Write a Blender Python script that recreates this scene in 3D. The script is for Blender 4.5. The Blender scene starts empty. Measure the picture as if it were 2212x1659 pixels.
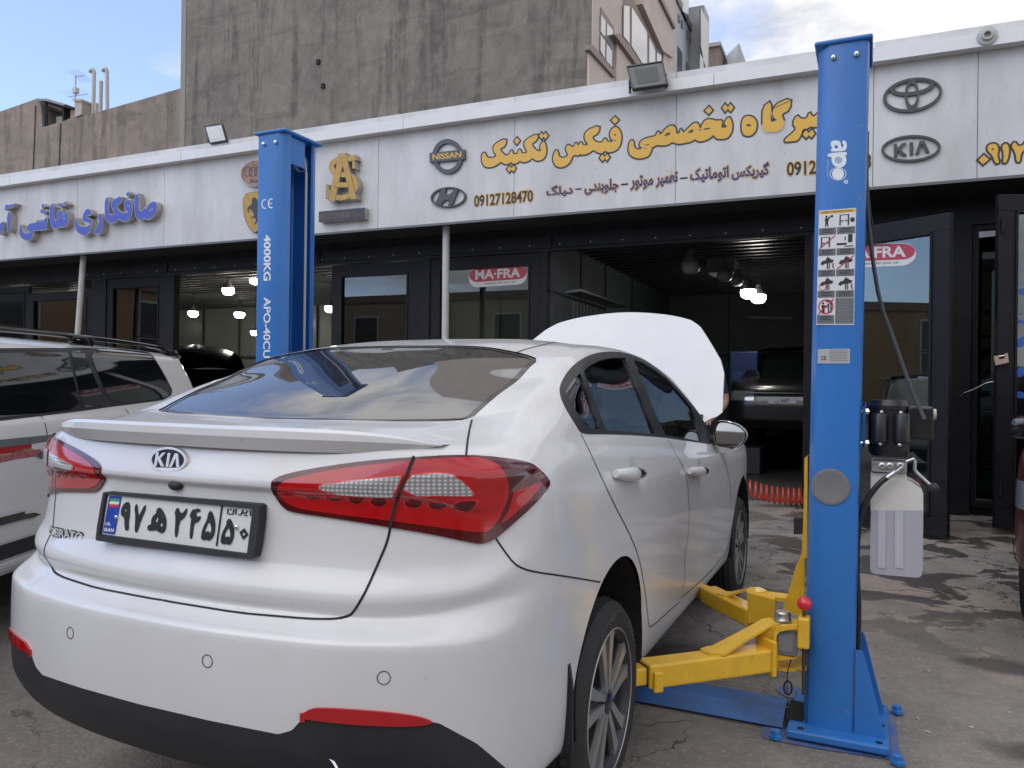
import bpy, bmesh, math, random
import numpy as np
from mathutils import Vector, Matrix
from mathutils.bvhtree import BVHTree
from mathutils.geometry import tessellate_polygon
random.seed(7); np.random.seed(7)
sc = bpy.context.scene
COL = sc.collection
R_ = math.radians
# ------------------------------------------------------------------ camera
FPX = 781.9
CAM = np.array([1.6137, -2.3927, 1.3183])
YAW, PITCH, ROLL = .4311, .0020, .0122
_f = np.array([-math.sin(YAW)*math.cos(PITCH), math.cos(YAW)*math.cos(PITCH), math.sin(PITCH)])
_r = np.array([math.cos(YAW), math.sin(YAW), 0.]); _u = np.cross(_r, _f)
_r, _u = math.cos(ROLL)*_r+math.sin(ROLL)*_u, -math.sin(ROLL)*_r+math.cos(ROLL)*_u
cd = bpy.data.cameras.new('camera'); cam = bpy.data.objects.new('camera', cd); COL.objects.link(cam)
M = Matrix.Identity(4)
for i in range(3):
    M[i][0] = _r[i]; M[i][1] = _u[i]; M[i][2] = -_f[i]; M[i][3] = CAM[i]
cam.matrix_world = M
cd.sensor_width = 36; cd.lens = FPX/1024*36; cd.clip_end = 600; cd.clip_start = .05
sc.camera = cam
sc.view_settings.view_transform = 'Standard'; sc.view_settings.look = 'None'
sc.view_settings.exposure = 0.88; sc.view_settings.gamma = 1
# ------------------------------------------------------------------ world
SUN_EL, SUN_AZ = R_(48), R_(205)      # azimuth from +Y clockwise
w = bpy.data.worlds.new("World"); sc.world = w; w.use_nodes = True
nt = w.node_tree; nt.nodes.clear()
def N(nt, t, **k):
    n = nt.nodes.new(t)
    for a, b in k.items():
        if a == 'i':
            for x, y in b.items(): n.inputs[x].default_value = y
        else: setattr(n, a, b)
    return n
sky = N(nt, 'ShaderNodeTexSky', sky_type='NISHITA', sun_disc=False, sun_elevation=SUN_EL, sun_rotation=SUN_AZ, altitude=1200, air_density=1.0, dust_density=1.6, ozone_density=1.6)
tc = N(nt, 'ShaderNodeTexCoord')
mp = N(nt, 'ShaderNodeMapping', i={'Scale': (1., 1., 2.3), 'Location': (.35, .1, .2)})
n1 = N(nt, 'ShaderNodeTexNoise', i={'Scale': 2.6, 'Detail': 9, 'Roughness': .58, 'Distortion': .35})
cr = N(nt, 'ShaderNodeValToRGB'); cr.color_ramp.elements[0].position = .44; cr.color_ramp.elements[1].position = .62
# clouds thicken towards +X, clear towards -X
sx = N(nt, 'ShaderNodeSeparateXYZ'); mr = N(nt, 'ShaderNodeMapRange', i={'From Min': -.84, 'From Max': -.52, 'To Min': -.30, 'To Max': .10})
ad = N(nt, 'ShaderNodeMath', operation='ADD')
n2 = N(nt, 'ShaderNodeTexNoise', i={'Scale': 5.5, 'Detail': 6, 'Roughness': .6})
cc = N(nt, 'ShaderNodeValToRGB'); cc.color_ramp.elements[0].color = (2.9, 3.1, 3.6, 1); cc.color_ramp.elements[1].color = (5.6, 5.4, 5.2, 1)
cc.color_ramp.elements[0].position = .30; cc.color_ramp.elements[1].position = .54
mx = N(nt, 'ShaderNodeMixRGB'); bg = N(nt, 'ShaderNodeBackground', i={'Strength': .12}); out = N(nt, 'ShaderNodeOutputWorld')
hs = N(nt, 'ShaderNodeMixRGB', blend_type='MULTIPLY', i={'Fac': 1., 'Color2': (1.0, 1.12, 1.3, 1)})
hz = N(nt, 'ShaderNodeMixRGB', blend_type='ADD', i={'Fac': 1., 'Color2': (.85, .72, .6, 1)})
L = nt.links.new
L(tc.outputs['Generated'], mp.inputs['Vector']); L(mp.outputs[0], n1.inputs['Vector']); L(mp.outputs[0], n2.inputs['Vector'])
L(tc.outputs['Generated'], sx.inputs[0]); L(sx.outputs['X'], mr.inputs['Value'])
L(n1.outputs['Fac'], ad.inputs[0]); L(mr.outputs[0], ad.inputs[1]); L(ad.outputs[0], cr.inputs[0])
L(n2.outputs['Fac'], cc.inputs[0]); L(sky.outputs[0], hs.inputs['Color1']); L(hs.outputs[0], hz.inputs['Color1']); L(hz.outputs[0], mx.inputs['Color1']); L(cc.outputs[0], mx.inputs['Color2']); L(cr.outputs[0], mx.inputs['Fac'])
L(mx.outputs[0], bg.inputs['Color']); L(bg.outputs[0], out.inputs[0])
sd = bpy.data.lights.new('sun', 'SUN'); sd.energy = .6; sd.angle = R_(60); sd.color = (1, .96, .9)
so = bpy.data.objects.new('sun', sd); COL.objects.link(so)
dv = Vector((math.sin(SUN_AZ)*math.cos(SUN_EL), math.cos(SUN_AZ)*math.cos(SUN_EL), math.sin(SUN_EL)))
so.rotation_euler = dv.to_track_quat('Z', 'Y').to_euler(); so.location = (0, 0, 30)
# ------------------------------------------------------------------ pixel helpers (1024 x 768 pixels of the photograph)
def ray(px, py): return _f+((px-512)/FPX)*_r-((py-384)/FPX)*_u
def onz(p, z=0.): d = ray(*p); return CAM+d*(z-CAM[2])/d[2]
def ony(p, y): d = ray(*p); return CAM+d*(y-CAM[1])/d[1]
def onx(p, x): d = ray(*p); return CAM+d*(x-CAM[0])/d[0]
def proj(P):
    d = np.asarray(P, float)-CAM; z = d@_f
    return np.stack([512+FPX*(d@_r)/z, 384-FPX*(d@_u)/z], -1)
PH = .0135; FN = np.array([-math.sin(PH), math.cos(PH), 0.])
def FW(s, Y, z): return (s*math.cos(PH)-Y*math.sin(PH), s*math.sin(PH)+Y*math.cos(PH), z)
def onf(p, Y):
    d = ray(*p); X = CAM+d*(Y-FN@CAM)/(FN@d); return (X[0]*math.cos(PH)+X[1]*math.sin(PH), X[2])
def S(x, y): return (x/2.5, y/2.5)
def D(x, y): return (x*1024/2212, y*1024/2212)
def zz(x0, y0, wd, zw=2212):
    k = wd/zw/2.5
    return lambda x, y: (x0/2.5+x*k, y0/2.5+y*k)
Z6 = zz(600, 1050, 900); Z7 = zz(1300, 800, 700); Z2 = zz(1300, 1350, 400, 1164); Z5 = zz(100, 1000, 800); ZW = zz(1700, 1150, 300, 1244)
# ------------------------------------------------------------------ materials
MATS = {}
def mat(name, col, rough=.5, metal=0., coat=0., coat_r=.05, noise=None, bump=None, spec=.5, emit=None, alpha=None, speck=None):
    """noise = (scale, amount, colour2[, stretchZ]) ; bump = (scale, strength)"""
    if name in MATS: return MATS[name]
    m = bpy.data.materials.new(name); m.use_nodes = True; t = m.node_tree; b = t.nodes['Principled BSDF']
    b.inputs['Base Color'].default_value = (*col, 1); b.inputs['Roughness'].default_value = rough; b.inputs['Metallic'].default_value = metal
    b.inputs['Coat Weight'].default_value = coat; b.inputs['Coat Roughness'].default_value = coat_r; b.inputs['Specular IOR Level'].default_value = spec
    if speck:
        sg_ = N(t, 'ShaderNodeNewGeometry'); sn = N(t, 'ShaderNodeTexNoise', i={'Scale': speck[0], 'Detail': 3, 'Roughness': .7}); sr = N(t, 'ShaderNodeMapRange', i={'From Min': speck[1], 'From Max': speck[1]+.02, 'To Min': 0, 'To Max': speck[3]}); sm = N(t, 'ShaderNodeMixRGB', i={'Color1': (*col, 1), 'Color2': (*speck[2], 1)})
        t.links.new(sg_.outputs['Position'], sn.inputs['Vector']); t.links.new(sn.outputs['Fac'], sr.inputs['Value']); t.links.new(sr.outputs[0], sm.inputs['Fac']); t.links.new(sm.outputs[0], b.inputs['Base Color'])
    if emit: b.inputs['Emission Color'].default_value = (*emit[:3], 1); b.inputs['Emission Strength'].default_value = emit[3]
    if noise or bump:
        g = N(t, 'ShaderNodeNewGeometry')
    if noise:
        mpn = N(t, 'ShaderNodeMapping', i={'Scale': (1, 1, noise[3] if len(noise) > 3 else 1)})
        nn = N(t, 'ShaderNodeTexNoise', i={'Scale': noise[0], 'Detail': 8, 'Roughness': .62})
        rp = N(t, 'ShaderNodeValToRGB'); rp.color_ramp.elements[0].position = .38; rp.color_ramp.elements[1].position = .68
        mi = N(t, 'ShaderNodeMixRGB', i={'Color1': (*col, 1), 'Color2': (*noise[2], 1)})
        ml = N(t, 'ShaderNodeMath', operation='MULTIPLY', i={1: noise[1]})
        l = t.links.new
        l(g.outputs['Position'], mpn.inputs[0]); l(mpn.outputs[0], nn.inputs['Vector']); l(nn.outputs['Fac'], rp.inputs[0]); l(rp.outputs[0], ml.inputs[0]); l(ml.outputs[0], mi.inputs['Fac']); 
        if speck: l(mi.outputs[0], sm.inputs['Color1'])
        else: l(mi.outputs[0], b.inputs['Base Color'])
        mr2 = N(t, 'ShaderNodeMapRange', i={'To Min': rough, 'To Max': min(1, rough+.18)}); l(ml.outputs[0], mr2.inputs['Value']); l(mr2.outputs[0], b.inputs['Roughness'])
    if bump:
        nb = N(t, 'ShaderNodeTexNoise', i={'Scale': bump[0], 'Detail': 6}); bp = N(t, 'ShaderNodeBump', i={'Strength': bump[1], 'Distance': .01})
        t.links.new(g.outputs['Position'], nb.inputs['Vector']); t.links.new(nb.outputs['Fac'], bp.inputs['Height']); t.links.new(bp.outputs[0], b.inputs['Normal'])
    MATS[name] = m; return m
def glass(name, tint=(.35, .38, .37), rough=.0, fac=None, dust=0., ior=1.75):
    if name in MATS: return MATS[name]
    m = bpy.data.materials.new(name); m.use_nodes = True; t = m.node_tree; t.nodes.clear()
    tr = N(t, 'ShaderNodeBsdfTransparent', i={'Color': (*tint, 1)}); gl = N(t, 'ShaderNodeBsdfGlossy', i={'Roughness': rough, 'Color': (.95, .97, 1, 1)})
    fr = N(t, 'ShaderNodeFresnel', i={'IOR': ior}); mi = N(t, 'ShaderNodeMixShader'); o = N(t, 'ShaderNodeOutputMaterial')
    l = t.links.new; l(fr.outputs[0], mi.inputs[0]); l(tr.outputs[0], mi.inputs[1]); l(gl.outputs[0], mi.inputs[2])
    if dust:
        g = N(t, 'ShaderNodeNewGeometry'); nn = N(t, 'ShaderNodeTexNoise', i={'Scale': 140, 'Detail': 3}); rp = N(t, 'ShaderNodeMapRange', i={'From Min': .35, 'From Max': .75, 'To Min': dust*.5, 'To Max': dust*1.6})
        df = N(t, 'ShaderNodeBsdfDiffuse', i={'Color': (.42, .40, .37, 1)}); m2 = N(t, 'ShaderNodeMixShader')
        l(g.outputs['Position'], nn.inputs['Vector']); l(nn.outputs['Fac'], rp.inputs['Value']); l(rp.outputs[0], m2.inputs[0]); l(mi.outputs[0], m2.inputs[1]); l(df.outputs[0], m2.inputs[2]); l(m2.outputs[0], o.inputs[0])
    else: l(mi.outputs[0], o.inputs[0])
    MATS[name] = m; return m
WHITE = mat('white_paint', (.64, .64, .645), .42, 0, .8, .06, noise=(3.5, .4, (.56, .55, .53)), speck=(55, .715, (.30, .28, .26), .45))
WHITE2 = mat('white_paint_suv', (.72, .71, .69), .3, 0, .9, .04, noise=(2, .3, (.62, .60, .57)))
BLKP = mat('black_plastic', (.014, .015, .019), .55, noise=(9, .5, (.03, .03, .032)), bump=(900, .15))
BLKG = mat('black_gloss', (.008, .008, .01), .12, 0, .6)
RUB = mat('tyre_rubber', (.018, .018, .019), .72, noise=(30, .4, (.035, .033, .03)))
CHROME = mat('chrome', (.78, .79, .8), .12, 1.)
STEEL = mat('bare_steel', (.55, .55, .54), .32, 1., noise=(20, .4, (.35, .34, .33)))
GAPM = mat('gap_shadow', (.012, .012, .012), .8)
BLUE = mat('lift_blue_paint', (.022, .165, .50), .38, 0, .35, .15, noise=(3, .6, (.016, .125, .40)), bump=(260, .1), speck=(34, .70, (.16, .19, .24), .7))
YEL = mat('lift_yellow_paint', (.80, .47, .022), .42, 0, .25, .2, noise=(14, .45, (.55, .32, .03)), speck=(48, .69, (.20, .12, .05), .8))
PLW = mat('plate_white', (.66, .67, .66), .4, noise=(40, .3, (.55, .55, .53)))
INTD = mat('cabin_dark', (.03, .031, .033), .85)
INTG = mat('cabin_grey', (.20, .21, .21), .85)
LET_W = mat('decal_white', (.75, .77, .8), .45)
BLACKL = mat('letter_black', (.014, .014, .015), .45)
# ------------------------------------------------------------------ object helpers
ORG = {}
def thing(name, label, cat, loc=(0, 0, 0), group=None):
    o = bpy.data.objects.new(name, None); COL.objects.link(o); o.location = loc; o.empty_display_size = .2
    o['label'] = label; o['category'] = cat
    if group: o['group'] = group
    ORG[o.name] = Vector(loc); return o
def mk(name, V, F, m, parent=None, smooth=False, mats=None, fm=None, label=None):
    off = ORG[parent.name] if parent else Vector((0, 0, 0))
    me = bpy.data.meshes.new(name); me.from_pydata([tuple(Vector(v)-off) for v in V], [], F)
    for mm in (mats or [m]): me.materials.append(mm)
    if fm: me.polygons.foreach_set('material_index', fm)
    if smooth: me.polygons.foreach_set('use_smooth', [True]*len(me.polygons))
    me.update(); o = bpy.data.objects.new(name, me); COL.objects.link(o)
    if parent: o.parent = parent
    ORG[o.name] = off
    if label: o['label'] = label
    return o
def tag(o, label=None, cat=None, group=None, kind=None):
    if label: o['label'] = label
    if cat: o['category'] = cat
    if group: o['group'] = group
    if kind: o['kind'] = kind
    return o
class MB:
    def __init__(s): s.V = []; s.F = []
    def add(s, V, F):
        n = len(s.V); s.V += [tuple(map(float, v)) for v in V]; s.F += [tuple(i+n for i in f) for f in F]; return s
    def box(s, a, b, mp=None):
        V = [(x, y, z) for x in (a[0], b[0]) for y in (a[1], b[1]) for z in (a[2], b[2])]
        if mp: V = [mp(*v) for v in V]
        return s.add(V, [(0, 1, 3, 2), (4, 6, 7, 5), (0, 4, 5, 1), (2, 3, 7, 6), (0, 2, 6, 4), (1, 5, 7, 3)])
    def bbox(s, a, b, bv=.01, mp=None):   # bevelled box
        bm = bmesh.new(); bmesh.ops.create_cube(bm, size=1)
        c = [(a[i]+b[i])/2 for i in range(3)]; d = [abs(b[i]-a[i]) for i in range(3)]
        for v in bm.verts: v.co = Vector((c[0]+v.co.x*d[0], c[1]+v.co.y*d[1], c[2]+v.co.z*d[2]))
        bmesh.ops.bevel(bm, geom=list(bm.edges), offset=min(bv, min(d)*.45), segments=2, affect='EDGES', profile=.5)
        V = [v.co[:] for v in bm.verts]; bm.verts.index_update(); F = [[v.index for v in f.verts] for f in bm.faces]; bm.free()
        if mp: V = [mp(*v) for v in V]
        return s.add(V, F)
    def tube(s, pts, r, n=10, caps=True, rr=None):
        pts = [Vector(p) for p in pts]; V = []; F = []; up = Vector((0, 0, 1))
        prev = None
        for i, p in enumerate(pts):
            d = (pts[min(i+1, len(pts)-1)]-pts[max(i-1, 0)]).normalized()
            if prev is None:
                a = d.cross(up) if abs(d.z) < .95 else d.cross(Vector((1, 0, 0)))
            else: a = prev-d*prev.dot(d)
            a.normalize(); prev = a; b = d.cross(a); q = rr[i] if rr else r
            for k in range(n):
                t = 2*math.pi*k/n; V.append(p+(a*math.cos(t)+b*math.sin(t))*q)
        for i in range(len(pts)-1):
            for k in range(n): F.append((i*n+k, i*n+(k+1) % n, (i+1)*n+(k+1) % n, (i+1)*n+k))
        if caps: F += [tuple(range(n))[::-1], tuple((len(pts)-1)*n+k for k in range(n))]
        return s.add(V, F)
    def lathe(s, prof, o, ax, n=32):      # prof = [(axial, radius)]
        ax = Vector(ax).normalized(); a = ax.cross(Vector((0, 0, 1)) if abs(ax.z) < .9 else Vector((1, 0, 0))).normalized(); b = ax.cross(a); o = Vector(o); V = []; F = []
        for h, r in prof:
            for k in range(n):
                t = 2*math.pi*k/n; V.append(o+ax*h+(a*math.cos(t)+b*math.sin(t))*max(r, 1e-5))
        for i in range(len(prof)-1):
            for k in range(n): F.append((i*n+k, i*n+(k+1) % n, (i+1)*n+(k+1) % n, (i+1)*n+k))
        return s.add(V, F)
    def sphere(s, c, r, n=14, sc_=(1, 1, 1)):
        V = []; F = []
        for i in range(n+1):
            p = math.pi*i/n
            for k in range(n*2):
                t = math.pi*k/n; V.append((c[0]+r*sc_[0]*math.sin(p)*math.cos(t), c[1]+r*sc_[1]*math.sin(p)*math.sin(t), c[2]+r*sc_[2]*math.cos(p)))
        for i in range(n):
            for k in range(2*n): F.append((i*2*n+k, (i+1)*2*n+k, (i+1)*2*n+(k+1) % (2*n), i*2*n+(k+1) % (2*n)))
        return s.add(V, F)
    def prism(s, polys, mp, d0, d1, sides=True, back=False):  # polys=[outer, hole...] 2D ; mp(a,b,depth)
        fl = [p for poly in polys for p in poly]
        tris = tessellate_polygon([[Vector((p[0], p[1], 0)) for p in poly] for poly in polys])
        n = len(fl); V = [mp(p[0], p[1], d1) for p in fl]+[mp(p[0], p[1], d0) for p in fl]
        F = [tuple(t) for t in tris]
        if back: F += [tuple(n+i for i in t)[::-1] for t in tris]
        if sides:
            k = 0
            for poly in polys:
                m_ = len(poly)
                for i in range(m_): F.append((k+i, k+(i+1) % m_, n+k+(i+1) % m_, n+k+i))
                k += m_
        return s.add(V, F)
    def build(s, name, m, parent=None, smooth=False, label=None, **k):
        o = mk(name, s.V, s.F, m, parent, smooth, label=label, **k)
        bm = bmesh.new(); bm.from_mesh(o.data); bmesh.ops.recalc_face_normals(bm, faces=bm.faces); bm.to_mesh(o.data); bm.free()
        if smooth:
            try: o.data.set_sharp_from_angle(angle=R_(35))
            except Exception: pass
        return o
def chaikin(P, it=2, closed=True):
    P = [tuple(p) for p in P]
    for _ in range(it):
        Q = []; n = len(P)
        rng = range(n) if closed else range(n-1)
        if not closed: Q.append(P[0])
        for i in rng:
            a = P[i]; b = P[(i+1) % n]
            Q.append(tuple(.75*x+.25*y for x, y in zip(a, b))); Q.append(tuple(.25*x+.75*y for x, y in zip(a, b)))
        if not closed: Q.append(P[-1])
        P = Q
    return P
def offset_poly(P, d):
    n = len(P); A = sum(P[i][0]*P[(i+1) % n][1]-P[(i+1) % n][0]*P[i][1] for i in range(n)); sgn = 1 if A > 0 else -1; Q = []
    for i in range(n):
        a = Vector(P[i-1]); b = Vector(P[i]); c = Vector(P[(i+1) % n]); e1 = (b-a); e2 = (c-b)
        if e1.length < 1e-9 or e2.length < 1e-9: Q.append(tuple(b)); continue
        e1.normalize(); e2.normalize(); n1 = Vector((e1.y, -e1.x))*sgn; n2 = Vector((e2.y, -e2.x))*sgn; m_ = (n1+n2)
        if m_.length < .3: Q.append(tuple(b+n1*d)); continue
        m_.normalize(); Q.append(tuple(b+m_*d/max(.55, m_.dot(n1))))
    return Q
def text_geo(body, off=0., res=4):
    cu = bpy.data.curves.new('txt', 'FONT'); cu.body = body; cu.offset = off; cu.resolution_u = res
    o = bpy.data.objects.new('txt', cu); COL.objects.link(o); dg = bpy.context.evaluated_depsgraph_get()
    me = bpy.data.meshes.new_from_object(o.evaluated_get(dg)); V = [v.co[:2] for v in me.vertices]; F = [tuple(p.vertices) for p in me.polygons]
    bpy.data.objects.remove(o); bpy.data.curves.remove(cu); bpy.data.meshes.remove(me); return V, F
def text_quad(mb, body, quad, mp, d, off=0., bb=None, flat=True):
    """quad = TL,TR,BR,BL in plane coords; fits the text's box to it; returns box used"""
    V, F = text_geo(body, off)
    xs = [v[0] for v in V]; ys = [v[1] for v in V]
    x0, x1, y0, y1 = bb or (min(xs), max(xs), min(ys), max(ys))
    P = []
    for x, y in V:
        u = (x-x0)/(x1-x0); v = (y-y0)/(y1-y0)
        a = [quad[3][i]*(1-u)+quad[2][i]*u for i in (0, 1)]; b = [quad[0][i]*(1-u)+quad[1][i]*u for i in (0, 1)]
        P.append(mp(a[0]*(1-v)+b[0]*v, a[1]*(1-v)+b[1]*v, d))
    mb.add(P, F); return (x0, x1, y0, y1)
def dup(root, loc=None, rot=None, label=None, group=None):
    r = root.copy(); COL.objects.link(r)
    if loc is not None: r.location = loc
    if rot is not None: r.rotation_euler = rot
    if label: r['label'] = label
    if group: r['group'] = group
    for ch in list(root.children):
        c = ch.copy(); COL.objects.link(c); c.parent = r
        for g in list(ch.children):
            d = g.copy(); COL.objects.link(d); d.parent = c
    return r
# ------------------------------------------------------------------ lofted surface + clipping tools
def nspline(t, Y, tt):
    n = len(t); h = np.diff(t); A = np.eye(n); B = np.zeros_like(Y)
    for i in range(1, n-1):
        A[i, i-1] = h[i-1]; A[i, i] = 2*(h[i-1]+h[i]); A[i, i+1] = h[i]; B[i] = 6*((Y[i+1]-Y[i])/h[i]-(Y[i]-Y[i-1])/h[i-1])
    Mm = np.linalg.solve(A, B); k = np.clip(np.searchsorted(t, tt)-1, 0, n-2); hk = h[k][:, None]; a = (t[k+1]-tt)[:, None]/hk; b = 1-a
    return a*Y[k]+b*Y[k+1]+((a**3-a)*Mm[k]+(b**3-b)*Mm[k+1])*hk**2/6
def pchip(t, Y, tt):
    h = np.diff(t)[:, None]; d = np.diff(Y, axis=0)/h; m = np.zeros_like(Y); m[0] = d[0]; m[-1] = d[-1]
    for i in range(1, len(t)-1):
        w1 = 2*h[i]+h[i-1]; w2 = h[i]+2*h[i-1]; s_ = d[i-1]*d[i] > 0
        with np.errstate(divide='ignore', invalid='ignore'): v = (w1+w2)/(w1/d[i-1]+w2/d[i])
        m[i] = np.where(s_, v, 0)
    k = np.clip(np.searchsorted(t, tt)-1, 0, len(t)-2); hk = h[k]; x = ((tt-t[k])[:, None])/hk
    return (2*x**3-3*x**2+1)*Y[k]+(x**3-2*x**2+x)*hk*m[k]+(-2*x**3+3*x**2)*Y[k+1]+(x**3-x**2)*hk*m[k+1]
def loft(G, nc=8, nr=5):
    """G rows x cols x 3 -> dense grid"""
    G = np.asarray(G, float); R, Cc, _ = G.shape
    tc_ = np.concatenate([[0], np.cumsum(np.linalg.norm(np.diff(G, axis=1), axis=2).mean(0))])
    tr_ = np.concatenate([[0], np.cumsum(np.linalg.norm(np.diff(G, axis=0), axis=2).mean(1))])
    tt = np.concatenate([np.linspace(tc_[i], tc_[i+1], nc, endpoint=False) for i in range(Cc-1)]+[[tc_[-1]]])
    H = np.stack([nspline(tc_, G[r], tt) for r in range(R)])
    uu = np.concatenate([np.linspace(tr_[i], tr_[i+1], nr, endpoint=False) for i in range(R-1)]+[[tr_[-1]]])
    return np.stack([pchip(tr_, H[:, c], uu) for c in range(H.shape[1])], 1)
def grid_bm(H):
    bm = bmesh.new(); R, Cc, _ = H.shape; vs = [[bm.verts.new(H[r, c]) for c in range(Cc)] for r in range(R)]
    for r in range(R-1):
        for c in range(Cc-1):
            try: bm.faces.new((vs[r][c], vs[r][c+1], vs[r+1][c+1], vs[r+1][c]))
            except Exception: pass
    bmesh.ops.remove_doubles(bm, verts=bm.verts, dist=1e-5); bm.normal_update(); return bm
def seg_sd(P, poly):
    """signed distance of points P (n,2) to polygon, + inside"""
    P = np.asarray(P, float); poly = np.asarray(poly, float); best = np.full(len(P), 1e9); ins = np.zeros(len(P), bool)
    for i in range(len(poly)):
        a = poly[i]; b = poly[(i+1) % len(poly)]; ab = b-a; t = np.clip(((P-a)@ab)/max(ab@ab, 1e-12), 0, 1); d = np.linalg.norm(P-a-t[:, None]*ab, axis=1); best = np.minimum(best, d)
        c = (a[1] > P[:, 1]) != (b[1] > P[:, 1])
        with np.errstate(divide='ignore', invalid='ignore'): xi = (b[0]-a[0])*(P[:, 1]-a[1])/(b[1]-a[1])+a[0]
        ins ^= c & (P[:, 0] < xi)
    return np.where(ins, best, -best)
def gpx(poly, pred=None):
    def g(X):
        v = seg_sd(proj(X), poly)
        if pred is not None: v = np.where(pred(X), v, -50.)
        return v
    return g
def gxy(poly, ax=(0, 1), pred=None):
    def g(X):
        v = seg_sd(X[:, list(ax)], poly)
        if pred is not None: v = np.where(pred(X), v, -50.)
        return v
    return g
def clip(bm, g, keep_inside):
    bm.verts.ensure_lookup_table(); bm.verts.index_update(); X = np.array([v.co[:] for v in bm.verts]); val = g(X)
    val = np.where(np.abs(val) < 1e-7, 1e-7, val); ed = [e for e in bm.edges if (val[e.verts[0].index] > 0) != (val[e.verts[1].index] > 0)]
    if ed:
        A = np.array([e.verts[0].co[:] for e in ed]); B = np.array([e.verts[1].co[:] for e in ed]); sa = np.array([val[e.verts[0].index] > 0 for e in ed]); lo = np.zeros(len(ed)); hi = np.ones(len(ed))
        for _ in range(12):
            m_ = (lo+hi)/2; s_ = g(A+(B-A)*m_[:, None]) > 0; same = s_ == sa; lo = np.where(same, m_, lo); hi = np.where(same, hi, m_)
        new = set(); t = (lo+hi)/2
        for e, tt in zip(ed, t):
            _, v = bmesh.utils.edge_split(e, e.verts[0], float(min(max(tt, .002), .998))); new.add(v)
        for f in list(bm.faces):
            nv = [v for v in f.verts if v in new]
            if len(nv) == 2:
                try: bmesh.utils.face_split(f, nv[0], nv[1])
                except Exception: pass
            elif len(nv) == 4:
                try:
                    r = bmesh.utils.face_split(f, nv[0], nv[1])
                    for ff in (f, r[0]):
                        if nv[2] in ff.verts and nv[3] in ff.verts: bmesh.utils.face_split(ff, nv[2], nv[3]); break
                except Exception: pass
    fs = list(bm.faces); Cn = np.array([f.calc_center_median()[:] for f in fs]) if fs else np.zeros((0, 3)); gv = g(Cn) > 0 if len(fs) else []
    bmesh.ops.delete(bm, geom=[f for f, k in zip(fs, gv) if k != keep_inside], context='FACES'); bm.normal_update(); return bm
def bm_obj(name, bm, m, parent, off=0., mirror=True, rim=0., label=None, out=1, smooth=True, both=False):
    """offset along normals (outward), optional rim, mirrored copy merged or returned as separate objects"""
    bm = bm.copy(); bm.normal_update()
    if off:
        ns = [v.normal.copy() for v in bm.verts]
        for v, n in zip(bm.verts, ns): v.co += n*off*out
    if rim:
        be = [e for e in bm.edges if e.is_boundary and abs(e.verts[0].co.x)+abs(e.verts[1].co.x) > .002]
        nrm = {v: v.normal.copy() for e in be for v in e.verts}
        r = bmesh.ops.extrude_edge_only(bm, edges=be)
        nv = [x for x in r['geom'] if isinstance(x, bmesh.types.BMVert)]
        old = {tuple(round(c, 6) for c in v.co): n for v, n in nrm.items()}
        for v in nv:
            n = old.get(tuple(round(c, 6) for c in v.co))
            if n is not None: v.co -= n*rim*out
    res = []
    def emit(b, nm):
        me = bpy.data.meshes.new(nm); b.to_mesh(me); me.materials.append(m)
        if smooth: me.polygons.foreach_set('use_smooth', [True]*len(me.polygons)); me.set_sharp_from_angle(angle=R_(38))
        o_ = ORG[parent.name]
        me.transform(Matrix.Translation(-o_)); o = bpy.data.objects.new(nm, me); COL.objects.link(o); o.parent = parent; ORG[o.name] = o_
        if label: o['label'] = label
        res.append(o)
    if mirror:
        b2 = bm.copy()
        for v in b2.verts: v.co.x = -v.co.x
        bmesh.ops.reverse_faces(b2, faces=b2.faces)
        if both: emit(bm, name); emit(b2, name)
        else:
            me = bpy.data.meshes.new('t'); b2.to_mesh(me); bm.from_mesh(me); bpy.data.meshes.remove(me)
            bmesh.ops.remove_doubles(bm, verts=bm.verts, dist=1e-4); emit(bm, name)
        b2.free()
    else: emit(bm, name)
    bm.free(); return res[0] if len(res) == 1 else res
def lay_line(bvh, pts, step=3.):
    out = []
    for i in range(len(pts)-1):
        a = np.array(pts[i]); b = np.array(pts[i+1]); n = max(1, int(np.linalg.norm(b-a)/step))
        for k in range(n+(i == len(pts)-2)):
            p = a+(b-a)*k/n; d = Vector(ray(*p)); h = bvh.ray_cast(Vector(CAM), d.normalized())
            if h[0] is not None: out.append((h[0], h[1]))
    return out
def ribbon(mb, hits, wd, off=.0012, mirror=True, xmin=None, maxgap=.12):
    for sgn in ((1, -1) if mirror else (1,)):
        V = []; F = []; pv = None
        H = [h for h in hits if xmin is None or h[0].x >= xmin]
        for i, (p, n) in enumerate(H):
            q = H[min(i+1, len(H)-1)][0]; o = H[max(i-1, 0)][0]; d = (q-o)
            if d.length < 1e-6: continue
            c = n.cross(d).normalized()*wd/2; P = p+n*off
            V += [P+c, P-c]
            if pv is not None and (p-pv).length < maxgap: k = len(V); F.append((k-4, k-3, k-1, k-2))
            pv = p
        mb.add([(v.x*sgn, v.y, v.z) for v in V], F)
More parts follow.
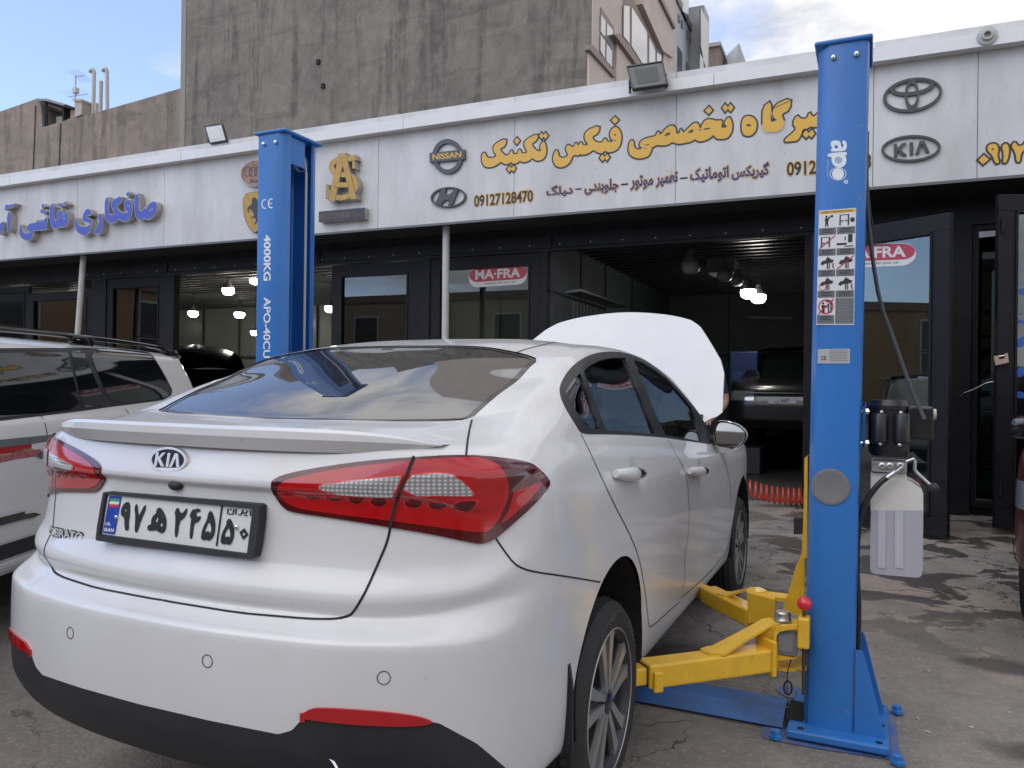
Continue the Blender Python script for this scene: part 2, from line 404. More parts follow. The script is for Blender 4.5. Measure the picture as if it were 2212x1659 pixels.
# ================================================================== WHITE SALOON CAR
car = thing('parked_car', 'white saloon car with red tail lamps and raised bonnet between the blue lift posts', 'car', (0, 1.3, 0))
PLAN = [(0, -1.035), (.25, -1.025), (.45, -.995), (.6, -.95), (.72, -.885), (.81, -.785), (.862, -.62), (.882, -.4), (.888, -.1), (.888, .3), (.888, .75), (.888, 1.15), (.888, 1.6), (.888, 2.05), (.885, 2.5), (.868, 2.95), (.78, 3.3), (.45, 3.55), (0, 3.62)]
WR = [1, 1, 1, 1, .85, .55, .25, .08] + [0]*11
WF = [0]*15 + [.1, .6, 1, 1]
def row(zr, zs, ir, is_, zf=None, ifr=.05):
    o = []
    for i, (x, y) in enumerate(PLAN):
        a = WR[i]; f = WF[i]; s_ = 1-a-f
        z = a*zr+s_*zs+f*(zf if zf else zs)
        ix = is_*(1-a)*(1-f); sh = max(ir, 0)*a
        k = 1-(.35*ir if i in (4, 5) else 0)
        o.append(((x-ix)*k, y+ir*a-ifr*f, z))
    return o
G = [row(.33, .25, .14, .14, .3), row(.40, .29, .045, .05, .33), row(.50, .40, .0, .028), row(.62, .55, -.004, .014), row(.735, .72, .0, .003),
     row(.762, .80, .055, .0, None, .04), row(.782, .84, .078, .0, None, .05), row(.818, .875, .066, .0, .84, .06), row(.89, .915, .098, .0, .86, .1), row(1.045, .965, .118, .0035, .88, .14), row(1.068, 1.0, .103, .016, .89, .2)]
# character line: rear handle z 1.03 -> front .91
for r, (dz0, dz1) in ((8, (.045, -.03)), (9, (.05, -.045)), (10, (.055, -.04)), (7, (.02, -.02))):
    for c in range(6, 17):
        y = G[r][c][1]; t = min(max((y+.5)/2.6, 0), 1); G[r][c] = (G[r][c][0], y, G[r][c][2]+dz0*(1-t)+dz1*t)
r11 = [(0, -.905, 1.13), (.25, -.897, 1.13), (.45, -.872, 1.128), (.61, -.832, 1.122), (.727, -.775, 1.112), (.808, -.688, 1.105), (.842, -.55, 1.105), (.852, -.37, 1.105), (.853, -.08, 1.10), (.848, .3, 1.085), (.848, .75, 1.06), (.848, 1.15, 1.03), (.85, 1.6, .99), (.853, 2.05, .955), (.84, 2.5, .93), (.80, 2.93, .90), (.69, 3.26, .88), (.42, 3.45, .87), (0, 3.5, .87)]
r12 = [(0, -.885, 1.172), (.25, -.878, 1.172), (.45, -.852, 1.17), (.61, -.808, 1.165), (.712, -.75, 1.155), (.775, -.662, 1.147), (.803, -.525, 1.152), (.812, -.335, 1.157), (.81, -.08, 1.158), (.798, .3, 1.148), (.802, .75, 1.118), (.81, 1.15, 1.082), (.82, 1.6, 1.042), (.83, 2.05, 1.0), (.80, 2.5, .965), (.76, 2.9, .93), (.66, 3.22, .90), (.4, 3.4, .89), (0, 3.45, .89)]
r13 = [(0, -.72, 1.2), (.24, -.71, 1.199), (.43, -.69, 1.198), (.59, -.655, 1.194), (.675, -.6, 1.19), (.733, -.53, 1.19), (.765, -.405, 1.197), (.782, -.255, 1.206), (.786, -.02, 1.21), (.775, .3, 1.2), (.775, .75, 1.185), (.785, 1.15, 1.155), (.795, 1.6, 1.11), (.812, 2.03, 1.035), (.765, 2.4, .995), (.70, 2.8, .965), (.6, 3.1, .93), (.35, 3.25, .93), (0, 3.3, .935)]
r14 = [(0, -.56, 1.216), (.23, -.547, 1.218), (.41, -.51, 1.221), (.585, -.455, 1.228), (.648, -.42, 1.235), (.698, -.36, 1.248), (.729, -.25, 1.258), (.747, -.12, 1.268), (.752, .05, 1.275), (.738, .34, 1.275), (.737, .75, 1.27), (.745, 1.15, 1.25), (.76, 1.58, 1.195), (.79, 2.0, 1.085), (.72, 2.3, 1.03), (.62, 2.55, 1.03), (.5, 2.75, 1.03), (.3, 2.85, 1.04), (0, 2.9, 1.05)]
r15 = [(0, -.22, 1.358), (.22, -.21, 1.357), (.40, -.19, 1.351), (.575, -.16, 1.338), (.622, -.12, 1.342), (.662, -.06, 1.35), (.69, .02, 1.352), (.705, .12, 1.357), (.705, .22, 1.36), (.692, .4, 1.363), (.69, .75, 1.365), (.695, 1.15, 1.355), (.712, 1.55, 1.305), (.757, 1.93, 1.175), (.66, 2.12, 1.12), (.56, 2.28, 1.08), (.42, 2.38, 1.08), (.25, 2.44, 1.085), (0, 2.5, 1.09)]
r16 = [(0, .115, 1.463), (.21, .11, 1.461), (.385, .09, 1.451), (.555, .055, 1.424), (.594, .06, 1.417), (.622, .11, 1.418), (.638, .18, 1.423), (.643, .28, 1.433), (.64, .38, 1.443), (.632, .5, 1.453), (.622, .78, 1.468), (.62, 1.12, 1.466), (.64, 1.45, 1.418), (.69, 1.72, 1.32), (.62, 1.88, 1.28), (.52, 1.95, 1.28), (.4, 1.98, 1.29), (.22, 2.0, 1.3), (0, 2.02, 1.305)]
r17 = [(0, .5, 1.512), (.19, .5, 1.51), (.33, .5, 1.506), (.44, .5, 1.497), (.5, .5, 1.49), (.54, .52, 1.484), (.556, .56, 1.484), (.562, .62, 1.486), (.562, .68, 1.488), (.56, .74, 1.491), (.556, .9, 1.493), (.553, 1.12, 1.488), (.56, 1.35, 1.462), (.57, 1.5, 1.432), (.5, 1.56, 1.435), (.42, 1.58, 1.445), (.3, 1.6, 1.453), (.16, 1.6, 1.458), (0, 1.6, 1.46)]
r18 = [(0, .80+.02*i, 1.522) for i in range(19)]
G += [r11, r12, r13, r14, r15, r16, r17, r18]
def lerp_row(a, b, t, bulge=0.):
    return [tuple(x+(y-x)*t+(bulge if i == 2 else 0) for i, (x, y) in enumerate(zip(p, q))) for p, q in zip(a, b)]
k14 = G.index(r14); G[k14+1:k14+1] = [lerp_row(r14, r15, .09, .0015), lerp_row(r14, r15, .5, .0055)]
k15 = G.index(r15); G[k15+1:k15+1] = [lerp_row(r15, r16, .5, .005), lerp_row(r15, r16, .93, .0012)]
H = loft(G, 12, 6)
for hy, hz in ((.265, 1.013), (1.335, .925)):     # finger recesses behind the door handles
    m_ = (H[:, :, 0] > .7); H[:, :, 0] -= np.where(m_, .017*np.exp(-((H[:, :, 1]-hy-.01)/.040)**2-((H[:, :, 2]-hz)/.036)**2), 0)
H[:, 0, 0] = 0; H[:, -1, 0] = 0; H[-1, :, 0] = 0
full = grid_bm(H)
# orient normals outward
bmesh.ops.recalc_face_normals(full, faces=full.faces)
tf = max(full.faces, key=lambda f: f.calc_center_median().x)
if tf.normal.x < 0: bmesh.ops.reverse_faces(full, faces=full.faces)
full.normal_update()
BV = BVHTree.FromBMesh(full)
_v = [v.co.copy() for v in full.verts]; full.verts.index_update(); _fc = [[v.index for v in f.verts] for f in full.faces]
BV2 = BVHTree.FromPolygons(_v+[Vector((-v.x, v.y, v.z)) for v in _v], _fc+[[i+len(_v) for i in f][::-1] for f in _fc])
rear_side = lambda X: (X[:, 1] < 1.9) & (X[:, 2] > .2)
PB = lambda X: X[:, 1] < 1.0
# --- outlines
lamp_out = [Z6(*p) for p in chaikin([(190, 400), (212, 365), (300, 330), (550, 285), (800, 250), (1060, 232), (1300, 222), (1500, 228), (1740, 258), (1810, 285), (1895, 370), (1895, 412), (1800, 520), (1690, 622), (1560, 735), (1500, 760), (1440, 757), (1200, 705), (940, 660), (600, 605), (350, 570), (280, 550), (228, 480)], 1)]
lamp_mid = [Z6(*p) for p in chaikin([(232, 412), (290, 368), (550, 315), (850, 272), (1050, 252), (1300, 238), (1480, 240), (1590, 285), (1640, 370), (1642, 470), (1600, 580), (1540, 675), (1480, 692), (1300, 670), (940, 620), (600, 578), (380, 548), (290, 510), (245, 455)], 2)]
lamp_side = [Z6(*p) for p in [(1670, 440), (1840, 385), (1830, 420), (1760, 500), (1650, 600), (1590, 640), (1640, 560)]]
clear_a = [Z6(*p) for p in chaikin([(493, 405), (540, 396), (985, 345), (1000, 350), (948, 455), (900, 458), (700, 450), (505, 428)], 1)]
clear_b = [Z6(*p) for p in chaikin([(1048, 342), (1100, 335), (1250, 330), (1330, 348), (1432, 440), (1425, 458), (1380, 462), (990, 455)], 1)]
pods = [[Z6(*p) for p in chaikin(q, 1)] for q in ([(385, 440), (520, 458), (515, 478), (470, 490), (430, 485)], [(530, 458), (655, 462), (640, 490), (600, 503), (545, 492)], [(662, 465), (785, 470), (770, 500), (730, 520), (675, 505)], [(795, 470), (925, 478), (905, 520), (870, 538), (805, 520)], [(1005, 480), (1140, 490), (1120, 530), (1080, 548), (1010, 530)], [(1148, 490), (1285, 490), (1275, 535), (1230, 555), (1150, 540)], [(1298, 495), (1470, 480), (1440, 530), (1380, 562), (1305, 545)])]
dlo = [Z7(*p) for p in chaikin([(470, 885), (440, 830), (380, 735), (330, 640), (314, 580), (313, 530), (330, 480), (380, 400), (440, 340), (520, 290), (600, 262), (690, 250), (780, 253), (840, 264), (900, 282), (1000, 328), (1100, 398), (1200, 488), (1300, 598), (1400, 720), (1480, 820), (1535, 900), (1530, 985), (1400, 967), (1250, 944), (1160, 930), (1000, 917), (800, 906), (640, 902), (520, 903)], 1)]
gq = [Z7(*p) for p in chaikin([(355, 565), (370, 540), (400, 500), (465, 425), (480, 430), (560, 650), (640, 868), (560, 855), (525, 838), (480, 780), (420, 690)], 1)]
gr = [Z7(*p) for p in [(500, 402), (560, 355), (640, 315), (740, 298), (825, 302), (900, 480), (985, 700), (1062, 902), (860, 885), (675, 872), (590, 640)]]
gf = [Z7(*p) for p in [(895, 315), (960, 335), (1060, 395), (1160, 470), (1260, 580), (1350, 690), (1395, 820), (1435, 960), (1300, 935), (1150, 912), (1050, 700), (950, 450)]]
rglass = [(-.1, -.60)]+[(.23, -.572), (.41, -.545), (.53, -.515), (.585, -.485), (.602, -.44), (.605, -.2), (.600, .0), (.585, .035), (.52, .062), (.385, .1), (.21, .122), (-.1, .128)]
rg_ok = lambda X: (X[:, 2] > 1.19)
side_ok = lambda X: (X[:, 0] > .5) & (X[:, 2] > .94)
lamp_ok = lambda X: (X[:, 1] < 0.2) & (X[:, 0] > .2)
low_poly = [D(*p) for p in [(100, 1500), (300, 1521), (450, 1556), (600, 1586), (630, 1578), (650, 1556), (675, 1536), (710, 1529), (850, 1541), (950, 1563), (1030, 1606), (1092, 1658), (1105, 1700), (1120, 2100), (-200, 2100), (-200, 1500)]]
low_ok = lambda X: (X[:, 1] < -.35) & (X[:, 2] < .66)
refl = [zz(700, 1750, 700)(*p) for p in chaikin([(150, 135), (230, 65), (320, 55), (600, 70), (900, 95), (1100, 125), (1225, 168), (1150, 192), (950, 204), (600, 190), (300, 158)], 1)]
def arch(cy, cz, r, zoff=0):
    def g(X):
        d = r-np.hypot(X[:, 1]-cy, np.maximum(X[:, 2]-cz, 0)*.97+np.minimum(X[:, 2]-cz, 0)*.25)
        return np.where((X[:, 0] > .6) & (X[:, 2] < .85), d, -1)
    return g
ARCHES = [arch(.02, .41, .352), arch(2.72, .40, .352)]
G_dlo = gpx(dlo, side_ok); G_rg = gxy(rglass, (0, 1), rg_ok)
G_low = gpx(low_poly, low_ok)
def fwd_glass(X):   # windscreen
    y = X[:, 1]; z = X[:, 2]; x = X[:, 0]
    return np.where((z > 1.08) & (y > 1.5), np.minimum.reduce([(y-1.63), (z-1.10), (.52-x)]), -1)
body = full.copy()
for g in ARCHES+[G_dlo, G_rg, G_low, fwd_glass]: clip(body, g, False)
bm_obj('body', body, WHITE, car)
liner = body.copy(); clip(liner, lambda X: X[:, 2]-.9, True)
bm_obj('cabin_lining', liner, INTD, car, off=-.022); liner.free()
def patch(name, g, m, off, rim, parent=car, both=True, src=full, extra=(), label=None, mirror=True, arches=()):
    b = src.copy(); clip(b, g, True)
    for e in extra: clip(b, e, False)
    for a in arches: clip(b, a, False)
    r = bm_obj(name, b, m, parent, off=off, rim=rim, both=both, label=label, mirror=mirror); b.free(); return r
patch('bumper_lower', G_low, BLKP, 0, 0, both=False, arches=ARCHES[:1])
REDD = mat('lamp_dark_red', (.075, .002, .005), .14, 0, .5, .02)
REDB = mat('lamp_red', (.42, .004, .008), .12, 0, .6, .02, noise=(60, .25, (.38, .004, .008)))
REDG = mat('lamp_glow_red', (.75, .02, .02), .15, 0, 1., .02)
CLR = mat('lamp_clear', (.6, .6, .61), .2, .5, 1., .02)
def ribbed(m):
    t = m.node_tree; l = t.links.new; g = N(t, 'ShaderNodeNewGeometry')
    wa = N(t, 'ShaderNodeTexWave', bands_direction='X', i={'Scale': 28., 'Distortion': .6}); wb = N(t, 'ShaderNodeTexWave', bands_direction='Z', i={'Scale': 34., 'Distortion': .4})
    mu = N(t, 'ShaderNodeMath', operation='MULTIPLY'); ad2 = N(t, 'ShaderNodeMath', operation='ADD', i={1: .25}); mc = N(t, 'ShaderNodeMixRGB', i={'Color1': (.16, .16, .17, 1), 'Color2': (.85, .85, .86, 1)})
    l(g.outputs['Position'], wa.inputs['Vector']); l(g.outputs['Position'], wb.inputs['Vector']); l(wa.outputs['Fac'], mu.inputs[0]); l(wb.outputs['Fac'], mu.inputs[1])
    l(mu.outputs[0], ad2.inputs[0]); l(ad2.outputs[0], mc.inputs['Fac']); l(mc.outputs[0], t.nodes['Principled BSDF'].inputs['Base Color'])
ribbed(CLR)
# lamps : thing part > sub-parts
for s_i, lens in enumerate(patch('tail_lamp', gpx(lamp_out, lamp_ok), REDD, .006, .02)):
    pass
lamps = [o for o in car.children if o.name.startswith('tail_lamp')]
lfull = full.copy(); clip(lfull, gpx(offset_poly(lamp_out, 3), lamp_ok), True)
bmesh.ops.subdivide_edges(lfull, edges=lfull.edges, cuts=2, use_grid_fill=True); lfull.normal_update()
for nm, poly, mm, of in [('lamp_band', lamp_mid, REDB, .0075), ('lamp_side', lamp_side, REDB, .0075)]+[('lamp_pod', q, REDG, .0086) for q in pods]:
    a = patch(nm, gpx(poly, lamp_ok), mm, of, .001, src=lfull)
    for o, l in zip(a, lamps): o.parent = l
for q in pods:
    c = np.mean(q, axis=0); q2 = [tuple(c+(np.array(p)-c)*.86) for p in q]
    a = patch('lamp_pod', gpx(q2, lamp_ok), REDD, .0094, .0005, src=lfull)
    for o, l in zip(a, lamps): o.parent = l
for poly in (clear_a, clear_b):
    c = np.mean(poly, axis=0); q2 = [tuple(p) for p in offset_poly(poly, 1.1)]
    for a in (patch('lamp_surround', gpx(q2, lamp_ok), REDG, .0086, .0005, src=lfull), patch('reversing_light', gpx(poly, lamp_ok), CLR, .0100, .0005, src=lfull)):
        for o, l in zip(a, lamps): o.parent = l
patch('reflector', gpx(refl, low_ok), REDB, .006, .01)
# glazing
GL_S = glass('side_glass', (.30, .34, .33)); GL_R = glass('rear_glass', (.13, .14, .14), dust=.05, ior=3.3)
fr = patch('window_frame', G_dlo, mat('frame_satin', (.012, .012, .013), .45), .0015, .012, extra=[gpx(gq, side_ok), gpx(gr, side_ok), gpx(gf, side_ok)])
# trim the frame inner edge by leaving holes ; then panes
for nm, q in (('quarter_window', gq), ('side_window', gr), ('side_window', gf)):
    patch(nm, gpx(offset_poly(q, .6), side_ok), GL_S, -.006, 0)
patch('rear_window', G_rg, GL_R, -.004, 0, both=False)
def rgb_band(X):
    v = gxy(offset_poly(rglass, -.022), (0, 1), rg_ok)(X); return np.minimum(G_rg(X), -v)
patch('rear_window_seal', rgb_band, BLKG, -.0025, 0, both=False)
def hm(X): return np.minimum(fwd_glass(X)+.0, 1)
patch('windscreen', hm, glass('front_glass', (.6, .66, .63)), -.004, 0, both=False)
# shut lines
gm = MB()
L1 = [Z6(*p) for p in [(925, 655), (912, 720), (895, 775), (850, 880), (780, 1040), (735, 1120), (700, 1175), (675, 1200), (620, 1218), (540, 1225), (400, 1221), (200, 1204), (0, 1187)]]+[Z5(*p) for p in [(1000, 1412), (900, 1396), (700, 1352), (600, 1330)]]
ribbon(gm, lay_line(BV, chaikin(L1, 1, False), 2), .006, xmin=-.005)
ribbon(gm, lay_line(BV, [Z6(1425, 0), Z6(1410, 60), Z6(1398, 130), Z6(1388, 225)], 2), .005)
ribbon(gm, lay_line(BV, [Z6(1071, 232), Z6(1020, 360), Z6(975, 460), Z6(925, 660)], 2), .007, off=.0118)
for pl, wd in (([Z6(1570, 725), Z6(1620, 800), Z6(1680, 880), Z6(1740, 915), Z6(1820, 935), Z6(2000, 960), Z6(2190, 992), Z6(2212, 996)], .0045),
           ([Z7(480, 900), Z7(560, 1060), Z7(640, 1240), Z7(740, 1450), Z7(848, 1655), Z2(850, 80), Z2(880, 200), Z2(905, 350), Z2(925, 500), Z2(935, 620), Z2(950, 640), Z2(1160, 448)], .0045),
           ([Z7(1165, 938), Z7(1230, 1060), Z7(1300, 1180), Z7(1325, 1300), Z7(1333, 1450), ZW(95, 450), ZW(95, 550), ZW(88, 750), ZW(62, 900), ZW(45, 1050), ZW(52, 1200), ZW(20, 1400)], .0045),
           ([Z7(1560, 1005), Z7(1620, 1120), Z7(1655, 1260), Z7(1670, 1450), ZW(528, 400), ZW(525, 600), ZW(510, 800), ZW(480, 950), ZW(430, 1010), ZW(300, 1180), ZW(10, 1430)], .0045),
           ([D(1117, 761), D(1140, 753), D(1170, 746), D(1205, 738), D(1232, 733)], .006)):
    ribbon(gm, lay_line(BV, chaikin(pl, 1, False), 2), wd)
gm.build('panel_gaps', GAPM, car, smooth=False)
# --- under body / wheel housings / floor
ub = MB(); ub.bbox((-.60, -.70, .30), (.60, 3.3, .42), .04); ub.box((-.60, -.45, .40), (.60, .45, .75)); ub.box((-.60, 2.25, .40), (.60, 3.2, .8))
ub.build('underbody', INTD, car)
def houses():
    for sx_ in (1, -1):
        for cy, cz in ((.02, .41), (2.72, .40)):
            V = []; F = []; n = 22
            for k in range(n+1):
                t = math.pi*(k/n)*1.16-.08*math.pi; rib = .012 if k % 2 else 0
                for x in (.872, .60):
                    V.append((sx_*x, cy+(.350-rib*(x < .8))*math.cos(t), cz+(.350-rib*(x < .8))*math.sin(t)/.97))
            for k in range(n): F.append((2*k, 2*k+1, 2*k+3, 2*k+2))
            m_ = MB(); m_.add(V, F); m_.add([(sx_*.60, cy+.36*math.cos(math.pi*2*k/24), cz+.37*math.sin(math.pi*2*k/24)) for k in range(24)], [tuple(range(24))])
            m_.build('wheel_housing', mat('liner_felt', (.012, .012, .013), .9), car)
houses()
# --- interior
it = MB(); it.box((-.72, -.35, .40), (.72, 2.3, .44)); it.bbox((-.66, -.52, 1.10), (.66, -.02, 1.16), .03)
it.build('cabin_floor', INTD, car)
def seat(name, x0, x1, y, m, zt=1.18, hr=((0.,),)):
    s_ = MB(); s_.bbox((x0, y, .55), (x1, y+.5, .72), .05)
    def tl(x, yy, z): return (x, yy-(z-.7)*.30, z)
    s_.bbox((x0, y-.06, .68), (x1, y+.08, zt), .05, tl)
    for h in hr: s_.bbox((h[0]-.13, y-.03, zt+.02), (h[0]+.13, y+.06, zt+.17), .04, tl)
    return s_.build(name, m, car, smooth=True)
seat('rear_bench', -.62, .62, .22, INTD, 1.12, ((-.38,), (.38,)))
seat('front_seat', -.60, -.12, 1.2, INTD, 1.17, ((-.36,),)); seat('front_seat', .12, .60, 1.2, INTD, 1.17, ((.36,),))
db = MB(); db.bbox((-.68, 1.85, .8), (.68, 2.2, 1.04), .06); db.build('dashboard', INTG, car)
sw = MB(); c0 = Vector((-.36, 1.72, 1.0)); sw.tube([c0+Vector((.18*math.cos(t), .06*math.sin(t), .17*math.sin(t))) for t in [i*math.pi/12 for i in range(25)]], .014, 8, False); sw.build('steering_wheel', INTD, car, smooth=True)
# --- wheels
GREYR = mat('rim_grey', (.035, .037, .042), .5, .2, .05); MACH = mat('rim_machined', (.36, .35, .34), .36, .5, .3, noise=(40, .3, (.28, .28, .28)))
def wheel(cx, cy, cz, sg, yaw=0.):
    root = Vector((cx, cy, cz)); Rm = Matrix.Rotation(yaw, 3, 'Z')
    def T(a, b, c): v = Rm @ Vector((sg*a, b, c)); return tuple(root+v)  # a = outward
    ax = Rm @ Vector((sg, 0, 0))
    t_ = MB(); Rt, Ri, hw = .3165, .226, .103
    prof = [(-hw, Ri), (-hw-.004, Ri+.03), (-hw, Rt-.025), (-hw+.02, Rt-.004), (-hw+.045, Rt)]
    for g in (-.045, -.015, .015, .045): prof += [(g-.005, Rt), (g-.005, Rt-.008), (g+.005, Rt-.008), (g+.005, Rt)]
    prof += [(hw-.045, Rt), (hw-.02, Rt-.004), (hw, Rt-.025), (hw+.006, Ri+.05), (hw+.004, Ri+.045), (hw+.005, Ri+.03), (hw, Ri+.006), (hw-.008, Ri-.004)]
    t_.lathe(prof, root-ax*hw*1.0, ax, 72)
    # tread blocks
    for k in range(72):
        th = 2*math.pi*k/72
        for a0, a1 in ((-2*hw+.004, -2*hw+.05), (-.05, -.004)):
            c, s_ = math.cos(th), math.sin(th); c2, s2 = math.cos(th+.055), math.sin(th+.055)
            ro, ri = Rt+.007, Rt-.03
            e0 = ro-.0035 if a1 < -.1 or a0 > -.06 else ro
            V = [T(a, r*cc, r*ss) for a, r in ((a0, ri if a0 < -.1 else ro), (a1, ro if a0 < -.1 else ri+.008)) for cc, ss in ((c, s_), (c2, s2))]
            V += [T(a, (ri-.004)*cc, (ri-.004)*ss) for a in (a0, a1) for cc, ss in ((c, s_), (c2, s2))]
            t_.add(V, [(0, 1, 3, 2), (0, 4, 5, 1), (2, 3, 7, 6), (0, 2, 6, 4), (1, 5, 7, 3)])
    rt = mk('wheel', t_.V, t_.F, RUB, car); rt.name = 'wheel'
    for p in rt.data.polygons: p.use_smooth = True
    rt.data.set_sharp_from_angle(angle=R_(30))
    r_ = MB(); r_.lathe([(-.17, .19), (-.16, .215), (-.03, .205), (-.012, .212), (-.004, .2235), (.002, .226), (.0, .231), (-.006, .228)], root, ax, 64); r_.build('rim', GREYR, rt, smooth=True); r_ = MB(); r_.lathe([(.0005, .2245), (.0035, .2265), (.001, .2305), (-.001, .2305)], root, ax, 64); r_.build('rim_lip', MACH, rt, smooth=True)
    d_ = MB(); d_.lathe([(-.040, .001), (-.040, .205), (-.055, .212)], root, ax, 48); d_.lathe([(-.045, .05), (-.03, .075), (-.05, .09)], root, ax, 32); d_.build('brake_disc', mat('brake_dark', (.012, .012, .013), .7), rt)
    def mp(a, b, d): return T(d, a, b)
    # dark shoulders behind machined faces
    s1 = MB(); s2 = MB()
    for k in range(5):
        th = math.pi/2+.06+2*math.pi*k/5
        def rot(P, q=th): return [(p[0]*math.cos(q)-p[1]*math.sin(q), p[0]*math.sin(q)+p[1]*math.cos(q)) for p in P]
        s1.prism([rot(chaikin([(.02, -.05), (.10, -.040), (.17, -.072), (.222, -.10), (.226, 0), (.222, .10), (.17, .072), (.10, .040), (.02, .05)], 1))], mp, -.05, -.022)
        for sg2 in (1, -1):
            P = [(.035, .003), (.06, .006), (.125, .013), (.18, .022), (.215, .026), (.2245, .010), (.2245, .088), (.212, .078), (.19, .062), (.14, .047), (.085, .035), (.035, .025)]
            s2.prism([rot([(p[0], p[1]*sg2) for p in P])], mp, -.030, -.008+.0005*sg2)
    s1.build('spokes', GREYR, rt); s2.build('spokes', MACH, rt)
    h_ = MB(); h_.lathe([(-.02, .040), (-.006, .036), (-.003, .028), (-.003, .001)], root, ax, 32); h_.build('hub_cap', BLKG, rt, smooth=True)
    for k in range(5):
        n_ = MB(); th = math.pi/2+.06+math.pi/5+2*math.pi*k/5; c_ = T(-.04, .058*math.cos(th), .058*math.sin(th)); n_.lathe([(0, .011), (.022, .010), (.024, .001)], c_, ax, 10); n_.build('wheel_bolt', CHROME, rt)
    if sg > 0:
        q = MB(); text_quad(q, 'KIA', [(-.02, .01), (.02, .01), (.02, -.01), (-.02, -.01)], lambda a, b, d: T(d, a, b), -.0015); q.build('cap_lettering', STEEL, rt)
        for wd, a0 in (('KUMHO', 2.05), ('RADIAL', .9)):
            V, F = text_geo(wd, .01); 
            W_ = max(v[0] for v in V)
            P = []
            for x, y in V:
                a = a0+(x/W_)*-.55; r = .262+y*.026; P.append(T(.0065, r*math.cos(a), r*math.sin(a)))
            q = MB(); q.add(P, F); q.build('sidewall_lettering', mat('tyre_print', (.10, .10, .10), .7), rt)
wheel(.872, 0, .3165, 1); wheel(-.872, 0, .3165, -1); wheel(.872, 2.7, .3165, 1, R_(0)); wheel(-.872, 2.7, .3165, -1)
# --- mud flap behind the rear wheel
mf = MB(); mf.prism([[(.70, .30), (.87, .30), (.878, .50), (.872, .56), (.70, .5)]], lambda a, b, d: (a, d-(b-.3)*.15, b), -.335, -.350, back=True); mf.build('mud_flap', BLKP, car)
mf = MB(); mf.prism([[(-.70, .30), (-.87, .30), (-.878, .50), (-.872, .56), (-.70, .5)]], lambda a, b, d: (a, d-(b-.3)*.15, b), -.335, -.350, back=True); mf.build('mud_flap', BLKP, car)
# --- spoiler
sp = MB(); V = []; F = []; n = 40; prof_n = 7
for i in range(n+1):
    u = -1+2*i/n; x = u*.68; t = 1-abs(u)**7; e = max(.05, t)
    yb = -.893+.125*abs(u)**2.6+.02*abs(u)**14; zb = 1.172-.002*u*u
    pr = [(.085, .012), (.045, .022), (.0, .032), (-.022, .036), (-.036, .028), (-.038, .010), (-.020, -.022)]
    for a, b in pr: V.append((x, yb+a*(.3+.7*e), zb+(b*e)+.002))
for i in range(n):
    for k in range(prof_n-1): F.append((i*prof_n+k, i*prof_n+k+1, (i+1)*prof_n+k+1, (i+1)*prof_n+k))
sp.add(V, F); sp.build('spoiler', WHITE, car, smooth=True)
# --- number plate
_t = .16
def PL(a, b, d): return (a, -.932+b*math.tan(_t)-d, .960+b)
_pn = np.array([0, -1., math.tan(_t)]); _pp = np.array(PL(0, 0, 0))
def onplate(p): d = ray(*p); X = CAM+d*(((_pp-CAM)@_pn)/(d@_pn)); return (X[0], X[2]-.960)
ZP = zz(240, 1210, 440)
def pq(P, it=1): return [onplate(ZP(*p)) for p in (chaikin(P, it) if it else P)]
fo = pq([(150, 88), (2050, 238), (2110, 285), (2030, 905), (1965, 940), (60, 712), (38, 670), (130, 115)], 1)
fi = [(-.257, -.053), (.257, -.053), (.257, .053), (-.257, .053)]
npf = MB(); npf.prism([fo, fi], PL, -.014, .012); pf = npf.build('plate_frame', BLKP, car)
q = MB(); q.box((-.259, 0, -.055), (.259, 1, .055), lambda x, y, z: PL(x, z, -.006+y*.010)); q.build('number_plate', PLW, pf)
q = MB(); q.prism([pq([(193, 145), (343, 155), (258, 632), (110, 610)], 0)], PL, .005, .0056); q.build('country_band', mat('band_blue', (.01, .05, .36), .4), pf)
for i, (y0, cl) in enumerate(((178, (.05, .32, .15)), (213, (.7, .7, .68)), (248, (.6, .03, .03)))):
    q = MB(); x_ = -(y0-178)*.16; q.prism([pq([(205+x_, y0), (322+x_, y0+6), (316+x_, y0+42), (199+x_, y0+36)], 0)], PL, .0056, .0062); q.build('flag_stripe', mat('flag%d' % i, cl, .4), pf)
q = MB()
text_quad(q, 'I.R.', pq([(150, 475), (215, 480), (208, 520), (143, 515)], 0), PL, .0062, .02); text_quad(q, 'IRAN', pq([(133, 545), (250, 552), (246, 598), (128, 590)], 0), PL, .0062, .02)
q.build('band_lettering', LET_W, pf)
